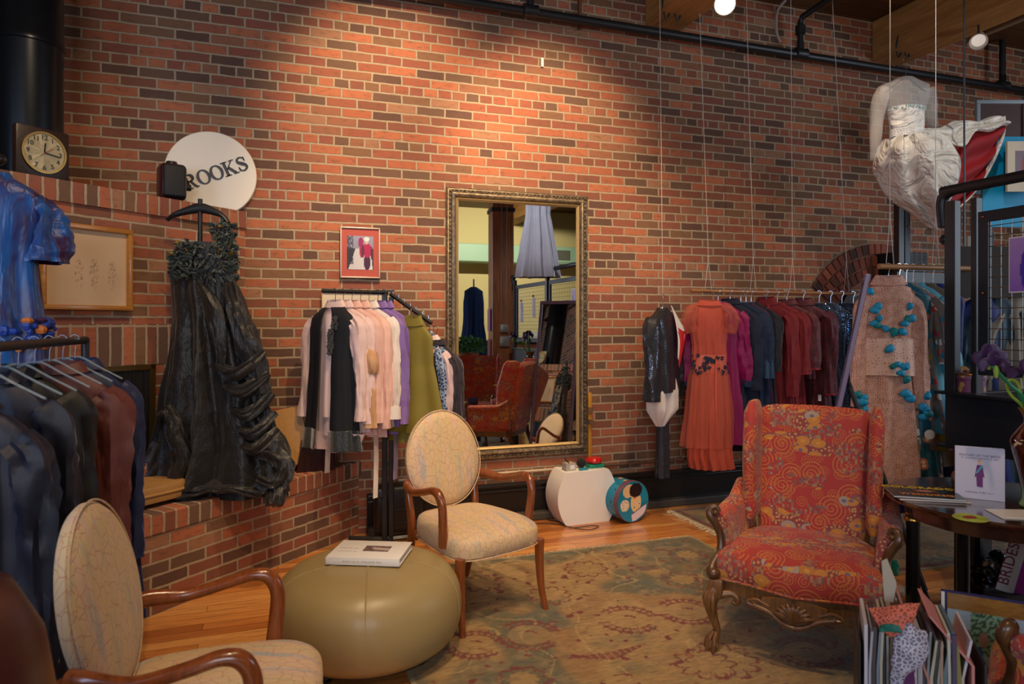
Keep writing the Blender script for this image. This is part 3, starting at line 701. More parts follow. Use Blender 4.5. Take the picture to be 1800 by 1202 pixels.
# ---------------------------------------------------------------- rugs
RED_ = L(122, 40, 36)[:3]; GOLD_ = L(174, 138, 84)[:3]; OLV = L(112, 102, 72)[:3]; TAN = L(164, 134, 86)[:3]; PUR = L(92, 58, 64)[:3]; BLU = L(88, 96, 84)[:3]; OCH = L(150, 104, 52)[:3]
def rug(name, lab, x0, x1, y0, y1, flowers, step=.0085, border=None, fr=('left',), seed=0):
    t = thing(name, lab, 'rug', ((x0+x1)/2, (y0+y1)/2, 0)); nx = int((x1-x0)/step); ny = int((y1-y0)/step)
    me = bpy.data.meshes.new('pile'); vs = []; cols = []; so = seed*13.7
    for j in range(ny+1):
        for i in range(nx+1):
            x = x0+(x1-x0)*i/nx; y = y0+(y1-y0)*j/ny; vs.append((x-(x0+x1)/2, y-(y0+y1)/2, .012))
            a = noise.noise(Vector((x*2.3, y*2.3, so))); b_ = noise.noise(Vector((x*5+9, y*5, so))); c_ = noise.noise(Vector((x*14, y*40, so))); d_ = noise.noise(Vector((x*9, y*9, so+5)))
            c = lerp(OLV, GOLD_, sm(-.12, .22, a+.55*b_)); c = lerp(c, BLU, .7*sm(.15, .4, -a+.5*d_))
            c = lerp(c, TAN, .5*sm(.1, .35, d_)); c = lerp(c, OCH, .55*sm(.22, .42, b_))
            # vine tracery
            v_ = abs(noise.noise(Vector((x*3.4+4, y*3.4, so+2)))); 
            if v_ < .016: c = lerp(c, L(186, 160, 104)[:3], .7)
            c = lerp(c, tuple(k*.72 for k in c), .5*sm(.0, .4, c_))
            k_ = noise.noise(Vector((x*21, y*21, so+8)))
            if k_ > .50: c = RED_
            for (fx, fy, r, kind) in flowers:
                dx, dy = x-fx, y-fy
                if abs(dx) > r*1.4 or abs(dy) > r*1.4: continue
                q = math.hypot(dx, dy)/r; an = atan2(dy, dx)
                if kind == 'star':      # ring of red petals
                    rr = .66+.22*abs(sin(an*5))+.1*noise.noise(Vector((x*30, y*30, 3))); 
                    if q < rr*.62: c = lerp(c, GOLD_, .8)
                    if abs(q-rr) < .06 or (.5 < q < rr and abs(sin(an*5)) < .14): c = lerp(RED_, c, .15)
                elif kind == 'cres':    # two facing scalloped crescents
                    an2 = (an+.5) % (2*pi); o = abs(sin(an*11)); w_ = 1-.12*o; gap = min(abs(an2-0), abs(an2-pi), abs(an2-2*pi))
                    if gap > .40 and .62 < q < w_+.02 and not (.70 < q < .82 and o > .55): c = lerp(RED_, c, .12)
                    elif q < .6: c = lerp(c, GOLD_, .5)
                    if .18 < q < .27 and 0 < an < 1.8: c = RED_
                elif kind == 'wing':
                    if abs(dy-.25*abs(dx)+.03) < .03*(1.2-abs(dx)/r) and abs(dx) < r: c = lerp(RED_, c, .15+.5*(sin(dx*180) > .6))
                elif kind == 'pur' and q < .8+.15*sin(an*9) and abs(dy) < r*.55: c = lerp(PUR, c, .3)
            ed = min(x-x0, x1-x, y-y0, y1-y)
            if border and ed < border: c = lerp(RED_, (.05, .02, .02), .3) if .02 < ed < border*.7 else c
            if ed < .02: c = lerp(c, L(190, 172, 128)[:3], .5)
            cols.append(c)
    fs = [(j*(nx+1)+i, j*(nx+1)+i+1, (j+1)*(nx+1)+i+1, (j+1)*(nx+1)+i) for j in range(ny) for i in range(nx)]
    me.from_pydata(vs, [], fs); at = me.color_attributes.new('Col', 'FLOAT_COLOR', 'POINT'); at.data.foreach_set('color', [q for c in cols for q in (*c, 1)])
    m = NM('wool_rug_pile'); cc = m.N('ShaderNodeVertexColor', layer_name='Col'); n1 = m.noise(m.uv((1, 2.6, 1), obj=True), 260, 2); m.bump(n1, .6, .004)
    s1 = m.noise(m.uv((5, 26, 1), obj=True), 3, 5, .65); s2 = m.noise(m.uv(obj=True), 16, 5, .7)
    cc = m.mix(m.ramp(s1, [(.45, 0.0), (.7, .6)]), cc, (.10, .065, .028, 1)); cc = m.mix(m.ramp(s2, [(.52, 0.0), (.68, .55)]), cc, (.42, .28, .11, 1)); cc = m.mix(m.ramp(s2, [(.30, .5), (.42, 0.0)]), cc, (.09, .085, .045, 1))
    mm = m.fin(m.mix(m.M('MULTIPLY', n1, .35), cc, (.05, .035, .02, 1)), .95, Sheen_Weight=.2, Specular_IOR_Level=.1); me.materials.append(mm)
    o = bpy.data.objects.new('pile', me); COL.objects.link(o); o.parent = t
    B().box((0, 0, .0062), (x1-x0-.004, y1-y0-.004, .0112)).done('backing', plain('jute_backing', L(150, 128, 92), .9), t, smooth=False)
    rnd = random.Random(seed+3); b = B(); fm = plain('cream_fringe', L(196, 182, 152), .9)
    for sd in fr:
        if sd == 'far': n = int((x1-x0)/.009); P = [((x0-x1)/2+k*.009, (y1-y0)/2, 0, 1) for k in range(n)]; ln = .022
        else: n = int((y1-y0)/.010); P = [((x0-x1)/2, (y0-y1)/2+k*.010, -1, 0) for k in range(n)]; ln = .055
        for (a, c, ux, uy) in P:
            l = ln*rnd.uniform(.6, 1.2); s_ = rnd.uniform(-.012, .012)
            b.tube([(a-ux*.003, c-uy*.003, .009), (a+ux*l*.5+uy*s_, c+uy*l*.5+ux*s_, .009+rnd.uniform(0, .006)), (a+ux*l+uy*s_*1.6, c+uy*l+ux*s_*1.6, .004)], .0024, 4)
    tag(b.done('fringe', fm, t), kind='stuff'); return t
fl = []
for px, py, r, k in ((1030, 1003, .15, 'star'), (845, 1028, .14, 'star'), (965, 1050, .14, 'star'), (1208, 978, .14, 'star'), (1200, 1022, .14, 'star'), (1098, 977, .09, 'pur'), (1136, 1001, .08, 'pur'),
                     (930, 1120, .17, 'cres'), (1105, 1092, .17, 'cres'), (1208, 1078, .17, 'cres'), (835, 1137, .15, 'cres'), (1070, 1152, .2, 'wing'), (1270, 1165, .18, 'star'), (920, 1200, .13, 'star'), (1240, 1172, .15, 'star'), (1420, 1150, .16, 'cres'), (1340, 1060, .15, 'star')):
    p = Fl(px, py); fl.append((p.x, p.y, r, k))
rug('area_rug', 'large olive and gold wool rug with dark red flowers under the red wing chair', .52, 2.74, .75, 4.12, fl, fr=('far',), seed=1)
fl2 = [(3.3+random.Random(k).uniform(0, 1.6), 3.2+.28*k, .16, ('star', 'cres')[k % 2]) for k in range(6)]
rug('hall_rug', 'gold rug with dark red border and loose fringe below the rod of dresses', 2.96, 5.4, 3.1, 4.74, fl2, step=.011, border=.09, fr=('left',), seed=2)
# ---------------------------------------------------------------- ottoman
oc = c2w(-.653, 3.11); t = thing('ottoman', 'large round olive tan leather ottoman with piped seams beside the oval back chair', 'ottoman', (oc.x, oc.y, 0), 0)
LEA = NM('olive_tan_leather'); co = LEA.uv(obj=True); v_ = LEA.vor(co, 260, 'DISTANCE_TO_EDGE', dim='3D'); LEA.bump(v_, .12, .002)
LEA = LEA.fin(LEA.mix(LEA.M('MULTIPLY', LEA.noise(co, 4), .5), L(158, 138, 94), L(138, 116, 74)), .38, Specular_IOR_Level=.5)
OP = catmull([(.0, .424), (.14, .421), (.27, .410), (.355, .378), (.405, .315), (.422, .235), (.416, .16), (.392, .10), (.35, .062)], 5)
def seamf(th, z): 
    d_ = abs(((th-atan2(-oc.y, -oc.x)+.03+pi/5) % (2*pi/5))-pi/5); return 1-.012*math.exp(-(d_/.03)**2)*min(1, max(0, (z-.05)*8))
b = B(); b.lathe(OP[::-1], seg=144, fn=seamf, cap=False); b.bm.verts.ensure_lookup_table(); b.done('cushion', LEA, t)
SA0 = atan2(-oc.y, -oc.x)
for k in range(5):
    a = SA0-.03+k*2*pi/5; b = B(); b.tube([(r*.991*cos(a), r*.983*sin(a), z+.001) for r, z in OP[1:]], .0042, 6); b.done('piping', LEA, t)
b = B().lathe([(.0005, .425), (.008, .427), (.012, .422)], seg=12); b.done('button', LEA, t)
b = B(); b.lathe([(.28, .05), (.34, .05), (.345, .075), (.28, .08)], seg=48); b.done('base', DARKW, t)
for k in range(4):
    a = pi/4+k*pi/2; B().lathe([(.018, 0), (.03, .012), (.032, .03), (.022, .052)], (.28*cos(a), .28*sin(a), .012 if .28*cos(a)+oc.x > .54 else 0), 16).done('foot', DARKW, t)
# book on ottoman
bc = Fl(651, 977, .43); t = thing('book', 'white art book with a small brown photo on its cover lying on the leather ottoman', 'book', (bc.x, bc.y, .428), -.42)
PAPER = plain('book_white', L(224, 220, 216), .4); PG = plain('page_edges', L(206, 200, 190), .7)
B().box((0, 0, .0165), (.325, .23, .025)).done('pages', PG, t, smooth=False)
B().box((0, 0, .031), (.335, .24, .004), bev=.001).box((0, 0, .002), (.335, .24, .004), bev=.001).box((0, -.118, .0165), (.335, .004, .03), bev=.001).done('cover', PAPER, t)
def cov(u, v): 
    c = (.07, .04, .04); 
    if abs(v-.5+.25*(u-.5)) < .2 and u > .3: c = (.5, .4, .38)
    if abs(noise.noise(Vector((u*9, v*6, 1)))) < .08: c = (.32, .22, .2)
    return c
o = picture('cover_photo', .12, .075, 40, 24, cov, t); o.location = (.03, .01, .0338); o.rotation_euler = (-pi/2, 0, 0)
def faint(name, x0, x1, y, z, h, par, mat, flat=False, seed=1):
    r = random.Random(seed); b = B(); x = x0
    while x < x1:
        w_ = h*r.uniform(.3, .7); hh = h*r.uniform(.6, 1)
        b.box((x, y+(hh/2 if flat else 0), z if flat else z+hh/2), (w_*.5, hh if flat else .0006, .0006 if flat else hh)); x += w_*(1.1 if r.random() < .85 else 2.2)
    o = b.done(name, mat, par, smooth=False, uv=0); o['kind'] = 'stuff'; return o
GYP = plain('grey_print', L(168, 160, 158), .5)
faint('faint_lettering', -.14, -.06, .0, .0333, .016, t, GYP, True, 2); faint('faint_lettering', -.14, -.05, -.04, .0333, .012, t, GYP, True, 3); faint('spine_lettering', -.09, .09, -.1204, .012, .009, t, GYP, False, 4)
# ---------------------------------------------------------------- oval back armchair (front is local -Y)
def oval_chair(name, label, loc, rz, group):
    t = thing(name, label, 'armchair', loc, rz, group)
    # seat: domed trapezoid cushion
    b = B(); rings = []
    def outline(s, z, n=72):
        r = []
        for k in range(n):
            a = 2*pi*k/n; ca, sa = cos(a), sin(a); x = math.copysign(abs(ca)**.42, ca)*.255*s; y = math.copysign(abs(sa)**.42, sa)*.285*s+.035
            x *= 1+.10*(-y/.25)-.03*max(0, y/.25); y = y-.018*(1-(x/.28)**2)*(y < 0); r.append(Vector((x, y, z-.012*max(0, -y/.25)*(z > .44))))
        return r
    for s_, z in ((.965, .355), (1.0, .365), (1.012, .40), (1.005, .435), (.975, .458), (.90, .474), (.72, .486), (.4, .494), (.05, .496)): rings.append(outline(s_, z))
    b.quadstrip(rings, True, True); b.done('seat', LF, t)
    o = outline(1.008, .357); B().tube(o+[o[0]], .0032, 6, cap=False).done('seat_piping', LF, t)
    # back: oval pad leaning back
    MBk = Matrix.Translation((0, .305, .735)) @ Matrix.Rotation(radians(-11), 4, 'X') @ Matrix.Rotation(pi/2, 4, 'X')
    b = B(); rings = []
    for s_, z in ((.05, .028), (.5, .026), (.8, .020), (.94, .010), (1, -.006), (1.0, -.022), (.96, -.036), (.8, -.044), (.05, -.046)):
        rings.append([MBk @ Vector((.238*s_*cos(a), .262*s_*sin(a)*(1+.04*sin(a)), z)) for a in [2*pi*k/64 for k in range(64)]])
    b.quadstrip(rings, True, True); b.done('backrest', LF, t)
    o = [MBk @ Vector((.241*cos(a), .265*sin(a)*(1+.04*sin(a)), .004)) for a in [2*pi*k/64 for k in range(65)]]; B().tube(o, .003, 6, cap=False).done('back_piping', LF, t)
    # rear legs rise to the oval, front legs sabre
    for s_ in (-1, 1):
        B().tube([(s_*.205, .395, 0), (s_*.205, .345, .15), (s_*.205, .315, .36), (s_*.212, .312, .46), (s_*.218, .328, .56), (s_*.214, .343, .62)],
                 [(.017, .017), (.019, .02), (.022, .026), (.022, .024), (.02, .02), (.014, .012)], 14, n=6).done('leg', MAHO, t)
        B().tube([(s_*.262, -.262, 0), (s_*.252, -.235, .12), (s_*.25, -.222, .26), (s_*.25, -.222, .37)],
                 [(.015, .015), (.018, .019), (.022, .024), (.025, .026)], 8, n=6).done('leg', MAHO, t)
        # arm: from oval edge sweeps out, forward, then turns down into the seat side
        B().tube([(s_*.232, .315, .63), (s_*.262, .26, .628), (s_*.285, .16, .622), (s_*.292, .04, .648), (s_*.290, -.04, .668), (s_*.288, -.09, .655), (s_*.284, -.115, .60), (s_*.276, -.11, .50), (s_*.268, -.10, .40)],
                 [(.022, .024), (.022, .026), (.02, .021), (.021, .019), (.023, .020), (.022, .024), (.020, .024), (.020, .026), (.022, .028)], 16, n=8, up=(0, 0, 1)).done('arm', MAHO, t)
    B().box((0, .30, .35), (.40, .03, .05), bev=.006).done('rear_rail', MAHO, t)
    return t
def face_rz(dx, dy): return atan2(dy, dx)+pi/2    # local -Y to world direction
p = c2w(-.19, 3.60); f = RT*.622+FW*(-.784)
oval_chair('oval_back_armchair', 'beige patterned oval back armchair standing between the ottoman and the wall mirror', (p.x, p.y, 0), face_rz(f.x, f.y), 'oval back armchairs')
ph = radians(13); f = RT*cos(ph)+FW*sin(ph); p = c2w(-1.13, 1.90)+f*.31
oval_chair('oval_back_armchair', 'beige patterned oval back armchair in the left foreground, facing the ottoman', (p.x, p.y, 0), face_rz(f.x, f.y), 'oval back armchairs')
# ---------------------------------------------------------------- wing chair (front is local -Y)
CARVE = wood('carved_walnut', L(72, 42, 20), L(136, 92, 50), 6, .42, .3, 'z')
def carve(b, path, r=.006): b.tube(path, r, 6, n=4)
def wing_chair(name, label, loc, rz, mat, group):
    t = thing(name, label, 'armchair', loc, rz, group)
    n = 60
    # seat cushion with serpentine front
    def out(s, z):
        r = []
        for k in range(96):
            a = 2*pi*k/96; ca, sa = cos(a), sin(a); x = math.copysign(abs(ca)**.38, ca)*s; y = math.copysign(abs(sa)**.38, sa)*s
            yy = y*.31-.02; xx = x*(.345+.035*max(0, -y)-.06*max(0, y))
            if y < 0: yy -= .028*cos(xx/.36*pi*1.5)*(-y)**2
            r.append(Vector((xx, yy, z)))
        return r
    R = [out(.97, .315), out(1.0, .33), out(1.012, .36), out(1.0, .40), out(.97, .43), out(.9, .452), out(.74, .468), out(.4, .478), out(.02, .48)]
    b = B(); b.quadstrip(R, True, True); b.done('seat', mat, t)
    o = out(1.005, .328); B().tube(o+[o[0]], .005, 6, cap=False).done('seat_piping', mat, t)
    # seat rail
    b = B(); P0 = out(.975, .265); P1 = out(.985, .32); P2 = out(.9, .32); P3 = out(.9, .265); b.quadstrip([P3, P0, P1, P2], True, False)
    b.done('seat_rail', CARVE, t)
    # carved shell apron
    b = B(); yy = -.352
    b.tube([(-.16, yy, .262), (-.10, yy, .245), (-.05, yy-.004, .215), (0, yy-.006, .200), (.05, yy-.004, .215), (.10, yy, .245), (.16, yy, .262)], [(.011, .010)]*7, 10, n=5)
    b.prism([(-.13, .30), (-.13, .258), (-.07, .238), (-.03, .21), (0, .2), (.03, .21), (.07, .238), (.13, .258), (.13, .30), (0, .325)], yy-.004, yy+.02)
    for k in range(-4, 5):
        a = k*.30; b.tube([(0, yy-.008, .225), (sin(a)*.045, yy-.014, .232+cos(a)*.045), (sin(a)*.085, yy-.006, .225+cos(a)*.075)], [(.004, .006), (.012, .010), (.004, .006)], 8, n=4)
    for s_ in (-1, 1):
        b.tube([(s_*.10, yy-.002, .27), (s_*.15, yy+.002, .288), (s_*.19, yy+.006, .272), (s_*.17, yy+.002, .262), (s_*.15, yy, .27)], .007, 7, n=5)
    b.done('carved_apron', CARVE, t)
    # back: thick panel leaning
    tilt = radians(-11); MB2 = Matrix.Translation((0, .20, .40)) @ Matrix.Rotation(tilt, 4, 'X')
    b = B(); rings = []
    for (y, s_, dz) in ((-.005, .02, 0), (-.008, .7, 0), (-.002, .93, 0), (.02, 1.0, 0), (.07, 1.0, 0), (.095, .95, 0), (.10, .02, 0)):
        ring = []
        for k in range(80):
            a = 2*pi*k/80; ca, sa = cos(a), sin(a); x = math.copysign(abs(ca)**.22, ca); z = math.copysign(abs(sa)**.22, sa)
            zz = .322+z*.352*(.25+.75*s_ if s_ < .9 else s_)-0; hw = .268+.016*z
            zz += .012*(1-x*x)*(z > 0)
            ring.append(MB2 @ Vector((x*hw*s_, y-.018*(1-s_*s_)*0, zz)))
        rings.append(ring)
    b.quadstrip(rings, True, True); b.done('backrest', mat, t)
    for s_ in (-1, 1):
        # wing: curved upholstered panel beside the back
        def wp(u, v):     # u 0 back .. 1 front, v 0 bottom .. 1 top
            z = .50+v*.575; dep = .05+.15*(sin(pi*min(1, v*1.02))**.6)*.0+.165*(1-abs(v-.55)*.5)*(1 if v < .93 else .93) 
            y = .30-.0+ (z-.40)*.19 - u*dep-.05; x = .262+.014*v+.014*sin(u*pi*.5)
            return Vector((s_*x, y, z))
        b = B(); rings = []
        for v in [k/16 for k in range(17)]:
            ring = []; th = .034 if 0 < v < 1 else .02
            vv = v*.97+.015
            for k in range(24):
                a = 2*pi*k/24; u = .5+.5*cos(a); p_ = wp(u, vv); 
                w_ = th*(1.0+.35*(u > .85)); p_ = p_+Vector((s_*w_*sin(a), 0, 0)); ring.append(p_)
            rings.append(ring)
        top = [q+Vector((0, 0, .018)) for q in [rings[-1][0].lerp(rings[-1][k], .98) for k in range(24)]]
        ctr = sum(rings[-1], Vector())/24
        rings.append([ctr.lerp(q, .75)+Vector((0, 0, .016)) for q in rings[-1]]); rings.append([ctr.lerp(q, .3)+Vector((0, 0, .022)) for q in rings[-2]])
        b.quadstrip(rings, True, True); b.done('wing', mat, t)
        # arm: outward curved panel from seat to scroll top
        b = B(); rings = []
        for u in [k/20 for k in range(21)]:
            y = .27-u*.46; xo = .305+.022*sin(u*pi*.6); h = .615-.03*sin(u*pi*.5)+.05*max(0, 1-u*4)
            pts = [(xo-.035, .36), (xo+.018, .36), (xo+.026, .44), (xo+.034, .52), (xo+.050, h-.045), (xo+.072, h-.02), (xo+.062, h+.005), (xo+.03, h+.016), (xo-.005, h+.004), (xo-.022, h-.03), (xo-.028, .51), (xo-.034, .44)]
            if u == 1: c_ = Vector((xo+.01, y, .5)); pts2 = [((p_[0]-c_.x)*.9+c_.x, (p_[1]-.5)*.97+.5) for p_ in pts]; rings.append([Vector((s_*p_[0], y-.0, p_[1])) for p_ in pts]); rings.append([Vector((s_*p_[0], y-.012, p_[1])) for p_ in pts2]); continue
            rings.append([Vector((s_*p_[0], y, p_[1])) for p_ in pts])
        rings = [[Vector(q[:3]) for q in catmull([tuple(v) for v in r]+[tuple(r[0])], 3)[:-1]] for r in rings]
        b.quadstrip(rings, True, True); b.done('armrest', mat, t)
        # wood arm support with scroll
        path = [(.345, -.300, .335), (.358, -.292, .36), (.352, -.262, .39), (.336, -.222, .43), (.340, -.205, .50), (.362, -.215, .555), (.383, -.222, .59), (.383, -.212, .618), (.362, -.203, .624), (.348, -.203, .605)]
        b = B(); b.tube([(s_*a_, y_, z_) for a_, y_, z_ in path], [(.026, .024), (.026, .028), (.022, .024), (.019, .02), (.018, .02), (.019, .02), (.020, .02), (.018, .02), (.014, .02), (.010, .016)], 14, n=5)
        b.sphere((s_*.348, -.298, .352), (.032, .034, .026), 14, 8)
        b.sphere((s_*.360, -.212, .604), (.014, .024, .014), 12, 8); b.done('arm_support', WALNUT, t)
        # cabriole front leg: shell knee, ball foot
        b = B(); sx = s_*.335; sy = -.285
        dxy = Vector((s_*.7, -.7, 0))
        pp = [Vector((sx, sy, .315))+dxy*.0, Vector((sx, sy, .26))+dxy*.02, Vector((sx, sy, .215))+dxy*.035, Vector((sx, sy, .15))+dxy*.02, Vector((sx, sy, .09))+dxy*.0, Vector((sx, sy, .045))+dxy*.01, Vector((sx, sy, .025))+dxy*.02, Vector((sx, sy, .0))+dxy*.02]
        b.tube(pp, [.030, .034, .030, .021, .016, .018, .028, .022], 16, n=6)
        b.done('leg', CARVE, t)
        b = B()
        for k in range(5):
            a = (k-2)*.33+(atan2(-.7, s_*.7)); q = Vector((cos(a), sin(a), 0))
            b.tube([Vector((sx, sy, .285))+q*.036, Vector((sx, sy, .25))+q*.056, Vector((sx, sy, .20))+q*.052, Vector((sx, sy, .16))+q*.036], [.004, .010, .008, .003], 8, n=4)
        # scroll volutes running under the rail
        for q in (Vector((-s_, 0, 0)), Vector((0, 1, 0))):
            c0 = Vector((sx, sy, .255)); b.tube([c0+q*.02+dxy*.02, c0+q*.06+Vector((0, 0, .012)), c0+q*.09+Vector((0, 0, -.005)), c0+q*.085+Vector((0, 0, -.03)), c0+q*.065+Vector((0, 0, -.022))], [.022, .016, .013, .010, .008], 10, n=5)
        b.box((sx, sy-.014, .295), (.062, .05, .07), bev=.01); b.done('knee_carving', CARVE, t)
        b = B()
        for k in range(3):
            a = (k-1)*.7+(atan2(-.7, s_*.7)); q = Vector((cos(a), sin(a), 0)); b.tube([Vector((sx, sy, .085))+q*.016, Vector((sx, sy, .045))+q*.045, Vector((sx, sy, .006))+q*.052], [.006, .010, .007], 8, n=4)
        b.done('claw', CARVE, t)
        B().tube([(s_*.26, .37, 0), (s_*.265, .31, .12), (s_*.27, .26, .25), (s_*.27, .25, .33)], [.018, .021, .025, .027], 4, n=4).done('leg', WALNUT, t)
    return t
p = c2w(1.37, 3.19); f = RT*(-.51)+FW*(-.86)
WA = wing_chair('wing_chair', 'red gold swirl wing chair with carved legs, standing on the olive rug', (p.x, p.y, .012), face_rz(f.x, f.y), KL, 'red wing chairs')
KL2 = klimt(2)
wing_chair('wing_chair', 'second red swirl wing chair at the lower right corner, partly behind the magazine rack', (2.43, 1.34, .0), face_rz(-.35, .94), KL2, 'red wing chairs')
# ---------------------------------------------------------------- leather tub chair at the very left front
t = thing('tub_chair', 'blurred dark red leather tub chair in the bottom left corner', 'armchair', tuple(c2w(-1.17, 1.05)), radians(-109))
OX = plain('oxblood_leather', L(66, 22, 18), .33, 0, .15, 120)
b = B(); rings = []
for z, r, th in ((.28, .28, .05), (.5, .31, .06), (.8, .33, .065), (.93, .315, .06), (1.02, .28, .05), (1.06, .23, .03)):
    ring = []; n = 40
    for k in range(n+1): a = -.25+k*(pi+.5)/n; ring.append(Vector(((r+th)*cos(a), (r+th)*sin(a), z-.34*max(0, .55-sin(a))*(z > .6))))
    for k in range(n+1): a = -.25+(n-k)*(pi+.5)/n; ring.append(Vector(((r-th*.3)*cos(a), (r-th*.3)*sin(a), z-.34*max(0, .55-sin(a))*(z > .6))))
    rings.append(ring)
b.quadstrip(rings, True, True); b.done('backrest', OX, t)
b = B(); b.lathe([(.26, .28), (.28, .3), (.285, .42), (.25, .46), (.01, .48)], seg=40); b.done('seat', OX, t)
for k in range(4): a = pi/4+k*pi/2; B().tube([(.24*cos(a), .24*sin(a), 0), (.22*cos(a), .22*sin(a), .3)], [.015, .024], 10).done('leg', MAHO, t)
# ---------------------------------------------------------------- side table
tc = c2w(2.10, 2.95); TZ = .74
t = thing('side_table', 'round dark polished wooden table with black column legs right of the wing chair', 'table', (tc.x, tc.y, 0))
TW = wood('dark_polished_wood', L(42, 22, 14), L(72, 40, 24), 4, .14, .7, 'x')
B().lathe([(.001, TZ-.034), (.38, TZ-.034), (.405, TZ-.026), (.43, TZ-.018), (.434, TZ-.008), (.425, TZ), (.001, TZ)], seg=96).done('tabletop', TW, t)
B().lathe([(.33, TZ-.09), (.35, TZ-.09), (.352, TZ-.034), (.33, TZ-.034)], seg=64).done('apron', TW, t)
lp = V(1597, 900, 3.02)
a0 = atan2(lp.y-tc.y, lp.x-tc.x)
for k in range(4):
    a = a0+k*pi/2; c_ = (.335*cos(a), .335*sin(a), 0)
    b = B().lathe([(.030, 0), (.034, .02), (.028, .05), (.029, .35), (.027, .60), (.030, .66), (.031, .70)], c_, 20); lg = b.done('leg', plain('black_lacquer', L(16, 16, 18), .25), t)
    B().lathe([(.030, .628), (.035, .632), (.035, .640), (.030, .646)], c_, 20).lathe([(.031, .655), (.034, .66), (.031, .665)], c_, 20).done('gilt_ring', metal('gilt_metal', L(190, 140, 60), .3), lg)
# white standing book
p = Fl(1722, 878, TZ); t = thing('book', 'white book with a lady in purple on its cover standing upright on the round table', 'book', (p.x, p.y, TZ+.001), face_rz(-(p.x), -(p.y))+.10)
bw_, bh_ = .178, .222
B().box((0, .012, bh_/2), (bw_-.008, .018, bh_-.01)).done('pages', PG, t, smooth=False)
B().box((0, 0, bh_/2), (bw_, .003, bh_)).box((0, .024, bh_/2), (bw_, .003, bh_)).box((-bw_/2+.0015, .012, bh_/2), (.003, .024, bh_)).done('cover', plain('lilac_white_cover', L(206, 200, 216), .35), t, smooth=False)
gp = plain('grey_violet_print', L(96, 86, 110), .5)
text('cover_title', 'MOTHER OF THE BRIDE', .0140, (0, -.002, bh_*.845), gp, t, ext=.0003); faint('faint_lettering', -.065, .065, -.0020, bh_*.78, .006, t, gp, False, 5)
faint('faint_lettering', -.05, .05, -.0020, bh_*.12, .007, t, gp, False, 6); 
b = B(); b.prism([(-.010, .055), (.011, .053), (.011, .10), (.017, .095), (.010, .148), (-.010, .148), (-.018, .095), (-.012, .10)], -.0035, -.0015); b.done('cover_figure', plain('purple_print', L(110, 36, 110), .5), t, smooth=False)
b = B().stroke([(.009, .146), (-.004, .125), (-.013, .112)], .007, -.0045, -.0033); b.done('cover_sash', plain('turquoise_print', L(70, 160, 180), .5), t, smooth=False)
b = B().sphere((0, -.002, .158), (.006, .002, .008), 10, 6); b.done('cover_face', plain('skin_print', L(220, 180, 150), .5), t); B().sphere((0, -.0018, .166), (.008, .0015, .004), 10, 6).done('cover_hat', plain('orange_print', L(210, 140, 60), .5), t)
# magazine pair
p = Fl(1622, 872, TZ)
def mag(lab, loc, rz, z, spec, nm='magazine', col=L(24, 20, 20), w_=.275, d_=.21, th=.008, group=None):
    t = thing(nm, lab, 'magazine', (loc[0], loc[1], z), rz, group)
    B().box((0, 0, th/2), (w_-.003, d_-.003, th-.001)).done('pages', PG, t, smooth=False)
    B().box((0, 0, th), (w_, d_, .0012)).box((0, 0, .0006), (w_, d_, .0012)).done('cover', plain('cover_'+nm+str(round(col[0], 3)), col, .25), t, smooth=False)
    for body, sz, lc, mt, sh in spec: text('cover_title', body, sz, (lc[0], lc[1], th+.0012), mt, t, rot=(0, 0, 0), ext=.0003, shear=sh, bold=.0008)
    return t
YEL = plain('yellow_print', L(238, 196, 30), .4); ORG = plain('orange_gold_print', L(214, 140, 50), .4)
rzm = -TH-.28
m1 = mag('second magazine lying under the COLORADO WEDDING magazine on the round table', (p.x+.014, p.y-.004, 0), rzm+.07, TZ+.001, [], nm='magazine', col=L(170, 120, 110))
m2 = mag('black COLORADO WEDDING magazine with yellow title on the round table', (p.x, p.y, 0), rzm, TZ+.0112, [('COLORADO', .052, (0, .075), YEL, 0), ('WEDDING', .044, (0, -.055), ORG, 0)])
o = picture('cover_photo', .10, .06, 20, 14, lambda u, v: (.45, .2, .16) if (u-.5)**2+(v-.5)**2 < .1 else (.12, .04, .03), m2); o.location = (.01, .012, .0096); o.rotation_euler = (-pi/2, 0, 0)
# coaster
p = Fl(1706, 911, TZ+.002); t = thing('coaster', 'round green woven coaster with a red leaf at the front of the round table', 'coaster', (p.x, p.y, TZ+.001))
b = B(); 
for k in range(5): b.lathe([(.012+k*.011, 0), (.0175+k*.011, .003), (.012+k*.011, .006), (.007+k*.011, .003)], seg=32, cap=False)
b.done('woven_disc', plain('lime_straw', L(150, 160, 60), .7), t)
B().sphere((-.005, 0, .006), (.03, .018, .004), 12, 6).done('leaf', plain('rust_leaf', L(130, 44, 30), .6), t)
p = Fl(1795, 905, TZ+.002); t = tag(B().box((0, 0, .001), (.2, .14, .002), rz=-.5).box((.01, .01, .003), (.18, .12, .0015), rz=-.4).done('papers', PAPER, smooth=False, loc=(p.x, p.y, TZ+.001)), 'loose white papers on the round table in front of the vase', 'papers')
p = Fl(1680, 852, TZ); t = thing('tape_roll', 'brown wooden spool lying behind the books on the round table', 'spool', (p.x, p.y, TZ+.001), .3)
B().lathe([(.006, -.008), (.03, -.009), (.032, 0), (.03, .009), (.006, .008)], seg=24, M=Matrix.Translation((0, 0, .033)) @ RX).tube([(.02, 0, .04), (.05, 0, .045), (.07, 0, .035)], .01, 8).done('spool', wood('brown_wood', L(92, 50, 34), L(128, 76, 54), 6, .4, .2), t)
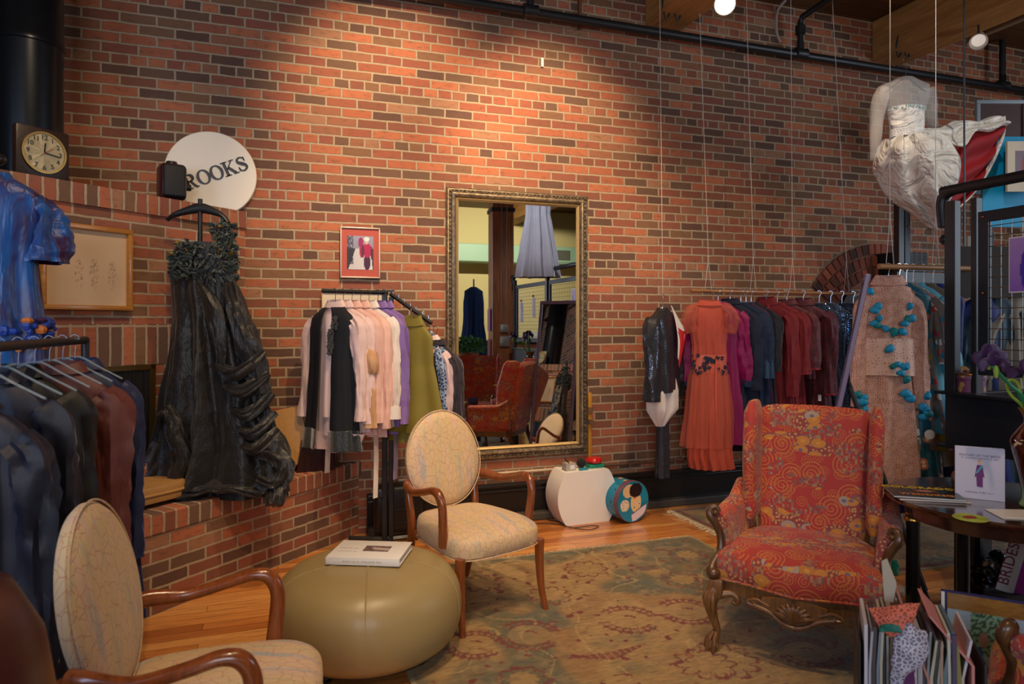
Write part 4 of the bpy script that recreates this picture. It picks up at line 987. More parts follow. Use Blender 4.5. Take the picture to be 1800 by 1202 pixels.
# vase with irises
p = Fl(1790, 893, TZ); vx = Vector((p.x+.01, p.y, TZ+.001))+RT*.065; t = thing('vase', 'tall glazed brown and green vase on the round table', 'vase', tuple(vx))
VG = NM('drip_glaze'); co = VG.uv(obj=True); n1 = VG.noise(co, 7, 3, dist=1.2); zz = VG.N('ShaderNodeSeparateXYZ', {0: co}, out=None).outputs[2]
c1 = VG.ramp(zz, [(.05, L(110, 140, 70)), (.10, L(80, 70, 40)), (.14, L(60, 20, 16)), (.30, L(58, 14, 14)), (.39, L(120, 84, 44))]); VG = VG.fin(VG.mix(VG.M('GREATER_THAN', n1, .62), c1, L(204, 184, 140)), .1, Coat_Weight=.8)
B().lathe(catmull([(.048, 0), (.058, .01), (.048, .045), (.062, .14), (.084, .24), (.086, .28), (.062, .32), (.042, .35), (.044, .375), (.060, .405), (.054, .405), (.038, .375), (.036, .34)], 4), seg=40).done('body', VG, t)
STG = plain('green_stem', L(34, 132, 84), .45); LIM = plain('lime_leaf', L(120, 150, 50), .5); PUR_ = plain('dark_purple_petal', L(58, 34, 78), .45); 
def iris(lab, dx, dy, h, lean, open_=1):
    t = thing('iris', lab, 'flower', (vx.x+dx*.012, vx.y+dy*.012, vx.z+.37))
    e = Vector((dx*lean, dy*lean, h)); b = B().tube([(0, 0, -.12), (dx*lean*.25, dy*lean*.25, h*.35), (dx*lean*.65, dy*lean*.65, h*.7), e], .0065, 8, n=5); b.done('stem', STG, t)
    b = B(); b.tube([e-Vector((0, 0, .03)), e, e+Vector((0, 0, .02))], [.007, .012, .006], 10); b.done('bud_sheath', LIM, t)
    rnd = random.Random(int(h*1000))
    for k in range(6):
        a = k*pi/3+rnd.uniform(-.2, .2); q = Vector((cos(a), sin(a), 0)); up = k % 2
        b = B(); c_ = e+Vector((0, 0, .02))
        if up: P_ = [c_, c_+q*.016+Vector((0, 0, .02)), c_+q*.020+Vector((0, 0, .04)), c_+q*.006+Vector((0, 0, .058))]
        else: P_ = [c_, c_+q*.025+Vector((0, 0, .012)), c_+q*.045+Vector((0, 0, 0)), c_+q*.045-Vector((0, 0, .025))]
        b.tube(P_, [(.004, .003), (.018, .004), (.020, .004), (.008, .003)], 10, n=4, up=(q.y, -q.x, .01)); b.done('petal', PUR_, t)
L_ = [(-RT.x, -RT.y)]
iris('purple iris leaning furthest left out of the vase on the round table', *(-RT*.9-FW*.3)[:2], .20, .225)
iris('purple iris standing second from the left in the vase on the round table', *(-RT*.7+FW*.7)[:2], .22, .15)
iris('purple iris with thick green stem upright in the middle of the vase', *(-RT*.2-FW*.4)[:2], .20, .12)
iris('lowest purple iris close above the vase rim', *(-RT*.6-FW*.1)[:2], .16, .07)
t = tag(B().tube([(0, 0, -.08), tuple(-RT*.05+UP*.03), tuple(-RT*.10+UP*.08), tuple(-RT*.12+UP*.12), tuple(-RT*.105+UP*.145), tuple(-RT*.075+UP*.13), tuple(-RT*.06+UP*.08)], [(.007, .005)]*7, 8, n=6).done('curled_leaf', LIM, loc=tuple(vx+UP*.38)), 'curled lime green leaf looping out of the vase', 'leaf')
# ---------------------------------------------------------------- white barrel pedestal and things on it
a = Fl(992, 923); c = Fl(1072, 917); t = thing('pedestal', 'white barrel shaped pedestal on the wooden floor by the brick wall', 'pedestal', ((a.x+c.x)/2, (a.y+c.y)/2+.11, 0), .04)
hwp = (c.x-a.x)/2; PH = .392
out = []
for k in range(17): v = k/16; out.append((hwp+.068*sin(pi*v)**.85*1.0, v*PH))
o2 = [(x_, z_) for x_, z_ in out]+[(-x_, z_) for x_, z_ in reversed(out)]
B().prism(o2, -.11, .11).done('body', plain('pedestal_white', L(232, 224, 216), .5), t, angle=30)
PT = Vector(((a.x+c.x)/2, (a.y+c.y)/2+.11, PH))
def onp(px, py): q = Fl(px, py, PH); return q
q = onp(991, 827); t = thing('card_box', 'small grey open box with a pen in it on the white pedestal', 'box', (PT.x-.115, PT.y-.03, PH+.001), .15)
b = B(); b.box((0, 0, .003), (.085, .06, .006)); 
for s_ in (-1, 1): b.box((s_*.041, 0, .028), (.003, .06, .056)); b.box((0, s_*.029, .028), (.085, .003, .056))
b.done('tray', plain('grey_card', L(170, 160, 152), .6), t, smooth=False)
B().box((.012, -.031, .026), (.04, .001, .03)).done('paper_label', PAPER, t, smooth=False)
B().box((0, 0, .045), (.076, .052, .012)).done('cards', plain('tan_card', L(190, 150, 100), .7), t, smooth=False)
tag(B().tube([(PT.x-.115, PT.y-.035, PH+.052), (PT.x-.165, PT.y-.05, PH+.098)], .004, 8).done('pen', DARKW), 'black pen sticking up out of the small grey box on the pedestal', 'pen')
t = thing('pin_cushion', 'black ball shaped pin cushion on the white pedestal', 'pin cushion', (PT.x+.005, PT.y+.01, PH+.001))
B().sphere((0, 0, .036), (.035, .035, .035), 20, 12).done('ball', plain('black_felt', L(24, 24, 28), .9), t); B().tube([(.036*cos(a)+.012, .01, .040+.036*sin(a)) for a in [k*pi/8 for k in range(17)]], .0015, 6).done('wrist_band', metal('brass', L(170, 130, 70), .3), t)
t = thing('fabric_clip', 'turquoise plastic clip lying at the front of the white pedestal', 'clip', (PT.x-.015, PT.y-.07, PH+.001), .1)
B().box((0, 0, .008), (.07, .022, .012), bev=.004).box((.035, .012, .008), (.03, .03, .010), bev=.004).done('clip_body', plain('turquoise_plastic', L(20, 140, 160), .35), t)
t = thing('red_pin_cushion', 'glossy red round pin dish on a green box on the white pedestal', 'pin cushion', (PT.x+.112, PT.y+.01, PH+.031))
B().lathe([(.02, 0), (.055, .006), (.066, .024), (.055, .042), (.02, .046), (.002, .044)], seg=32).done('dish', plain('glossy_red', L(200, 24, 26), .18), t)
tag(B().box((0, 0, .014), (.125, .075, .028), bev=.002).done('green_box', plain('green_card', L(20, 128, 96), .5), loc=(PT.x+.115, PT.y, PH+.001), rz=.05), 'flat green box under the red pin dish on the pedestal', 'box')
a = Fl(975, 917); c_ = Fl(1030, 925); b = B().tube([(a.x-.25, a.y+.0, .006), (a.x-.05, a.y-.05, .006), (c_.x-.05, c_.y-.09, .006), (c_.x+.08, c_.y-.05, .006), (c_.x+.03, c_.y-.01, .006), (c_.x-.12, c_.y-.012, .006), (a.x+.02, a.y-.03, .006), (a.x-.03, a.y+.06, .006), (a.x-.01, a.y+.25, .006)], .003, 6, n=8)
tag(b.done('power_cord', plain('dark_cord', L(50, 34, 28), .5)), 'thin dark cord looped on the floor in front of the white pedestal', 'cord')
# hat box on its side
fc = V(1113, 872, 5.13); R_ = .155; ax = (-FW*.80+RT*.50).normalized(); 
t = thing('hat_box', 'round turquoise hat box lying on its side with a painted lady on the lid', 'box', (fc.x, fc.y, 0), atan2(ax.y, ax.x)+pi/2)
# local -Y is the lid side
Mx = Matrix.Translation((0, 0, R_+.004)) @ Matrix.Rotation(pi/2, 4, 'X')
HB = NM('teal_box_print'); co = HB.uv(obj=True); hv = HB.vor(co, 9, dim='3D'); hc = HB.mix(HB.M('LESS_THAN', hv, .28), L(0, 128, 160), L(210, 160, 130)); hn = HB.noise(co, 20, 3); hc = HB.mix(HB.M('GREATER_THAN', hn, .63), hc, L(40, 24, 30)); HB = HB.fin(hc, .3)
B().lathe([(R_-.006, -.19), (R_-.004, -.18), (R_-.004, -.03), (R_-.004, -.02)], seg=64, M=Mx).done('drum', HB, t)
B().lathe([(R_, -.045), (R_+.001, -.04), (R_+.001, -.002), (R_-.001, 0), (R_-.01, 0)], seg=64, M=Mx).done('lid_rim', plain('speckled_rim', L(110, 70, 84), .5, 0, .5, 150), t)
def lady(u, v):
    x, z = (u-.5)*2, (v-.5)*2; r = math.hypot(x, z); c = (.0, .19, .30)
    if x > .45 and z > -.1: c = (.01, .23, .34)
    nz = noise.noise(Vector((x*9, z*9, 0)))*.06
    if ((x+.25)/.42)**2+((z-.55)/.34)**2 < 1 and z > .28+.15*x: c = L(222, 180, 130)[:3]
    if math.hypot(x+.55, z+.12) < .29:
        c = L(226, 204, 170)[:3]
        if abs(noise.noise(Vector((x*14, z*16, 3)))) < .03: c = (.15, .1, .08)
    if math.hypot((x-.17)/.34, (z+.05)/.5) < 1: c = L(228, 188, 132)[:3]
    if math.hypot((x-.16)/.42+nz*2, (z-.56)/.36+nz*2) < 1: c = L(36, 18, 20)[:3]
    for ex, ez in ((.06, -.28), (.38, -.12)):
        if math.hypot((x-ex)/.10, (z-ez)/.05) < 1: c = (.85, .82, .8)
        if math.hypot((x-ex)/.045, (z-ez)/.045) < 1: c = (.05, .02, .02)
    if math.hypot((x-.08)/.06, (z-.18)/.05) < 1: c = (.5, .08, .08)
    q = z+.52-.45*(x-.35)
    if -.34 < q < .12 and -.1 < x < .86-.25*max(0, -q) and r < .97: c = L(224, 200, 204)[:3]
    if .08 < q < .13 and -.12 < x < .88: c = (.08, .03, .05)
    return c
me = bpy.data.meshes.new('lid_print'); vs = []; cols = []; fs = []; NR, NA = 34, 96
for i in range(NR+1):
    for k in range(NA):
        r = max(.001, i/NR); a = 2*pi*k/NA; vs.append((r*(R_-.004)*cos(a), -.0015, R_+.004+r*(R_-.004)*sin(a))); cols.append(lady(.5+.5*r*cos(a), .5+.5*r*sin(a)))
        if i: fs.append(((i-1)*NA+k, (i-1)*NA+(k+1) % NA, i*NA+(k+1) % NA, i*NA+k))
me.from_pydata(vs, [], fs); at = me.color_attributes.new('Col', 'FLOAT_COLOR', 'POINT'); at.data.foreach_set('color', [q for c in cols for q in (*c, 1)]); me.materials.append(vcol(.3))
o = bpy.data.objects.new('lid_print', me); COL.objects.link(o); o.parent = t
# ---------------------------------------------------------------- hearth cushions and purse
def cushion(name, lab, loc, size, rot, group=None):
    t = thing(name, lab, 'cushion', loc); t.rotation_euler = rot
    b = B(); rings = []; sx, sy, sz = size
    for k in range(13):
        v = -1+2*k/12; zz = v*sz/2; s_ = (1-abs(v)**3.2)**.28 if abs(v) < 1 else .02; r = []
        for j in range(72):
            a = 2*pi*j/72; ca, sa = cos(a), sin(a); q = (abs(ca)**9+abs(sa)**9)**(-1/9); x = ca*q*sx/2*(.9+.1*s_); y = sa*q*sy/2*(.9+.1*s_)
            e = 1-.5*max(0, (max(abs(x)/(sx/2), abs(y)/(sy/2))-.55))
            r.append(Vector((x*min(1, .02+s_) if abs(v) > .99 else x, y*min(1, .02+s_) if abs(v) > .99 else y, zz*e)))
        rings.append(r)
    b.quadstrip(rings, True, True); b.done('pad', TANC, t)
    o = [Vector((c_*q*sx/2, s__*q*sy/2, 0)) for c_, s__, q in [(cos(a), sin(a), (abs(cos(a))**9+abs(sin(a))**9)**(-1/9)) for a in [2*pi*j/80 for j in range(81)]]]
    B().tube(o, .008, 8, cap=False).done('piping', TANC, t); return t
TANC = NM('tan_crackle_cushion'); co = TANC.uv(); e1 = TANC.M('LESS_THAN', TANC.vor(co, 22, 'DISTANCE_TO_EDGE'), .02); TANC = TANC.fin(TANC.mix(TANC.M('MULTIPLY', e1, .4), L(178, 132, 74), L(120, 82, 60)), .45)
p = hearth(215, 890, HZ)
cushion('bench_cushion', 'flat tan cushion lying on the left of the brick hearth', (p.x-.06, p.y-.02, HZ+.07), (.66, .44, .13), (0, 0, FANG))
p = W(494, 760, .16); cushion('leaning_cushion', 'tan cushion leaning upright on the hearth behind the black gown', (p.x, p.y, HZ+.205), (.34, .38, .09), (radians(76), radians(-12), -.12))
p = Fl(556, 826, HZ); t = thing('handbag', 'dark burgundy leather box bag on the hearth under the pink shirt sleeve', 'bag', (p.x, p.y+.02, HZ+.001), .1)
b = B(); b.prism([(-.135, 0), (.115, 0), (.10, .16), (-.06, .22), (-.10, .2)], -.06, .07); b.done('body', plain('burgundy_leather', L(48, 20, 26), .28), t, smooth=False)
b = B(); b.box((.118, 0, .075), (.012, .13, .13), bev=.004).box((.13, 0, .07), (.010, .12, .11), bev=.004); b.done('gusset', plain('burgundy_leather', L(48, 20, 26), .28), t)
# ---------------------------------------------------------------- hangers and garments
HG = 'clear plastic hangers'
def hanger(label, loc, rz, group=None, w_=.19, mat=None, drop=.09):
    """loc: the point where the garment's neck hangs; the hook reaches up by drop"""
    t = thing('hanger', label, 'hanger', loc, rz, group)
    b = B().tube([(-.012, 0, drop-.012), (-.018, 0, drop+.006), (-.004, 0, drop+.020), (.014, 0, drop+.010), (.012, 0, drop-.01), (.002, 0, drop-.03), (0, 0, .0)], .0022, 6, n=4); b.done('hook', CHROME, t)
    b = B().tube([(-w_, 0, -.085), (-w_*.5, 0, -.035), (-.03, 0, .0), (0, 0, .006), (.03, 0, .0), (w_*.5, 0, -.035), (w_, 0, -.085)], [(.004, .008)]*7, 8, n=4); b.done('shoulder_bar', mat or CLEAR, t)
    return t
def garment(name, label, cat, loc, rz, mat, length=.7, sh=.2, chest=None, waist=None, hem=None, hd=.055, hemd=None, folds=8, amp=.02, na=.006,
            sl=None, slr=(.062, .045), spread=.05, slmat=None, slcrump=.018, neck=.062, group=None, seed=0, slope=.09, fwd=0, collar=None, bodymat_name='body', hemx=0, wz=.38, slfwd=-.02):
    t = thing(name, label, cat, loc, rz, group); chest = chest or sh*.98; waist = waist or chest*.92; hem = hem or chest*1.15; hemd = hemd or hd*1.6
    prof = [(.0, neck, hd*.55, 0), (-.018, neck*1.15, hd*.7, 0), (-.035, neck*1.7, hd*.8, .001), (-slope*.72, sh*.82, hd*.95, .002), (-slope, sh*.97, hd, .003), (-slope-.04, sh, hd*1.05, amp*.2), (-slope-.12, chest, hd*1.15, amp*.35),
            (-length*wz, waist, hd*1.15, amp*.5, hemx*.3), (-length*.7, (waist+hem)/2*1.02, (hd+hemd)/2, amp*.85, hemx*.7), (-length, hem, hemd, amp*1.1, hemx)]
    prof = sorted({p[0]: p for p in prof}.values(), key=lambda p: -p[0])
    B().drape(prof, folds, seed, na=na, step=.02).done(bodymat_name, mat, t)
    if sl:
        for s_ in (-1, 1):
            r0, r1 = slr; p0 = Vector((s_*(sh-.035), 0, -slope-.045))
            P = [p0+Vector((-s_*.01, 0, .03)), p0+Vector((s_*.03, 0, -.03)), p0+Vector((s_*(.035+spread*.4), slfwd*.5, -sl*.35)), p0+Vector((s_*(.03+spread*.8), slfwd, -sl*.7)), p0+Vector((s_*(.03+spread), slfwd*1.2, -sl))]
            B().tube(P, [(r0*.8, r0*.7), (r0, r0*.9), ((r0*1.05+r1)/2, (r0+r1)/2*.85), (r1*1.08, r1*.85), (r1, r1*.8)], 22, cap=False, crumple=slcrump, seed=seed+s_, n=9, up=(0, 1, 0)).done('sleeve', slmat or mat, t)
    if collar:
        cm, ch = collar; b = B()
        rings = []
        for z, r_ in ((-.03, 1.25), (0, 1.02), (ch, 1.0), (ch*.8, 1.12), (-.012, 1.5)):
            rings.append([Vector((neck*r_*cos(a), hd*.62*r_*sin(a)*(1.1 if sin(a) < 0 else 1), z-.5*max(0, -sin(a))*ch*(1 if z > 0 else .5))) for a in [2*pi*k/36 for k in range(36)]])
        b.quadstrip(rings, True, False); b.done('collar', cm, t)
    return t
# ------------- black gown on a wooden stand, on the hearth
gp_ = Fl(352, 862, HZ); gZ = Vector((gp_.x, gp_.y)).dot(Vector((FW.x, FW.y))); 
gl = Vector((gp_.x, gp_.y, HZ+.001)); K = gZ/1200
GR = -TH-.0
def gx(px): return (px-352)*K
def gz(py): return CAM_H+(568-py)*K-HZ
t = thing('dress_stand', 'black dress stand with shaped hanger top and wooden wheeled base under the black gown', 'dress stand', gl, GR)
B().tube([(0, 0, .05), (0, 0, gz(350))], .013, 12).done('pole', BLACKM, t)
b = B().tube([(gx(294), 0, gz(387)), (gx(305), 0, gz(379)), (gx(325), 0, gz(372)), (0, 0, gz(366)), (gx(375), 0, gz(372)), (gx(392), 0, gz(380)), (gx(402), 0, gz(392))], [(.010, .02), (.014, .024), (.022, .022), (.030, .02), (.022, .022), (.014, .024), (.010, .02)], 12, n=5); b.done('hanger_bar', BLACKM, t)
B().box((0, -.03, .045), (.42, .30, .02), bev=.006).done('base_board', PINE, t)
for sx in (-1, 1):
    for sy in (-1, 1):
        B().sphere((sx*.17, -.03+sy*.12, .017), (.012, .017, .017), 12, 8).done('caster', BLACKM, t)
TAF = NM('black_taffeta'); co = TAF.uv(obj=True); n1 = TAF.noise(TAF.uv((3, 3, 1), obj=True), 3, 4, .6, dist=1.0); n2 = TAF.noise(co, 18, 3); TAF.bump(TAF.M('ADD', n1, TAF.M('MULTIPLY', n2, .4)), .55, .03)
TAF = TAF.fin(TAF.mix(n1, L(14, 12, 13), L(28, 24, 24)), .45, Specular_IOR_Level=.45, Sheen_Weight=.15)
t = thing('evening_gown', 'long black taffeta one shoulder gown with dark green feather bodice on the brick hearth', 'gown', gl, GR)
rows = [(478, 301, 414, .006), (500, 302, 414, .010), (540, 303, 418, .010), (562, 303, 424, .014), (600, 302, 436, .024), (650, 296, 452, .036), (700, 288, 466, .044), (745, 281, 478, .05), (785, 276, 488, .055), (820, 262, 494, .06), (850, 246, 500, .062), (866, 236, 504, .06)]
prof = [(gz(y), (gx(b_)-gx(a_))/2, (gx(b_)-gx(a_))/2*(.42 if y < 600 else .42), A, (gx(a_)+gx(b_))/2, 0) for y, a_, b_, A in rows]
B().drape(prof, 9, 5, seg=150, step=.018, na=.012).done('skirt', TAF, t)
# bodice under feathers
prof = [(gz(y), (gx(b_)-gx(a_))/2, .085, .002, (gx(a_)+gx(b_))/2, 0) for y, a_, b_ in ((428, 312, 396), (445, 304, 408), (480, 303, 412))]
B().drape(prof, 7, 2, step=.02).done('bodice', TAF, t)
FE = plain('dark_green_feather', L(16, 40, 36), .5, 0, .2, 60, Sheen_Weight=.5); rnd = random.Random(8); b = B()
def blade(b, p, d, l, w_, mi=0):
    s_ = d.cross(Vector((rnd.uniform(-1, 1), rnd.uniform(-1, 1), rnd.uniform(-1, 1)))).normalized()*w_; n_ = d.cross(s_).normalized()*l*.16
    vs = [p-s_*.2, p+d*l*.4-s_+n_, p+d*l+n_*.2, p+d*l*.4+s_+n_, p+s_*.2]; v = [b.bm.verts.new(q) for q in vs]; f = b.bm.faces.new(v); f.material_index = mi
for k in range(620):
    a = rnd.uniform(0, 2*pi); y = rnd.uniform(428, 492); q = Vector((gx(358)+.172*cos(a), .10*sin(a), gz(y)))
    if y < 446 and q.x < gx(325): continue
    d = Vector((cos(a)+rnd.uniform(-.8, .8), sin(a)+rnd.uniform(-.6, .6), rnd.uniform(-.9, .9))).normalized(); blade(b, q-d*.01, d, rnd.uniform(.03, .06), rnd.uniform(.010, .02), 1 if rnd.random() < .05 else 0)
for k in range(220):
    y = rnd.uniform(393, 440); q = Vector((gx(390+ (y-393)*.15+rnd.uniform(-12, 14)), rnd.uniform(-.05, .05), gz(y))); d = Vector((rnd.uniform(-1, 1), rnd.uniform(-1, .4), rnd.uniform(-.8, 1))).normalized(); blade(b, q, d, rnd.uniform(.03, .055), rnd.uniform(.01, .018), 1 if rnd.random() < .06 else 0)
o = b.done('feather_trim', [FE, plain('gold_bead_leaf', L(150, 120, 50), .35, .4)], t, smooth=False, solid=.0012); tag(o, kind='stuff')
# ruched side drape, puffs and train
def swag(b, pts, r, cr=.02, seed=0): b.tube([(gx(x), y_, gz(y)) for x, y, y_ in pts], r, 24, crumple=cr, seed=seed, n=7)
b = B()
swag(b, [(412, 500, -.05), (424, 545, -.07), (438, 590, -.08), (455, 640, -.07), (466, 690, -.07)], [(.03, .04), (.05, .05), (.06, .05), (.07, .05), (.06, .04)], .03, 1)
for i, (x0_, y0_, x1_, y1_) in enumerate(((395, 640, 472, 618), (408, 672, 480, 655), (418, 712, 487, 690), (425, 742, 492, 722), (432, 770, 497, 752))):
    swag(b, [(x0_, y0_, -.11), ((x0_+x1_)/2, max(y0_, y1_)+12, -.145), (x1_, y1_, -.07)], [(.016, .012), (.036, .030), (.018, .02)], .020, i+3)
b.done('ruched_drape', TAF, t)
b = B()
swag(b, [(360, 500, -.09), (390, 545, -.12), (402, 600, -.13), (405, 640, -.12)], [(.02, .01), (.05, .02), (.04, .02), (.02, .01)], .012, 11)
swag(b, [(300, 750, -.07), (316, 722, -.12), (330, 762, -.15), (345, 800, -.15), (322, 850, -.17)], [(.03, .03), (.055, .04), (.05, .05), (.06, .05), (.05, .03)], .03, 21)
swag(b, [(296, 780, -.06), (280, 815, -.10), (262, 850, -.13), (250, 868, -.15)], [(.05, .05), (.06, .05), (.07, .045), (.04, .02)], .03, 22)
b.done('side_puff', TAF, t)
b = B()
swag(b, [(480, 760, -.05), (492, 800, -.08), (498, 840, -.12), (503, 872, -.21)], [(.05, .06), (.075, .07), (.06, .05), (.035, .022)], .035, 31)
swag(b, [(465, 790, -.10), (500, 800, -.13), (514, 818, -.14), (500, 842, -.16), (470, 832, -.17)], [(.04, .04), (.05, .04), (.045, .04), (.04, .035), (.03, .02)], .035, 32)
b.done('gathered_hem', TAF, t)
b = B(); 
def trn(u, v, q): return (0, .012*sin(u*31)+.01*noise.noise(q*9), .020*abs(noise.noise(q*Vector((6, 6, 6)).x if False else q*7))+.012*sin(u*23+v*4))
b.sheet([[(gx(192), -.02, .03), (gx(250), -.06, .055), (gx(330), -.06, .10), (gx(420), -.05, .09), (gx(500), -.05, .06)],
         [(gx(190), -.10, .015), (gx(250), -.16, .03), (gx(330), -.19, .05), (gx(420), -.19, .05), (gx(502), -.16, .03)],
         [(gx(205), -.16, .008), (gx(262), -.24, .010), (gx(330), -.27, .012), (gx(410), -.22, .045), (gx(470), -.22, .012)]], n=14, m=40, fn=trn)
b.done('train', TAF, t, solid=.006)
# ------------- four way rack by the wall
pp = Fl(681, 955); t = thing('clothes_rack', 'black square tube clothes rack holding shirts beside the wall mirror', 'clothes rack', (pp.x, pp.y, 0), -TH)
RZ = 1.72
B().box((-.018, 0, RZ/2), (.034, .034, RZ), bev=.003).done('post', BLACKM, t, smooth=False); B().box((.024, .01, RZ/2-.02), (.03, .03, RZ-.04), bev=.003).done('post', BLACKM, t, smooth=False)
for (dx, dy) in ((-.27, .03), (.20, .08), (-.05, -.22), (.10, -.20)):
    B().tube([(0, 0, .028), (dx, dy, .028)], [(.016, .014)]*2, 4).done('foot', BLACKM, t)
    B().sphere((dx*.95, dy*.95, .012), (.010, .012, .012), 10, 6).done('glide', BLACKM, t)
ad = Vector((-.81, -.58, 0))         # local: x = cam right, y = cam forward
B().tube([(0, 0, RZ-.012), tuple(ad*.46+Vector((0, 0, RZ-.012)))], [(.014, .012)]*2, 4).done('arm', BLACKM, t)
B().box((-.02, 0, RZ), (.13, .03, .012)).done('cap', BLACKM, t)
wd = Vector((.30, -.16, -.20)); B().tube([(0.02, 0, RZ-.02), tuple(wd+Vector((.02, 0, RZ-.02)))], [(.014, .012)]*2, 4).done('slanted_arm', BLACKM, t)
for k in range(7): q = Vector((.02, 0, RZ-.005))+wd*(k+.5)/7; B().tube([tuple(q), tuple(q+Vector((0, 0, .022)))], .004, 6).done('peg', CHROME, t)
wn_ = RT*(-.50)+FW*(-.86); grz = face_rz(wn_.x, wn_.y)
def armpt(s, z=RZ-.115): q = RT*(ad.x*s)+FW*(ad.y*s); return Vector((pp.x+q.x, pp.y+q.y, z))
def warm(k, z=-.115): q = wd*(k+.5)/7; v = RT*(q.x+.02)+FW*q.y; return Vector((pp.x+v.x, pp.y+v.y, RZ-.01+q.z+z))
PK = cloth('pale_pink_satin', L(232, 200, 194), .45, .3, bump=.35, streak=6); PK2 = cloth('peach_pink_cotton', L(232, 186, 172), .6, .2, bump=.35, streak=6); WH = cloth('ivory_white_cotton', L(230, 218, 210), .6, .2, bump=.3, streak=6)
BG = cloth('beige_satin', L(206, 160, 118), .4, .2, bump=.3); LIL = cloth('lilac_silk', L(134, 104, 168), .5, .3, bump=.3, streak=5); OLI = cloth('olive_silk', L(132, 118, 44), .38, .3, bump=.5, streak=5)
NAVP = relief('blue_flocked_print', L(150, 168, 190), L(44, 62, 104), 40, .6); DKL = lace('dark_plum_lace', L(34, 24, 36), sc=45, base=1.0)
BLKF = cloth('black_crepe', L(26, 28, 34), .75, .25, bump=.2); BVEL = plain('black_burnout_velvet', L(14, 24, 28), .35, 0, .9, 90, Sheen_Weight=.8)
GS = 'shirts on the black rack'
def hgr(lab, p, rz, g=None, **k): return hanger(lab, tuple(p), rz, g, **k)
s0 = .37
specs = [('pale pink satin shirt under the black vest at the front of the rack', PK, s0, .84, .60, .0),
         ('second pale pink shirt, directly behind the black vest', PK, s0-.055, .82, .62, 0),
         ('peach pink shirt hanging next to the beige satin bow', PK2, s0-.115, .84, .62, 0),
         ('pale peach long shirt, third behind the black vest', PK2, s0-.175, .86, .66, 0),
         ('ivory white shirt with turned cuff, left of the lilac blouse', WH, s0-.235, .80, .60, 0),
         ('lilac silk blouse between the white shirt and the olive blouse', LIL, s0-.30, .80, .64, 0),
         ('second lilac blouse pressed behind the first lilac one', LIL, s0-.345, .86, .62, 0)]
for i, (lab, mt, s_, ln, sl, _) in enumerate(specs):
    q = armpt(s_, RZ-.10); kw = dict(length=ln, sh=.205, chest=.195, waist=.185, hem=.21-(.015 if i == 0 else 0), hd=.028 if i else .035, hemd=.05 if i else .06, sl=sl, slr=(.054, .038), spread=.05, collar=(mt, .035), group=GS, seed=i+1, amp=.022, folds=7, slfwd=-.03)
    g_ = garment('shirt', lab, 'shirt', q, grz, mt, **kw)
    if i == 0:
        b = B().drape([(-.06, .03, .02, 0, 0, -.055), (-.4, .03, .012, .004, 0, -.06), (-.72, .035, .012, .006, 0, -.075)], 3, 4, seg=24); b.done('placket', mt, g_)
        # lower uneven frill
        rnd = random.Random(3); b = B(); b.drape([(-.82, .25, .075, .02), (-.90, .20, .07, .03), (-.94, .17, .06, .045)], 6, 9, step=.015); b.done('hem_frill', mt, g_)
    if i == 4:
        B().tube([(.235, -.035, -.66), (.238, -.04, -.74)], [(.056, .046), (.058, .048)], 20, n=2).done('cuff', mt, g_)
    hgr(['hanger inside the front pink shirt and black vest', 'hanger inside the second pink shirt', 'hanger inside the peach pink shirt with the beige bow', 'hanger inside the long pale peach shirt', 'hanger inside the white shirt', 'hanger inside the lilac blouse', 'hanger inside the rear lilac blouse'][i], armpt(s_, RZ-.10), grz+pi/2*0, 'hangers on the black rack', w_=.17)
# long black vest worn over the front shirt
q = armpt(s0+.012, RZ-.10); t = thing('vest', 'long black open front vest with shiny velvet hem over the front pink shirt', 'vest', tuple(q), grz, None)
for s_ in (-1, 1):
    if s_ == 1: a0_, a1_ = radians(-90+15), radians(60)
    else: a0_, a1_ = radians(120), radians(270-15)
    b = B(); b.drape([(-.02, .085, .045, 0), (-.07, .16, .055, .001), (-.10, .185, .06, .002), (-.16, .195, .066, .006), (-.35, .185, .072, .012), (-.66, .205, .088, .018), (-.90, .225, .10, .022)], 7, 15+s_, seg=40, t0=a0_, t1=a1_, na=.004); b.done('front_panel', BLKF, t, solid=.004)
    b = B(); b.drape([(-.80, .218, .098, .020), (-.86, .224, .102, .022), (-.93, .232, .106, .024)], 7, 15+s_, seg=40, t0=a0_, t1=a1_, na=.006, step=.008); b.done('velvet_hem', BVEL, t, solid=.006)
B().drape([(-.02, .085, .045, 0), (-.07, .16, .055, .001), (-.10, .185, .06, .002), (-.35, .185, .072, .012), (-.90, .225, .10, .022)], 7, 15, seg=40, t0=radians(60), t1=radians(120), na=.004).done('back_panel', BLKF, t, solid=.004)
b = B()
for k in range(60):
    z = -.08-.24*k/60; b.sphere((.05+.02*sin(k*1.7)+(.03 if k < 20 else 0), -.066-.004*(k % 3)-.012*k/60, z), (.012, .004, .009), 6, 4)
b.done('velvet_trim', BVEL, t)
# beige satin bow hanging between
q = armpt(s0-.085, RZ-.10); t = thing('satin_sash', 'beige satin sash with a knotted bow hanging between the pink shirts', 'sash', tuple(q), grz)
b = B().tube([(.18, -.03, -.30), (.22, -.05, -.33), (.235, -.05, -.40), (.225, -.05, -.46), (.235, -.05, -.60), (.24, -.05, -.78)], [(.02, .01), (.05, .03), (.055, .03), (.03, .02), (.05, .03), (.055, .03)], 18, crumple=.02, seed=4, n=6); b.done('bow', BG, t)
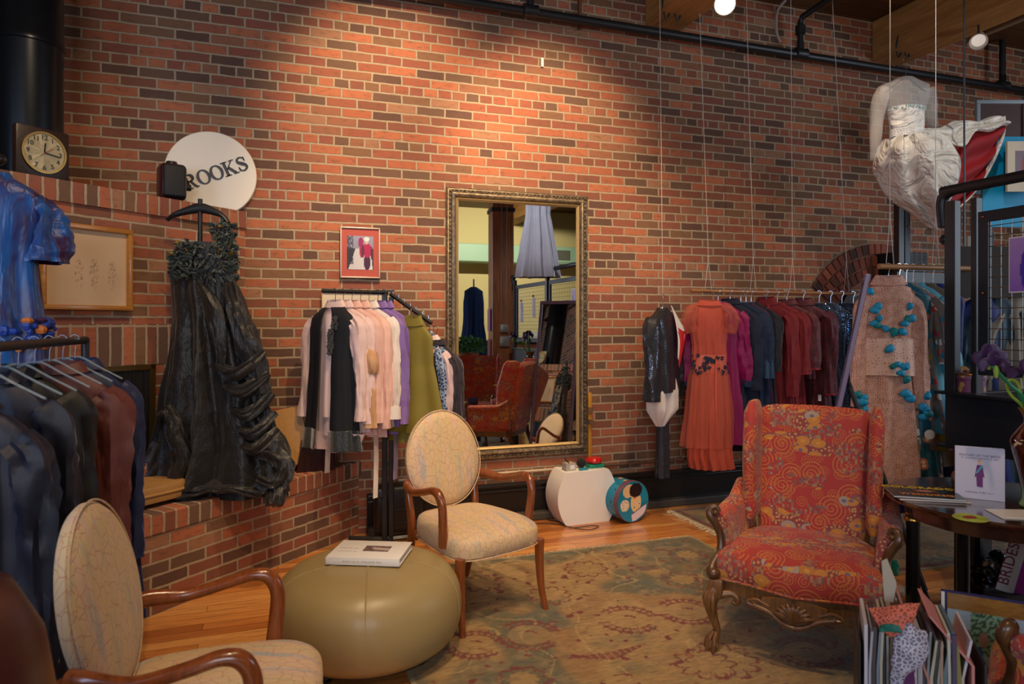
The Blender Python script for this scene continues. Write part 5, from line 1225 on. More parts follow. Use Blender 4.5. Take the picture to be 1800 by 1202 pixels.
# ribbons
for lab, s_, dx, z0_, z1_, m_ in (('white ribbon hanging below the front pink shirt, left of the rack post', s0, -.07, .86, .52, WH), ('long white ribbon hanging in front of the rack post', s0-.16, .15, .86, .36, WH), ('grey lilac ribbon hanging right of the rack post', s0-.32, .13, .9, .46, cloth('grey_lilac_ribbon', L(150, 134, 156), .5))):
    q = armpt(s_, 0); v = Vector((cos(grz), sin(grz), 0)); c_ = q+v*dx
    tag(B().tube([(0, 0, z0_), (.004, .004, (z0_+z1_)/2), (-.002, .0, z1_)], [(.0012, .023)]*3, 8, n=6, up=(v.y, -v.x, 0)).done('ribbon', m_, loc=(c_.x, c_.y, 0)), lab, 'ribbon')
# slanted arm garments
sp = [('olive green silk sleeveless blouse with high collar, right of the lilac blouses', OLI, .72, None, 3.4, .030), ('second olive silk blouse behind the first olive one', OLI, .76, None, 3.9, .02), ('blue patterned sheer blouse between the olive and pink blouses', NAVP, .66, .50, 5.2, .02),
      ('pale pink blouse at the right of the slanted rack arm', PK, .66, .50, 6.1, .02), ('dark plum lace top at the right end of the rack beside the mirror', DKL, .66, .46, 7.2, .02)]
for i, (lab, mt, ln, sl, k, a_) in enumerate(sp):
    q = warm(k)
    if i == 0: q = q+RT*.01-FW*.07; q.z += .02
    garment('blouse', lab, 'blouse', tuple(q), grz, mt, length=ln, sh=.165 if not sl else .17, chest=.17, waist=.17, hem=.27 if i < 2 else .22, hd=.03, hemd=.06, sl=sl, slr=(.05, .034), spread=.03, collar=(mt, .05 if i < 2 else .02), group='blouses on the slanted arm', seed=30+i, amp=.024, folds=6)
    hgr(['hanger holding the front olive blouse', 'hanger holding the rear olive blouse', 'hanger holding the blue patterned blouse', 'hanger holding the pale pink blouse on the slanted arm', 'hanger holding the plum lace top'][i], q, grz, 'hangers on the slanted arm', w_=.14)
# ------------- rod of dresses along the wall
OFF = .34; ra = W(1214, 511, OFF); rb = W(1512, 518, OFF); RDZ = ra.z
t = tag(B().tube([(ra.x, ra.y, RDZ), (rb.x+.12, ra.y, RDZ)], .013, 14).done('clothes_rod', wood('honey_rod_wood', L(140, 90, 44), L(176, 120, 64), 5, .4, .3, 'x')), 'long wooden rod hanging on cords in front of the brick wall, full of dresses', 'clothes rod')
CORD = plain('white_cord', L(214, 206, 200), .5)
def cord(lab, p0, p1, split=None, g=None):
    b = B(); p0 = Vector(p0); p1 = Vector(p1)
    if split:
        k_ = p1+Vector((0, 0, split)); b.tube([p0, k_], .0022, 6); b.tube([k_, p1+Vector((-.03, 0, 0))], .0018, 6); b.tube([k_, p1+Vector((.03, 0, 0))], .0018, 6); b.sphere(k_, .006, 8, 6)
    else: b.tube([p0, p1], .002, 6)
    return tag(b.done('cord', CORD, angle=80), lab, 'cord', g)
for (lab, pt, pb) in (('white cord holding the left end of the dress rod, above the coral dress', (1229, 0), (1245, 510)), ('white cord above the navy coats, second from the left on the dress rod', (1312, 0), (1324, 512)),
                      ('white cord above the lace dresses, third from the left on the dress rod', (1390, 0), (1393, 514)), ('white cord at the right end of the dress rod, above the sequin dresses', (1463, 0), (1488, 516))):
    b_ = W(pb[0], pb[1], OFF); b_.z = RDZ+.012; a_ = W(pt[0], pt[1], OFF); d_ = (a_-b_); k_ = (CEIL-b_.z)/d_.z; cord(lab, b_+d_*k_, b_, .26, None)
jx = W(1165, 530, .36); cord('white cord holding the black jacket left of the dress rod', (jx.x-.03, jx.y, CEIL), (jx.x, jx.y, jx.z+.03))
CORAL = cloth('coral_tulle', L(214, 96, 74), .75, .3, alpha=.82, streak=16, bump=.5); CORT = cloth('sheer_coral_tulle', L(214, 108, 84), .8, .3, alpha=.42); MAG = cloth('magenta_taffeta', L(140, 18, 84), .38, .4, bump=.4)
NVY = cloth('navy_crepe', L(26, 32, 54), .7, .3); NVS = cloth('navy_satin_cuff', L(38, 64, 92), .3, .2); NV2 = cloth('ink_blue_wool', L(30, 44, 70), .75, .3)
RED = cloth('wine_red_crepe', L(128, 34, 40), .7, .3, streak=5); BURL = relief('burgundy_lace', L(112, 20, 34), L(40, 8, 18), 95, .6); BURD = cloth('burgundy_lace_trim', L(150, 40, 50), .6); PURT = cloth('dark_purple_taffeta', L(56, 24, 62), .5, .3)
BLS = sequin('black_sequin', L(24, 24, 30), L(120, 122, 140), 190, .33, .5, .55); NSQ = sequin('navy_sequin', L(12, 20, 46), L(120, 170, 220), 150, .34, .55, .38); BLR = lace('black_sheer_lace', L(20, 18, 28), sc=50, base=.9)
def onrod(px, dz=-.085): q = W(px, 514, OFF); return Vector((q.x, D-OFF, RDZ+dz))
side = face_rz(-1, -.08)
GR_ = 'dresses on the wall rod'
fc_ = face_rz(-.30, -.95)
# coral dress, turned to the room
q = onrod(1240, -.10); q.y -= .05
t = garment('dress', 'long coral tulle dress with navy flower waistband, leftmost on the wall rod', 'dress', tuple(q), fc_, CORAL, length=.47, sh=.15, chest=.15, waist=.125, hem=.13, hd=.05, hemd=.06, folds=14, amp=.010, group=GR_, seed=41, bodymat_name='bodice', collar=(CORAL, .03), neck=.07)
B().drape([(-.45, .13, .06, .004), (-.58, .14, .075, .008), (-.9, .155, .10, .018), (-1.2, .16, .11, .024), (-1.29, .16, .11, .026, .02)], 13, 42, seg=140).done('skirt', CORAL, t)
B().drape([(-.46, .135, .065, .004), (-.6, .165, .085, .01), (-.9, .195, .11, .02), (-1.12, .20, .12, .026, -.02)], 9, 43, seg=110).done('outer_tulle', CORT, t)
for s_ in (-1, 1): B().tube([(s_*.10, 0, -.03), (s_*.14, -.02, -.05), (s_*.165, -.03, -.13), (s_*.15, -.04, -.23)], [(.02, .03), (.04, .05), (.055, .06), (.04, .045)], 18, cap=False, crumple=.02, seed=s_+3, n=6).done('cap_sleeve', CORT, t)
B().drape([(-.40, .132, .066, .001), (-.54, .142, .074, .001)], 5, 44).done('waistband', plain('coral_satin', L(210, 96, 70), .5), t)
b = B(); rnd = random.Random(5); NVF = plain('navy_flower', L(22, 20, 44), .5)
for k in range(46):
    a = radians(rnd.uniform(190, 350)); z = -.40-.15*rnd.random(); c_ = Vector((.139*cos(a), .071*sin(a)-.004, z))
    for j in range(4): th = j*pi/2+rnd.random(); b.sphere(c_+Vector((.010*cos(th), 0, .010*sin(th))), (.009, .004, .007), 6, 4)
tag(b.done('flower_trim', NVF, t), kind='stuff')
B().tube([(.03, -.08, -.44), (.025, -.09, -.7), (.03, -.10, -1.05)], [(.006, .003)]*3, 6, n=8).done('ribbon_tie', plain('coral_ribbon', L(226, 96, 84), .4), t)
# magenta coat dress behind it
q = onrod(1262); t = garment('coat', 'magenta taffeta coat with balloon sleeves and blue cuffs behind the coral dress', 'coat', tuple(q), face_rz(-.55, -.83), MAG, length=1.12, sh=.19, chest=.20, waist=.18, hem=.25, hd=.05, hemd=.10, folds=8, amp=.03, sl=.50, slr=(.062, .075), spread=.06, slcrump=.03, group=GR_, seed=45)
for s_ in (-1, 1): B().tube([(s_*.245, -.03, -.62), (s_*.24, -.03, -.67)], [(.07, .06), (.05, .045)], 18, crumple=.01, n=3).done('cuff', NVS, t)
def side_g(nm, lab, cat, px, mt, ln, seed, sl=.5, slr=(.055, .042), hem=.20, hemd=.06, amp=.025, collar=None, rz=side, **k):
    q = onrod(px); t = garment(nm, lab, cat, tuple(q), rz, mt, length=ln, sh=k.pop('sh', .195), hem=hem, hd=.030, hemd=hemd, sl=sl, slr=slr, spread=k.pop('spread', .02), group=GR_, seed=seed, amp=amp, collar=collar, slfwd=k.pop('slfwd', -.035), **k); return t
s35 = face_rz(-.80, -.60)
t = side_g('coat', 'long navy coat hanging right of the magenta coat', 'coat', 1283, NVY, 1.02, 50, .56, (.06, .05), .24, .08, rz=s35, collar=(NVY, .03))
t = side_g('coat', 'ink blue coat with shiny satin cuffs', 'coat', 1302, NV2, .98, 51, .34, (.06, .052), .23, .07, rz=s35)
for s_ in (-1, 1): B().tube([(s_*.212, -.04, -.46), (s_*.215, -.04, -.60)], [(.056, .048), (.060, .05)], 18, n=3).done('cuff', NVS, t)
t = side_g('dress', 'dark purple taffeta dress showing low between the ink blue coat and the black lace dress', 'dress', 1311, PURT, 1.20, 52, None, hem=.22, hemd=.08, rz=s35)
t = side_g('dress', 'black lace dress with magenta edging down the front', 'dress', 1320, BLR, 1.0, 53, .42, (.05, .04), .2, rz=s35)
B().tube([(-.05, -.04, -.04), (-.06, -.06, -.14), (-.055, -.065, -.30)], [(.010, .005)]*3, 8, crumple=.008, n=8).done('magenta_edge', plain('magenta_edge', L(150, 20, 80), .6), t)
t = side_g('coat', 'wine red coat with ruffled front edge, middle of the wall rod', 'coat', 1347, RED, 1.18, 54, .62, (.062, .05), .24, .08, rz=s35, collar=(RED, .05))
b = B().tube([(.02, -.03, -.02), (.03, -.06, -.12), (.02, -.068, -.30)], .010, 8, crumple=.012, seed=2, n=10); b.done('ruffle', BURD, t)
t = side_g('dress', 'wine red dress with trimmed elbow sleeves beside the ruffled coat', 'dress', 1366, RED, 1.0, 55, .44, (.06, .055), .22, rz=s35)
for s_ in (-1, 1): B().tube([(s_*.213, -.045, -.565), (s_*.214, -.045, -.58)], [(.060, .05)]*2, 18, crumple=.01, n=3).done('cuff_trim', BURD, t)
t = side_g('jacket', 'burgundy lace jacket with short braided sleeves', 'jacket', 1383, BURL, .62, 56, .40, (.06, .055), .21, rz=s35, collar=(BURL, .03))
for s_ in (-1, 1): B().tube([(s_*.213, -.045, -.53), (s_*.214, -.045, -.545)], [(.058, .05)]*2, 18, crumple=.01, n=3).done('cuff_trim', BURD, t)
t = side_g('dress', 'long burgundy lace dress with high neck, beside the navy sequin dresses', 'dress', 1412, BURL, 1.15, 57, .62, (.062, .052), .23, rz=s35, collar=(BURL, .045), sh=.2)
for s_ in (-1, 1): B().tube([(s_*.213, -.05, -.74), (s_*.214, -.05, -.755)], [(.052, .045)]*2, 18, crumple=.01, n=3).done('cuff_trim', BURD, t)
b = B().box((.14, -.07, -.78), (.025, .002, .05), rz=.4); b.done('price_tag', PAPER, t, smooth=False)
for i, (px, lab) in enumerate(((1440, 'navy sequin gown next to the burgundy lace dress'), (1460, 'navy sequin gown second from the burgundy lace dress'), (1480, 'navy sequin gown in front of the arched grille'), (1500, 'navy sequin gown at the right end of the wall rod behind the leaning mirror'))):
    side_g('gown', lab, 'gown', px, NSQ, 1.25, 60+i, None, hem=.22, hemd=.07, rz=s35, sh=.15, amp=.03)
for i, (px, rz_, nm) in enumerate(((1246, fc_, 'coral tulle dress'), (1262, s35, 'magenta coat'), (1283, s35, 'long navy coat'), (1302, s35, 'ink blue coat with satin cuffs'), (1311, s35, 'dark purple dress'), (1320, s35, 'black lace dress'), (1347, s35, 'ruffled wine red coat'), (1366, s35, 'wine red dress with elbow sleeves'),
                                   (1383, s35, 'short burgundy lace jacket'), (1412, s35, 'long burgundy lace dress'), (1440, s35, 'first navy sequin gown'), (1460, s35, 'second navy sequin gown'), (1480, s35, 'third navy sequin gown'), (1500, s35, 'last navy sequin gown'))):
    q = onrod(px, -.085 if i else -.10); 
    if not i: q.y -= .05
    hanger('clear hanger holding the '+nm, tuple(q), rz_, 'hangers on the wall rod', w_=.15, drop=.085 if i else .10)
# ------------- black jacket outfit
q = Vector((jx.x, jx.y, jx.z-.05)); jr = face_rz(.62, -.78)
t = garment('jacket', 'black sparkly jacket with white and red lapel hanging left of the dress rod', 'jacket', tuple(q), jr, BLS, length=.64, sh=.235, chest=.22, waist=.21, hem=.22, hd=.07, hemd=.10, sl=.56, slr=(.075, .068), spread=.04, seed=70, amp=.012, folds=5)
b = B().sheet([[(.02, -.06, .02), (.03, -.09, -.10), (.03, -.11, -.24), (.01, -.115, -.38)], [(.07, -.055, .0), (.10, -.10, -.10), (.13, -.13, -.19), (.02, -.118, -.40)]], 4, 16); b.done('white_lapel', WHITE, t, solid=.004)
b = B().sheet([[(.03, -.095, -.14), (.05, -.12, -.26), (.01, -.122, -.42)], [(.125, -.135, -.19), (.155, -.135, -.20), (.015, -.125, -.46)]], 4, 16); b.done('red_lapel', plain('scarlet_satin', L(196, 22, 24), .4), t, solid=.004)
hanger('hanger holding the black sparkly jacket and white shirt', tuple(q), jr, None)
b = B(); q2 = Vector((q.x, q.y, q.z)); t = thing('shirt', 'white shirt hanging out below the black sparkly jacket', 'shirt', tuple(q2), jr)
b.drape([(-.10, .12, .05, .0), (-.5, .15, .07, .01), (-.64, .19, .095, .02), (-.78, .17, .09, .035), (-.84, .09, .06, .02, -.04), (-.90, .03, .03, .01, -.05)], 5, 71).done('tail', WH, t)
t = thing('trousers', 'narrow black sequin trouser leg hanging under the white shirt', 'trousers', tuple(q2), jr)
B().drape([(-.70, .06, .05, .004), (-.85, .055, .045, .006), (-1.1, .06, .045, .008), (-1.30, .062, .05, .012)], 4, 72, seg=40).done('leg', BLS, t)
# ------------- second rod and peach lace gown at the right
r1 = V(1545, 468, 4.12); r2 = V(1715, 469, 4.3)
RD2 = r1.z; tag(B().tube([(r1.x, r1.y, RD2), (r2.x, r2.y, RD2)], .017, 14).done('clothes_rod', PINE), 'thick pale wooden rod above the peach lace gown beside the black railing', 'clothes rod')
dr = (Vector((r2.x-r1.x, r2.y-r1.y, 0))).normalized()
def on2(s, dz=-.10): return Vector((r1.x+dr.x*s, r1.y+dr.y*s, RD2+dz))
for lab, s_ in (('white cord holding the left end of the thick pale rod', .08), ('white cord holding the thick pale rod behind the black railing post', .42)):
    q = on2(s_, .018); cord(lab, (q.x, q.y, CEIL), q, .30)
q = on2(.07, -.095); prz = face_rz(-.52, -.85)
PCH = lace('peach_lace', L(206, 152, 132), sc=52, base=.93); PCL = relief('peach_knit_lace', L(222, 170, 148), L(178, 118, 98), 85, .8, .22)
t = garment('gown', 'long peach lace gown scattered with turquoise petals on the thick pale rod', 'gown', tuple(q), prz, PCL, length=1.30, sh=.152, chest=.140, waist=.135, hem=.19, hd=.055, hemd=.13, folds=7, amp=.022, sl=.62, slr=(.048, .046), spread=.025, neck=.07, collar=(PCL, .045), seed=80, slcrump=.012)
b = B().drape([(-.34, .145, .082, .004), (-.50, .152, .092, .008), (-.56, .158, .098, .012)], 5, 81, seg=80); b.done('waist_overlay', relief('peach_floral_lace', L(232, 190, 172), L(200, 146, 126), 60, .7, .3), t)
TQ = plain('turquoise_petal', L(20, 150, 196), .6); TQ2 = plain('teal_petal', L(0, 128, 136), .6); rnd = random.Random(9)
def petal(x, y, z):
    s1 = rnd.uniform(.020, .030); a = rnd.uniform(0, 6.28); ca, sa = cos(a), sin(a); P = []
    for u, w_, d_ in ((-1, .25, 0), (-.4, .8, .010), (.3, 1, .014), (.85, .7, .006), (1, .3, 0)): P.append([Vector((x+(u*ca-v*w_*sa*.8)*s1, y-d_-.006*(1-abs(v)), z+(u*sa+v*w_*ca*.8)*s1)) for v in (-1, -.5, 0, .5, 1)])
    b = B(); b.quadstrip(P, False, False); b.done('petal', TQ if rnd.random() < .6 else TQ2, t, solid=.002)
for (x_, z_) in ((-.135, -.06), (-.115, -.17), (-.10, -.15), (-.12, -.25), (-.10, -.26), (-.09, -.22), (-.06, -.28), (-.01, -.30), (-.02, -.31), (.035, -.30), (.075, -.15), (.06, -.23), (.08, -.22), (.045, -.25), (-.04, -.40), (-.02, -.50), (0, -.49), (.02, -.54), (.03, -.50), (.05, -.50), (.05, -.58), (.04, -.66), (.055, -.67), (.07, -.69)):
    yy = -.075-.03*min(1, -z_/.5)
    petal(x_+.01, yy-.014*(1-abs(x_)*4), z_)
for s_ in (-1, 1):
    for k in range(7): petal(s_*.175+rnd.uniform(-.03, .03), -.085+rnd.uniform(-.01, 0), -.66-.14*rnd.random())
B().lathe([(.001, 0), (.028, 0), (.028, .002), (.001, .002)], seg=24, M=Matrix.Translation((.19, -.10, -.90)) @ RX).done('round_tag', PAPER, t)
hanger('clear hanger holding the peach lace gown', tuple(q), prz, None, drop=.095)
prz2 = face_rz(-.62, -.78)
TEAL = NM('teal_embroidered_satin'); co = TEAL.uv(); dd = TEAL.vor(co, 11); e = TEAL.vor(co, 16, 'DISTANCE_TO_EDGE'); c = TEAL.mix(TEAL.M('LESS_THAN', e, .02), L(0, 92, 112), L(30, 40, 40)); c = TEAL.mix(TEAL.M('LESS_THAN', dd, .26), c, L(196, 110, 90)); c = TEAL.mix(TEAL.M('LESS_THAN', dd, .12), c, L(220, 210, 180)); TEAL = TEAL.fin(c, .4)
SHF = NM('sheer_floral_mesh'); co = SHF.uv(); dd = SHF.vor(co, 15); dc = SHF.N('ShaderNodeSeparateColor', {0: SHF.vor(co, 15, 'F1', 'Color')}); SHF = SHF.fin(SHF.mix(SHF.M('LESS_THAN', dd, .3), L(140, 128, 116), SHF.ramp(dc, [(0, L(190, 50, 30)), (.35, L(220, 212, 210)), (.6, L(150, 140, 30)), (.8, L(20, 110, 140))], 'CONSTANT')), .6, Alpha=SHF.M('MAXIMUM', .8, SHF.M('LESS_THAN', dd, .3)))
AQ = cloth('aqua_silk', L(90, 170, 190), .45); TAU = cloth('taupe_silk', L(110, 96, 80), .5, .3); ROY = cloth('royal_blue_taffeta', L(8, 34, 110), .45, .4, bump=.4)
for i, (s_, mt, ln, lab, nm, sl) in enumerate(((.15, TEAL, 1.32, 'teal embroidered gown with daisies just behind the peach lace gown', 'gown', None), (.20, SHF, 1.0, 'sheer mesh dress dotted with coloured flowers behind the peach lace gown', 'dress', .35), (.25, AQ, .9, 'aqua and rose silk blouse behind the sheer flowered dress', 'blouse', .4), (.33, TAU, 1.1, 'taupe silk dress hanging behind the black railing post', 'dress', None), (.40, ROY, 1.42, 'royal blue taffeta gown reaching the floor behind the table', 'gown', None))):
    q = on2(s_); garment(nm, lab, nm, tuple(q), prz2, mt, length=ln, sh=.17, chest=.16, waist=.15, hem=.24, hd=.035, hemd=.09, sl=sl, slr=(.05, .045), spread=.04, group='garments behind the peach gown', seed=90+i, amp=.025)
    hanger(['hanger holding the teal embroidered gown', 'hanger holding the sheer flowered dress', 'hanger holding the aqua blouse', 'hanger holding the taupe silk dress', 'hanger holding the royal blue gown'][i], tuple(q), prz2, 'hangers on the thick rod', w_=.14, drop=.10)
# ------------- white gown flying under the beam
wZ = 4.75; w0 = V(1592, 150, wZ); Kw = wZ/1200
def wx(px): return (px-1592)*Kw
def wz_(py): return (150-py)*Kw
IV = NM('ivory_satin'); co = IV.uv(obj=True); n1 = IV.noise(co, 5, 3, .5, dist=1.5); IV.bump(n1, 1.0, .08); IV = IV.fin(IV.mix(n1, L(232, 226, 216), L(214, 206, 194)), .42, Sheen_Weight=.2)
SHW = cloth('sheer_white_net', L(200, 196, 192), .8, .1, alpha=.30); RL = cloth('crimson_lining', L(150, 12, 20), .7, .0, streak=4)
t = thing('wedding_gown', 'white satin gown with red lined train spread out, hanging high below the beam', 'gown', tuple(w0), -TH)
B().drape([(wz_(208), .115, .08, .0, wx(1590)), (wz_(190), .125, .085, .001, wx(1592)), (wz_(196), .125, .085, .001, wx(1592)), (wz_(222), .115, .08, .002, wx(1594)), (wz_(236), .11, .078, .002, wx(1594))][1:], 6, 3, step=.012, na=.003).done('bodice', IV, t)
b = B().drape([(wz_(137), .055, .04, 0, wx(1592)), (wz_(143), .10, .05, 0, wx(1592)), (wz_(150), .17, .06, 0, wx(1591)), (wz_(165), .175, .07, 0, wx(1590)), (wz_(192), .135, .083, 0, wx(1592))], 6, 3, step=.01, na=.002); b.done('sheer_yoke', SHW, t)
B().tube([(wx(1556), 0, wz_(158)), (wx(1547), 0, wz_(180)), (wx(1541), 0, wz_(215)), (wx(1536), -.02, wz_(250)), (wx(1533), -.03, wz_(281))], [.05, .055, .045, .036, .028], 18, cap=False, crumple=.008, n=6).done('sleeve', SHW, t)
B().tube([(wx(1628), 0, wz_(156)), (wx(1637), .02, wz_(180)), (wx(1645), .05, wz_(205)), (wx(1658), .10, wz_(225))], [.05, .052, .04, .032], 18, cap=False, crumple=.008, n=6).done('sleeve', SHW, t)
B().drape([(wz_(228), .115, .083, .0, wx(1594)), (wz_(242), .115, .083, .0, wx(1594))], 6, 3, step=.01, na=.002).done('waistband', relief('beaded_band', (.85, .83, .8, 1), L(190, 182, 170), 70, .25), t)
b = B(); rnd = random.Random(2)
for k in range(60): a = radians(rnd.uniform(185, 355)); b.sphere((wx(1592)+.128*cos(a), .088*sin(a), wz_(194-5*abs(sin(a*3))+rnd.uniform(0, 5))), .006, 5, 4)
tag(b.done('beading', plain('crystal_bead', L(200, 220, 225), .1, .5), t), kind='stuff')
def wv(px, py, d): return (wx(px), d, wz_(py))
def ff(k1, k2, a): return lambda u, v, q: (0, a*sin(u*k1+v*3)+a*.7*noise.noise(q*5), a*.35*sin(v*k2))
# outer skirt: left edge down to the point, centre and front edge
b = B().sheet([[wv(1566, 240, .07), wv(1556, 270, .12), wv(1562, 310, .12), wv(1590, 355, .06), wv(1634, 402, 0)],
               [wv(1578, 242, -.08), wv(1574, 275, -.16), wv(1586, 315, -.16), wv(1608, 360, -.12), wv(1636, 402, -.02)],
               [wv(1600, 242, -.10), wv(1612, 275, -.20), wv(1622, 315, -.20), wv(1632, 360, -.14), wv(1640, 402, -.02)],
               [wv(1622, 236, -.07), wv(1650, 262, -.16), wv(1664, 300, -.18), wv(1658, 350, -.12), wv(1643, 400, -.02)]], 14, 40, ff(19, 16, .045)); b.done('skirt', IV, t, solid=.006)
b = B().sheet([[wv(1610, 234, -.04), wv(1650, 222, 0), wv(1690, 211, .03), wv(1735, 206, .06), wv(1766, 200, .08)],
               [wv(1615, 243, -.10), wv(1655, 240, -.10), wv(1695, 226, -.06), wv(1735, 218, -.03), wv(1768, 214, .0)],
               [wv(1620, 255, -.13), wv(1660, 268, -.16), wv(1694, 242, -.12), wv(1735, 232, -.08), wv(1764, 222, -.04)]], 12, 40, ff(11, 16, .028)); b.done('train', IV, t, solid=.006)
b = B().sheet([[wv(1660, 268, -.13), wv(1694, 240, -.09), wv(1735, 230, -.06), wv(1762, 222, -.02)],
               [wv(1668, 300, -.10), wv(1694, 290, -.04), wv(1728, 280, .0), wv(1752, 262, .02)],
               [wv(1662, 345, -.08), wv(1684, 340, -.02), wv(1712, 322, .04), wv(1738, 305, .06)],
               [wv(1646, 398, -.02), wv(1664, 388, .02), wv(1690, 362, .06), wv(1722, 335, .08)]], 12, 40, ff(22, 6, .02)); b.done('lining', RL, t, solid=.005)
b = B().tube([wv(1767, 205, .02), wv(1762, 240, 0), wv(1748, 290, .05), wv(1724, 334, .08), wv(1692, 364, .06), wv(1664, 390, .02), wv(1642, 403, -.01)], [(.012, .02)]*7, 10, crumple=.012, n=8); b.done('lace_edge', IV, t)
hk = V(1578, 118, wZ); t = hanger('dark hanger holding the white satin gown under the beam', (w0.x, w0.y, w0.z+.04), -TH, None, w_=.14, drop=.14, mat=DARKW)
cord('white cord from the ceiling in front of the white satin gown', V(1660, 0, 4.0)+Vector((0, 0, .6)), V(1661, 330, 4.0)) if False else None
# ------------- left foreground rack with dark velvets
VN = velvet('navy_velvet', L(18, 22, 44)); VB = velvet('brown_velvet', L(96, 44, 40)); VK = velvet('black_velvet', L(12, 12, 18)); VT = velvet('blue_velvet', L(20, 36, 78))
LZr = 1.43; a_ = c2w(-2.12, 3.0); c_ = c2w(-1.55, 1.55)
LP = [(140, 2.78), (108, 2.56), (30, 2.36), (-12, 2.14), (-60, 1.92)]
pl = [V(px, 600, Z) for px, Z in LP]; p0 = V(150, 600, 2.86); p1 = V(-90, 600, 1.75)
t = thing('clothes_rack', 'black metal clothes rack with dark velvet coats at the left edge', 'clothes rack', (0, 0, 0))
B().tube([(p0.x, p0.y, LZr), (p1.x, p1.y, LZr)], .016, 12).done('rail', BLACKM, t)
for q in (p0, p1): B().tube([(q.x, q.y, 0.03), (q.x, q.y, LZr)], .016, 12).done('upright', BLACKM, t); B().tube([tuple(q.xy+(RT*.22).xy)+(.02,), tuple(q.xy-(RT*.22).xy)+(.02,)], .016, 10).done('foot', BLACKM, t)
lr = face_rz(*(-FW+RT*.25)[:2])
for i, (q, mt, ln, lab, nm) in enumerate(((pl[0], VT, 1.05, 'dark blue velvet coat with silver clasps, furthest right on the left rack', 'coat'), (pl[1], VB, 1.08, 'brown velvet coat on the left rack beside the blue velvet coat', 'coat'), (pl[2], VK, 1.12, 'black velvet coat on the left rack behind the navy one', 'coat'), (pl[3], VN, 1.05, 'navy velvet coat at the left edge of the photo', 'coat'), (pl[4], VN, .98, 'nearest navy velvet jacket, cut by the left edge of the photo', 'jacket'))):
    z = LZr-.10-(.06 if i == 4 else 0); g_ = garment(nm, lab, nm, (q.x, q.y, z), lr, mt, length=ln, sh=.17, chest=.175, waist=.18, hem=.24, hd=.05, hemd=.09, sl=.66, slr=(.062, .05), spread=.02, slcrump=.03, group='velvet coats on the left rack', seed=100+i, amp=.036, folds=10, collar=(mt, .03))
    if i == 0:
        for zz in (-.56, -.78): B().tube([(.16, -.10, zz), (.19, -.12, zz-.02), (.16, -.12, zz-.05), (.13, -.12, zz-.03)], .008, 8, n=4).done('clasp', CHROME, g_)
for k in range(7):
    f_ = (k+.4)/7; q = pl[0].lerp(pl[4], f_); hanger('clear plastic hanger on the left rack of velvet coats, hooked on the black rail', (q.x, q.y, LZr-.07), lr, 'clear hangers on the left rack', w_=.17, drop=.075)
# blue and purple taffeta gown above
TB = NM('blue_shot_taffeta'); co = TB.uv(obj=True); n1 = TB.noise(TB.uv((2, 2, .6), obj=True), 4, 3, dist=1.2); lw = TB.N('ShaderNodeLayerWeight', {0: .45}, out=1); TB.bump(n1, .6, .03)
TB = TB.fin(TB.mix(TB.ramp(n1, [(.4, 0.0), (.62, 1.0)]), L(14, 88, 160), L(58, 18, 54)), .38, Sheen_Weight=.12)
q = V(-14, 305, 2.75); t = garment('evening_gown', 'blue and purple shot taffeta gown with short puffed sleeves hanging above the velvet coats', 'gown', tuple(q), face_rz(*(-FW+RT*.35)[:2]), TB, length=.78, sh=.19, chest=.175, waist=.15, hem=.20, hd=.08, hemd=.13, folds=6, amp=.02, seed=120, sl=.22, slr=(.07, .075), spread=.0, slcrump=.05)
b = B(); rnd = random.Random(6)
for k in range(60):
    a = radians(rnd.uniform(200, 380)); c_ = Vector((.20*cos(a), .13*sin(a), -.64+rnd.uniform(-.07, .05))); b.sphere(c_, (rnd.uniform(.012, .03), .014, rnd.uniform(.012, .026)), 5, 4, mi=rnd.choice((0, 0, 1, 2)))
b.done('flower_trim', [plain('cobalt_petal', L(20, 60, 150), .4), plain('orange_petal', L(200, 110, 40), .5), plain('plum_petal', L(60, 20, 60), .4)], t, smooth=False)
q2 = q-Vector((0, 0, .02)); t = thing('dress_stand', 'dark dress stand holding up the blue taffeta gown at the left edge', 'dress stand', (q.x, q.y+.0, 0))
B().tube([(0, 0, .02), (0, 0, q.z+.05)], .014, 10).done('pole', BLACKM, t); B().lathe([(.001, 0), (.17, 0), (.17, .015), (.02, .03), (.001, .03)], seg=32).done('base', BLACKM, t); B().sphere((0, 0, q.z+.06), (.05, .04, .03), 14, 8).done('neck_cap', DARKW, t)
# ---------------------------------------------------------------- stair landing with mesh railing at the right
PX0, PY1, PY0 = 3.38, 2.71, .02; LZ0, LZ1 = .853, 1.128
t = thing('stair_landing', 'raised black landing on posts at the right, behind the round table', 'landing', (PX0, PY0, 0))
LW = PY1-PY0
BS = plain('black_landing_paint', L(28, 31, 36), .45, 0, .12)
B().box((.03, LW/2, (LZ0+LZ1)/2), (.05, LW, LZ1-LZ0)).done('fascia', BS, t, smooth=False)
B().box((.55, LW-.025, (LZ0+LZ1)/2), (1.0, .05, LZ1-LZ0)).done('fascia', BS, t, smooth=False)
B().box((.55, LW/2, LZ1-.02), (1.08, LW-.02, .03)).done('deck', plain('dark_deck_wood', L(44, 30, 24), .5), t, smooth=False)
B().box((.0, LW/2, LZ1+.003), (.10, LW+.04, .014)).box((.0, LW/2, LZ0-.005), (.08, LW+.04, .012)).done('edge_angle', BLACKM, t, smooth=False)
for y_ in (LW-.09, .09):
    for x_ in (.09, 1.0):
        b = B(); b.box((x_, y_, LZ0/2), (.13, .11, LZ0)); b.box((x_-.03, y_-.06, LZ0/2), (.02, .02, LZ0)); b.done('support_post', BS, t, smooth=False)
        B().box((x_, y_, .008), (.22, .2, .016)).done('foot_plate', BS, t, smooth=False)
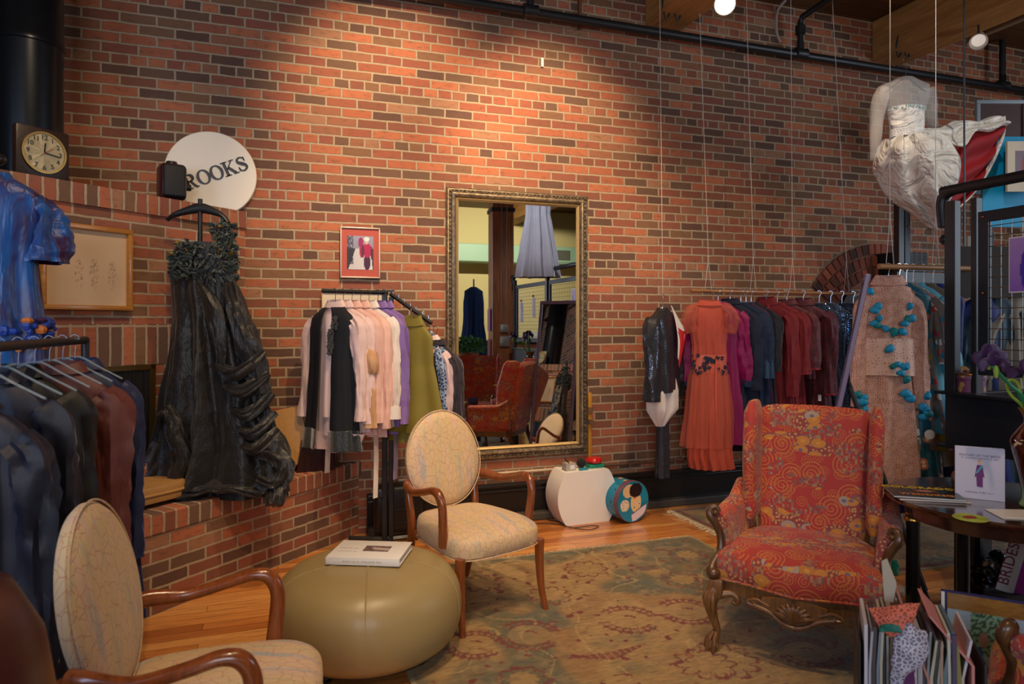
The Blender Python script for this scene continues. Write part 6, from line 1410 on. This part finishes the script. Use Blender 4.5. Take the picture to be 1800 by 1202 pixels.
for y_ in (.6, 1.5, 2.3): B().sphere((-.003, y_, LZ0+.05), .012, 10, 6).done('bolt', metal('copper_bolt', L(190, 110, 70), .3), t)
def mesh_panel(t, x0, y0, y1, z0, z1, cell=.052, ax='y'):
    """framed wire mesh panel in the plane x = x0 (ax y) or y = x0 (ax x)"""
    P = (lambda u, z, d=0: (x0+d, u, z)) if ax == 'y' else (lambda u, z, d=0: (u, x0+d, z))
    def bar(u0, u1, z0_, z1_, d=.012): 
        a_, c_ = P(u0, z0_, -d), P(u1, z1_, d); return [min(a_[i], c_[i]) for i in range(3)], [max(a_[i], c_[i]) for i in range(3)]
    b = B()
    for (u0, u1, za, zb) in ((y0, y1, z1-.055, z1), (y0, y1, z0, z0+.055), (y0, y0+.055, z0+.05, z1-.05), (y1-.055, y1, z0+.05, z1-.05)):
        lo, hi = bar(u0, u1, za, zb); b.box([(lo[i]+hi[i])/2 for i in range(3)], [hi[i]-lo[i] for i in range(3)], bev=.002, seg=1)
    b.done('panel_frame', plain('slate_steel', L(36, 42, 50), .45, .3), t, smooth=False)
    b = B(); u = y0+.06+cell/2
    while u < y1-.055: b.tube([P(u, z0+.05, .003), P(u, z1-.05, .003)], .0022, 5); u += cell
    z = z0+.055+cell/2
    while z < z1-.05: b.tube([P(y0+.05, z, -.003), P(y1-.05, z, -.003)], .0022, 5); z += cell
    tag(b.done('wire_mesh', metal('galvanised_wire', L(140, 136, 128), .4), t), kind='stuff')
    for u_ in (y0+.028, y1-.028):
        for z_ in (z0+.028, (z0+z1)/2, z1-.028): B().sphere(P(u_, z_, -.014), .008, 8, 5).done('bolt', metal('copper_bolt', L(190, 110, 70), .3), t)
t = thing('landing_railing', 'black steel railing with wire mesh panels standing on the raised landing', 'railing', (0, 0, 0))
RX0 = PX0+.02
for y_ in (PY1-.03, PY1-.14, 1.42, .10):
    B().box((RX0+(.0 if y_ != PY1-.14 else .03), y_, (LZ1+2.15)/2), (.045, .06 if y_ != PY1-.14 else .03, 2.15-LZ1), bev=.003).done('post', BLACKM, t, smooth=False)
B().tube([(RX0, PY1+.02, 2.02), (RX0, PY1+.03, 2.16), (RX0, PY1-.03, 2.205), (RX0, PY1-.2, 2.21), (RX0, .2, 2.21), (RX0, .06, 2.20), (RX0, .03, 2.1)], .028, 14, n=5).done('handrail', BLACKM, t)
mesh_panel(t, RX0+.01, 1.46, PY1-.17, 1.235, 2.07); mesh_panel(t, RX0+.01, .14, 1.38, 1.235, 2.07)
B().sphere((RX0, PY1+.01, 1.95), .03, 12, 8).done('end_ball', BLACKM, t)
# tags on the mesh
def art_tag(lab, y_, z_, fn, x=RX0-.02, w_=.09, h_=.26, rib=True):
    t = thing('art_tag', lab, 'tag', (x, y_, z_), -pi/2)
    B().box((0, .003, 0), (w_, .004, h_)).done('card', PAPER, t, smooth=False)
    picture('print', w_-.01, h_-.012, 16, 40, fn, t, y=0)
    if rib: B().tube([(0, -.002, h_/2-.01), (0, -.004, h_/2+.03)], .003, 6).tube([(-.03, -.004, h_/2+.015), (0, -.008, h_/2+.03), (.03, -.004, h_/2+.01)], [.006, .009, .006], 8, n=4).done('ribbon', plain('red_ribbon', L(150, 20, 24), .5), t)
pur = lambda u, v: (.05, .03, .35) if (u-.6)**2*4+(v-.4)**2 < .12 else lerp((.28, .12, .5), (.42, .25, .55), v)
a_ = V(1795, 465, 3.2); yy = 2.71-(a_.x*0); 
def yon(px): d = dirv(px, 500); return (RX0-.02)/d.x*d.y
art_tag('purple art card hanging on the mesh railing at the right edge of the photo', yon(1797), 1.5+103*(RX0/dirv(1797, 500).x)/1200, pur, w_=.13, h_=.27, rib=False)
art_tag('pale violet art card with red ribbon on the far half of the mesh railing', .95, 1.72, lambda u, v: lerp((.4, .38, .6), (.6, .5, .6), abs(noise.noise(Vector((u*4, v*8, 1))))), w_=.10, h_=.28)
art_tag('blue violet art card with red ribbon near the end of the mesh railing', .45, 1.66, lambda u, v: lerp((.15, .15, .5), (.6, .5, .65), abs(noise.noise(Vector((u*4, v*8, 7))))*1.6), w_=.10, h_=.30)
# round purple box on the landing
q = V(1706, 688, 3.61); t = thing('round_box', 'small round purple box with floral lid and ribbon on the raised black landing', 'box', (q.x, q.y, LZ1+.011))
PB = NM('purple_floral_paper'); co = PB.uv(obj=True); dd = PB.vor(co, 22, dim='3D'); PB = PB.fin(PB.mix(PB.M('LESS_THAN', dd, .3), L(112, 52, 84), L(170, 130, 70)), .45)
B().lathe([(.001, 0), (.07, 0), (.07, .085), (.001, .085)], seg=40).done('drum', PB, t)
B().lathe([(.074, .065), (.076, .09), (.072, .098), (.001, .1)], seg=40).done('lid', PB, t); B().lathe([(.0765, .088), (.078, .092), (.0765, .096)], seg=40, cap=False).done('gilt_rim', metal('gilt_metal', L(190, 140, 60), .3), t)
b = B()
for k in range(5): a = k*1.26; b.tube([(0, 0, .1), (.03*cos(a), .03*sin(a), .125), (.05*cos(a), .05*sin(a), .105)], [(.006, .002), (.012, .003), (.008, .002)], 8, n=4)
b.done('bow', plain('olive_ribbon', L(150, 110, 60), .5), t)
# boards, panels and garments behind the mesh
t = thing('upper_railing', 'black mesh railing of the upper stair in front of the brick wall at the right', 'railing', (0, 0, 0))
u0 = V(1580, 490, 5.25); uz0, uz1 = 1.5+85*5.25/1200, 1.5+250*5.25/1200
B().box((u0.x, u0.y, (uz0+uz1)/2), (.05, .05, uz1-uz0)).done('post', BLACKM, t, smooth=False)
mesh_panel(t, u0.y, u0.x+.05, u0.x+1.0, uz0+.03, uz0+.72, ax='x')
B().box((u0.x+.5, u0.y, uz0-.02), (1.1, .06, .08)).done('bottom_rail', BLACKM, t, smooth=False)
B().box((u0.x+1.05, u0.y, .95), (.06, .06, 1.9)).done('post', BLACKM, t, smooth=False)
q = W(1605, 470, .25); b = B().box((q.x, D-.13, q.z+.02), (.34, .26, .24), bev=.004); tag(b.done('steel_bracket', BLACKM, smooth=False), 'black steel plate on the brick wall behind the thick pale rod', 'steel plate')
def board(nm, lab, cat, px, py, Z, w_, h_, mt, rz=-TH, fr=None, fn=None):
    q = V(px, py, Z); t = thing(nm, lab, cat, tuple(q), rz); B().box((0, 0, 0), (w_, .02, h_)).done('board', mt, t, smooth=False)
    if fr: frame(t, w_+.02, h_+.02, .03, .03, fr)
    if fn: picture('print', w_*.62, h_*.62, 24, 24, fn, t, y=-.012)
    return t
# slim stair stringer carrying the wall behind
TQB = plain('turquoise_board', L(0, 150, 196), .5)
board('turquoise_board', 'bright turquoise display board high behind the railing at the right edge', 'board', 1800, 320, 5.0, .62, .66, TQB)
board('framed_picture', 'cream matted picture in front of the turquoise board at the right edge', 'picture', 1806, 293, 4.9, .30, .36, plain('cream_mat', L(214, 200, 176), .8), fn=lambda u, v: (.35, .06, .05) if (u-.4)**2*5+(v-.5)**2 < .15 else (.22, .16, .2))
board('framed_picture', 'pale framed picture on the brick wall above the white gown train', 'picture', 1758, 218, 5.6, .40, .36, plain('dark_rust_print', L(70, 40, 36), .5), fr=plain('pale_blue_frame', L(150, 164, 172), .5))
board('brown_panel', 'dark brown panel behind the mesh of the raised landing', 'panel', 1760, 478, 4.3, .52, .32, plain('dark_brown_board', L(52, 40, 34), .7))
board('cream_panel', 'narrow pale shutter seen through the mesh beside the brown panel', 'panel', 1706, 470, 4.6, .05, .42, plain('pale_shutter', L(150, 144, 130), .6))
for i, (px, mt, lab) in enumerate(((1728, ROY, 'royal blue gown hanging behind the mesh of the landing'), (1752, cloth('teal_velvet', L(4, 50, 70), .5, .5), 'dark teal gown hanging behind the mesh of the landing'), (1788, cloth('dusty_cream_silk', L(140, 128, 112), .5), 'cream blouse hanging behind the mesh at the right edge'))):
    q = V(px, 520, 4.42); garment('gown' if i < 2 else 'blouse', lab, 'gown' if i < 2 else 'blouse', tuple(q), -TH, mt, length=1.3 if i < 2 else .7, sh=.17, chest=.16, waist=.15, hem=.26, hd=.04, hemd=.10, seed=140+i, amp=.03, sl=.4 if i else None)
q0 = V(1695, 506, 4.42); q1 = V(1860, 506, 4.42); tag(B().tube([q0, q1], .014, 10).done('clothes_rod', BLACKM), 'black rod holding the blue gowns behind the mesh railing', 'clothes rod')
for q in (V(1728, 520, 4.42), V(1752, 520, 4.42), V(1788, 520, 4.42)): hanger('hanger on the black rod behind the mesh railing', tuple(q), -TH, 'hangers behind the mesh railing', w_=.14, drop=.065)
for q in (q0, q1): tag(B().tube([q, (q.x, q.y, CEIL)], .006, 6).done('rod_hanger', BLACKM), 'thin black drop wire holding the %s end of the black rod' % ('left' if q is q0 else 'right'), 'wire')
# standing mirror seen edge on behind the wing chair
m0 = V(1408, 600, 3.80); m0.z = 0; md_ = Vector((sin(TH+radians(25.6)), cos(TH+radians(25.6)), 0)); mrz = atan2(md_.y, md_.x)
t = thing('standing_mirror', 'slim standing mirror with dark lilac frame leaning beside the wing chair, seen edge on', 'mirror', (m0.x, m0.y, .02), mrz+pi)
lean = Matrix.Rotation(radians(-11), 4, 'X')
FRM = plain('lilac_grey_edge', L(112, 98, 128), .4); mw, mh = .46, 1.70
def lb(c, sz, nm, mt): b = B().box(c, sz, M=Matrix.Translation((0, 0, .06)) @ lean, bev=.003); b.done(nm, mt, t, smooth=False)
lb((-mw/2, 0, mh/2), (.03, .022, mh), 'frame', FRM); lb((mw/2, 0, mh/2), (.03, .022, mh), 'frame', FRM); lb((0, 0, .018), (mw, .03, .035), 'frame', FRM); lb((0, 0, mh-.018), (mw, .03, .035), 'frame', FRM)
lb((0, -.002, mh/2), (mw-.04, .008, mh-.05), 'mirror_glass', bpy.data.materials['mirror_silver']); lb((0, .008, mh/2), (mw-.04, .004, mh-.05), 'back_panel', DARKW)
for s_ in (-1, 1): B().tube([(s_*.22, .24, 1.15), (s_*.22, .62, .02)], .010, 8).done('strut', BLACKM, t)
B().tube([(-.22, .545, .25), (.22, .545, .25)], .008, 8).done('cross_bar', BLACKM, t)
# ---------------------------------------------------------------- magazine holder and prints at the lower right
g0 = V(1608, 1150, 2.05); HR = face_rz(-g0.x, -g0.y)+.12
t = thing('magazine_rack', 'black magazine holder stuffed with upright magazines at the bottom right', 'magazine rack', (g0.x, g0.y, 0), HR)
def pbox(c, s_, nm, mt=BLACKM): B().box(c, s_, bev=.002, seg=1).done(nm, mt, t, smooth=False)
pbox((-.155, .0, .40), (.008, .24, .32), 'side_panel'); pbox((.155, .0, .40), (.008, .24, .32), 'side_panel'); pbox((0, 0, .245), (.31, .24, .008), 'base_panel')
for s_ in (-1, 1):
    for s2 in (-1, 1): B().tube([(s_*.14, s2*.10, 0), (s_*.14, s2*.10, .24)], .010, 8).done('leg', BLACKM, t)
rnd = random.Random(12); cols = [(196, 190, 196), (170, 168, 176), (70, 60, 64), (120, 128, 140), (180, 172, 150), (40, 40, 46), (150, 150, 140), (160, 130, 110), (90, 110, 120), (190, 186, 170), (60, 50, 80), (130, 120, 60)]
x_ = -.142; k = 0
names = ['white', 'grey', 'black', 'steel blue', 'cream', 'charcoal', 'stone', 'tan', 'slate', 'ivory', 'violet', 'olive']
Rz = Matrix.Rotation(HR, 4, 'Z')
while x_ < .105:
    th = rnd.uniform(.006, .013); h_ = rnd.uniform(.33, .385); c_ = cols[k % 12]; p_ = Rz @ Vector((x_+th/2, -.01+rnd.uniform(-.012, .008), 0)); bend = rnd.uniform(-.02, .05) if k > 9 else rnd.uniform(-.005, .02)
    b = B().prism([(0-th/2, 0), (th/2, 0), (th/2, h_*.7), (th/2+bend*.4, h_), (-th/2+bend*.4, h_), (-th/2, h_*.7)], -.105, .105)
    tag(b.done('magazine', plain('magazine_%d' % (k % 12), L(*c_), .35), smooth=False, loc=(g0.x+p_.x, g0.y+p_.y, .251), rz=HR), '%s magazine standing in the black holder' % (names[k % 12]), 'magazine', 'upright magazines in the black holder'); x_ += th+.0015; k += 1
for o in [o for o in bpy.data.objects if o.get('group') == 'upright magazines in the black holder']: o['label'] = 'thin magazine standing upright among others in the black holder'
for lab, xx, col, h_, tl in (('tall dusty pink folder in the middle of the black magazine holder', .02, (176, 116, 108), .43, .10), ('tall pink folder at the right end of the magazine holder', .125, (196, 124, 120), .40, -.02)):
    p_ = Rz @ Vector((xx, -.01, 0)); b = B().prism([(-.003, 0), (.003, 0), (.003, h_*.55), (-.06, h_), (-.066, h_), (-.003, h_*.55)] if tl > 0 else [(-.003, 0), (.004, 0), (.004, h_*.75), (-.10, h_*1.05), (-.106, h_*1.05), (-.003, h_*.75)], -.112, .112)
    tag(b.done('folder', plain('folder_pink_%d' % int(h_*100), L(*col), .5), smooth=False, loc=(g0.x+p_.x, g0.y+p_.y, .251), rz=HR), lab, 'folder')
def lv(x, y, z): q = Rz @ Vector((x, y, 0)); return (g0.x+q.x, g0.y+q.y, z)
b = B().sheet([[lv(-.13, -.10, .66), lv(-.06, -.12, .69), lv(.0, -.10, .70)], [lv(-.12, -.13, .64), lv(-.06, -.145, .665), lv(-.01, -.13, .68)], [lv(-.08, -.135, .60), lv(-.05, -.15, .62), lv(-.02, -.14, .63)]], 8, 16, lambda u, v, q: tuple(noise.noise_vector(q*30)*.006))
tag(b.done('lace_trim', relief('salmon_lace', L(214, 110, 84), L(150, 66, 50), 90, .6), solid=.002), 'salmon lace trim draped over the magazines in the black holder', 'lace trim')
b = B().sheet([[lv(-.07, -.13, .63), lv(-.03, -.15, .65), lv(.01, -.13, .63)], [lv(-.07, -.15, .57), lv(-.03, -.165, .58), lv(.015, -.15, .575)], [lv(-.075, -.145, .50), lv(-.055, -.16, .49), lv(-.04, -.15, .50)], [lv(-.06, -.145, .40), lv(-.055, -.155, .38), lv(-.05, -.15, .40)]], 8, 20, lambda u, v, q: tuple(noise.noise_vector(q*30)*.008))
tag(b.done('lace_trim', relief('silver_lace', L(190, 186, 200), L(110, 104, 124), 90, .5), solid=.002), 'silver grey lace trim hanging over the front of the magazines', 'lace trim')
b = B().sheet([[lv(-.10, -.135, .635), lv(-.06, -.15, .65)], [lv(-.105, -.145, .615), lv(-.05, -.155, .625)]], 6, 10, lambda u, v, q: tuple(noise.noise_vector(q*40)*.006)); tag(b.done('ribbon', plain('emerald_ribbon', L(0, 96, 76), .4), solid=.003), 'emerald ribbon on top of the magazines', 'ribbon')
b = B().sheet([[lv(-.05, -.14, .54), lv(-.02, -.15, .54)], [lv(-.045, -.15, .45), lv(-.02, -.155, .44)], [lv(-.05, -.14, .36), lv(-.03, -.15, .34)]], 6, 16, lambda u, v, q: tuple(noise.noise_vector(q*30)*.008)); tag(b.done('ribbon', plain('plum_ribbon', L(84, 24, 80), .4), solid=.003), 'plum satin ribbon hanging between the magazines', 'ribbon')
b = B().prism([(-.012, 0), (.012, 0), (.02, .06), (-.005, .13), (-.02, .12)], -.001, .001); tag(b.done('swing_tag', plain('ecru_card', L(176, 164, 144), .7), smooth=False, loc=lv(-.07, -.02, .66), rz=HR), 'crumpled ecru paper tag poking up behind the magazines', 'paper tag')
# framed bridal poster leaning behind the magazines
q = V(1742, 1128, 2.32); t = thing('framed_poster', 'framed wedding photo with a lady in a long blue dress leaning behind the magazines', 'picture', (q.x, q.y, .18), face_rz(-q.x*.8, -q.y))
def bride(u, v):
    if v > .86: return lerp(L(150, 108, 52)[:3], L(110, 76, 40)[:3], abs(noise.noise(Vector((u*9, v*30, 0)))))
    c = lerp((.28, .42, .55), (.36, .5, .6), v)
    if .26 < u < .62 and v > .48: c = (.05, .12, .08) if noise.noise(Vector((u*26, v*34, 0))) > 0 else (.22, .42, .30)
    if v < .4: c = lerp((.30, .30, .28), c, .3)
    if ((u-.40)/.055)**2+((v-.62)/.07)**2 < 1: c = (.34, .22, .18)
    if abs(u-.36+.1*(v-.3)) < .045+.03*max(0, .5-v) and .0 < v < .56: c = (.0, .10, .36)
    if .80 < u < .83 and .55 < v < .72 and sin(v*120) > -.4: c = (.06, .1, .16)
    return c
B().box((0, .0, .19), (.29, .012, .40)).done('board', plain('ink_edge', L(40, 40, 90), .4), t, smooth=False); B().box((-.139, -.008, .19), (.01, .006, .39)).done('white_edge', PAPER, t, smooth=False)
picture('print', .262, .38, 60, 80, bride, t, y=-.0085, z0=.195, x0=.005, rough=.2)
for s_ in (-1, 1): B().box((s_*.12, .03, -.09), (.03, .05, .178)).done('easel_foot', DARKW, t, smooth=False)
# black plastic bag and BRIDES magazine behind the table leg
q = Fl(1757, 1085); t = thing('plastic_bag', 'crumpled shiny black plastic bag on the floor under the round table', 'bag', (q.x, q.y, 0))
bm_ = B(); bm_.sphere((0, 0, .15), (.155, .13, .15), 48, 30)
for v in bm_.bm.verts:
    n_ = abs(noise.noise(v.co*9))+.6*abs(noise.noise(v.co*21)); d_ = (v.co-Vector((0, 0, .15))).normalized(); v.co += d_*(n_*.09-.03); v.co.z = max(.002, v.co.z)
bm_.done('sack', plain('black_polythene', L(20, 22, 24), .16, Coat_Weight=.4), t, angle=25)
b = B(); 
for k in range(5): a = k*1.3; b.tube([(0, -.02, .27), (.04*cos(a), -.03+.03*sin(a), .32), (.08*cos(a), -.03+.05*sin(a), .31)], [(.02, .01), (.03, .006), (.02, .004)], 8, crumple=.012, seed=k, n=4)
b.done('bag_top', plain('black_polythene', L(20, 22, 24), .16, Coat_Weight=.4), t)
q = V(1776, 985, 3.0); t = thing('magazine', 'BRIDES magazine standing tilted behind the black plastic bag', 'magazine', (q.x, q.y, q.z-.14), -TH-.3)
t.rotation_euler = (0, radians(14), -TH-.3)
B().box((0, .004, .13), (.11, .008, .27)).done('cover', plain('pale_cover', L(190, 186, 180), .3), t, smooth=False)
o = text('cover_title', 'BRIDES', .062, (-.035, -.001, .12), plain('plum_print', L(110, 20, 60), .4), t, rot=(pi/2, -pi/2, 0), ext=.0004)
B().box((.032, -.001, .10), (.04, .002, .20)).done('cover_photo', plain('magenta_green_print', L(140, 30, 130), .4), t, smooth=False)
tag(B().box((q.x, q.y+.02, (q.z-.14)/2), (.14, .10, q.z-.145)).done('storage_box', plain('dark_card', L(30, 26, 24), .7), smooth=False), 'dark box under the round table with the BRIDES magazine on top', 'box')
# papers and small things beside chair A on the floor
q = Fl(1562, 1036); tag(B().prism([(-.10, 0), (.10, 0), (.10, .004), (-.10, .004)], -.08, .07).done('papers', plain('old_paper', L(150, 136, 116), .8), smooth=False, loc=(q.x, q.y, .0005), rz=.4), 'sheet of white paper on the floor right of the wing chair', 'papers')
q = Fl(1571, 1010); t = thing('glass_jar', 'small green glass jar on the floor between the wing chair and the round table leg', 'jar', (q.x, q.y, 0)); B().lathe([(.02, 0), (.028, .01), (.028, .06), (.02, .075), (.02, .085)], seg=20).done('jar', plain('green_glass', L(20, 110, 90), .1), t)
# ---------------------------------------------------------------- lamps
def lamp(label, head, tgt, on=True, group=None):
    head = Vector(head); t = thing('track_lamp', label, 'spotlight', tuple(head), 0, group); d = (Vector(tgt)-head).normalized(); M_ = d.to_track_quat('Z', 'Y').to_matrix().to_4x4()
    B().lathe([(.035, -.10), (.04, -.09), (.045, -.02), (.065, .03), (.067, .05), (.062, .05), (.05, .01)], seg=24, M=M_, cap=False).done('shade', plain('white_lamp_metal', L(190, 180, 168), .4), t)
    m_ = NM('lamp_glow'); m_.fin((1, .9, .8, 1), .3, Emission_Strength=9 if on else .3); m_.b.inputs['Emission Color'].default_value = (1, .88, .78, 1)
    B().lathe([(.001, .035), (.04, .03), (.05, .015)], seg=20, M=M_).done('bulb', m_.m, t)
    B().tube([(0, 0, .03), (0, 0, CEIL-head.z)], .008, 8).done('stem', BLACKM, t)
    return t
lamp('lit white spotlight hanging between the two timber beams at the top of the photo', V(1273, 6, 4.3), V(1350, 300, 2.0)+Vector((-1, -2, -1)))
lamp('small dim spotlight in the dark right of the right timber beam', V(1720, 70, 5.6), V(1700, 600, 3), False)
q = V(1640, 60, 5.3); b = B().tube([(5.75, 4.4, 3.98), (5.75, -2, 3.98)], .016, 8); tag(b.done('lamp_track', plain('pale_track', L(150, 130, 110), .4)), 'thin lamp track under the right timber beam', 'lamp track')
# ---------------------------------------------------------------- shop side seen in the big mirror
COLW = wood('oiled_timber_column', L(92, 48, 22), L(166, 100, 50), 2.5, .5, .1, 'z')
cx_, cy_ = 3.30, -.28
t = thing('timber_column', 'square oiled timber column with conduits, seen in the wall mirror', 'column', (cx_, cy_, 0), radians(6))
B().box((0, 0, CEIL/2-.19), (.34, .34, CEIL-.38), bev=.015).done('shaft', COLW, t, smooth=False)
for dx in (-.03, .05): B().tube([(dx, .19, 1.45), (dx, .19, 3.9)], .011, 8).done('conduit', CHROME, t)
b = B().box((.01, .195, 1.42), (.12, .05, .12), bev=.005); b.done('junction_box', plain('grey_box_metal', L(150, 150, 146), .4, .5), t); B().box((.01, .195, 1.22), (.14, .04, .15), bev=.004).done('switch_plate', plain('grey_box_metal', L(150, 150, 146), .4, .5), t)
B().box((0, 0, 3.25), (.37, .37, .06)).done('iron_strap', BLACKM, t, smooth=False)
b = B().box((-.19, .02, 1.55), (.02, .2, .34)).done('picture_card', plain('violet_photo', L(120, 60, 130), .3), t, smooth=False); b = B().box((-.19, .02, 1.05), (.02, .2, .40)).done('picture_card', plain('rose_photo', L(150, 90, 90), .3), t, smooth=False)
# silver gown over the landing
SV = cloth('silver_satin', L(186, 186, 200), .4, .5, bump=.4, streak=6); q = V(945, 330, 9.0); y_ = 2*D-q.y
garment('gown', 'silver beaded gown hanging high over the landing, reflected in the wall mirror', 'gown', (q.x, y_, 3.45), pi, SV, length=1.35, sh=.18, chest=.17, waist=.16, hem=.30, hd=.07, hemd=.2, seed=160, amp=.05, folds=9)
cord('white cord holding the silver gown seen in the wall mirror', (q.x, y_, CEIL), (q.x, y_, 3.5))
# knitted top on a stand, plant, ducts, far counter
q = V(832, 500, 13.2); t = thing('knit_dress', 'dark blue knitted dress on a stand, reflected at the left of the wall mirror', 'dress', (q.x, 2*D-q.y, 0))
garm = B().drape([(2.2, .05, .04, 0), (2.12, .18, .07, 0), (1.9, .2, .1, .01), (1.5, .2, .12, .02), (1.0, .26, .16, .04), (.7, .30, .18, .05)], 8, 7); garm.done('body', cloth('blue_knit', L(20, 44, 84), .9), t)
B().tube([(0, 0, 0), (0, 0, 2.35)], .015, 8).done('pole', BLACKM, t); B().box((0, 0, .01), (.4, .4, .02)).done('base', BLACKM, t)
q = V(822, 640, 11.4); px_, py_ = q.x, 2*D-q.y; t = thing('potted_plant', 'bushy green plant on a dark plinth behind the second wing chair, seen in the mirror', 'plant', (px_, py_, 0))
B().box((0, 0, .42), (.34, .34, .84)).done('plinth', DARKW, t, smooth=False); B().lathe([(.12, .84), (.16, .86), (.18, 1.02), (.16, 1.02)], seg=24).done('pot', plain('terracotta', L(120, 66, 44), .7), t)
b = B(); rnd = random.Random(1); 
for k in range(420):
    a = rnd.uniform(0, 6.28); r_ = rnd.uniform(0, .3); q = Vector((r_*cos(a), r_*sin(a), 1.02+rnd.uniform(0, .26)*(1-r_))); blade(b, q, Vector((cos(a), sin(a), rnd.uniform(-.5, 1))).normalized(), rnd.uniform(.05, .1), rnd.uniform(.015, .03))
tag(b.done('foliage', plain('plant_green', L(50, 104, 40), .5), t, smooth=False), kind='stuff')
DG = plain('pale_green_duct', L(150, 190, 170), .5)
t = thing('air_duct', 'pale green air duct with a grille on the cream wall, seen in the mirror', 'duct', (4.6, YF+.5, 3.15)); B().box((0, 0, 0), (9.0, .5, .42), bev=.02).done('duct', DG, t, smooth=False)
for xx in (-1.1, 1.9): B().box((xx, .26, 0), (.62, .03, .34)).done('grille_frame', DG, t, smooth=False); B().box((xx, .28, 0), (.5, .01, .24)).done('grille', plain('dark_slats', L(90, 96, 88), .6), t, smooth=False)
t = thing('round_duct', 'round pale green duct elbow beside the landing, seen in the mirror', 'duct', (6.9, -3.9, 2.95)); B().tube([(0, 0, 0), (0, .3, 0), (.0, 1.0, .1), (0, 1.5, .5)], .28, 24, n=4).done('duct', DG, t)
for yy in (.1, .5): B().lathe([(.28, -.02), (.30, 0), (.28, .02)], seg=32, M=Matrix.Translation((0, yy, 0)) @ RX).done('rib', DG, t)
tag(B().box((4.6, YF+.36, .5), (7.5, .6, 1.0)).done('counter', plain('wine_counter', L(74, 34, 30), .5), smooth=False), 'long dark red counter against the cream wall, seen in the mirror', 'counter')
tag(B().box((4.6, YF+.36, 1.04), (7.6, .66, .05)).done('worktop', DARKW, smooth=False), 'black top of the long counter against the cream wall, seen in the mirror', 'worktop')
tag(B().box((6.2, YF+.35, 1.18), (.7, .4, .22), bev=.01).done('printer', plain('office_white', L(180, 190, 200), .4)), 'pale office printer on the counter, seen in the mirror', 'printer')
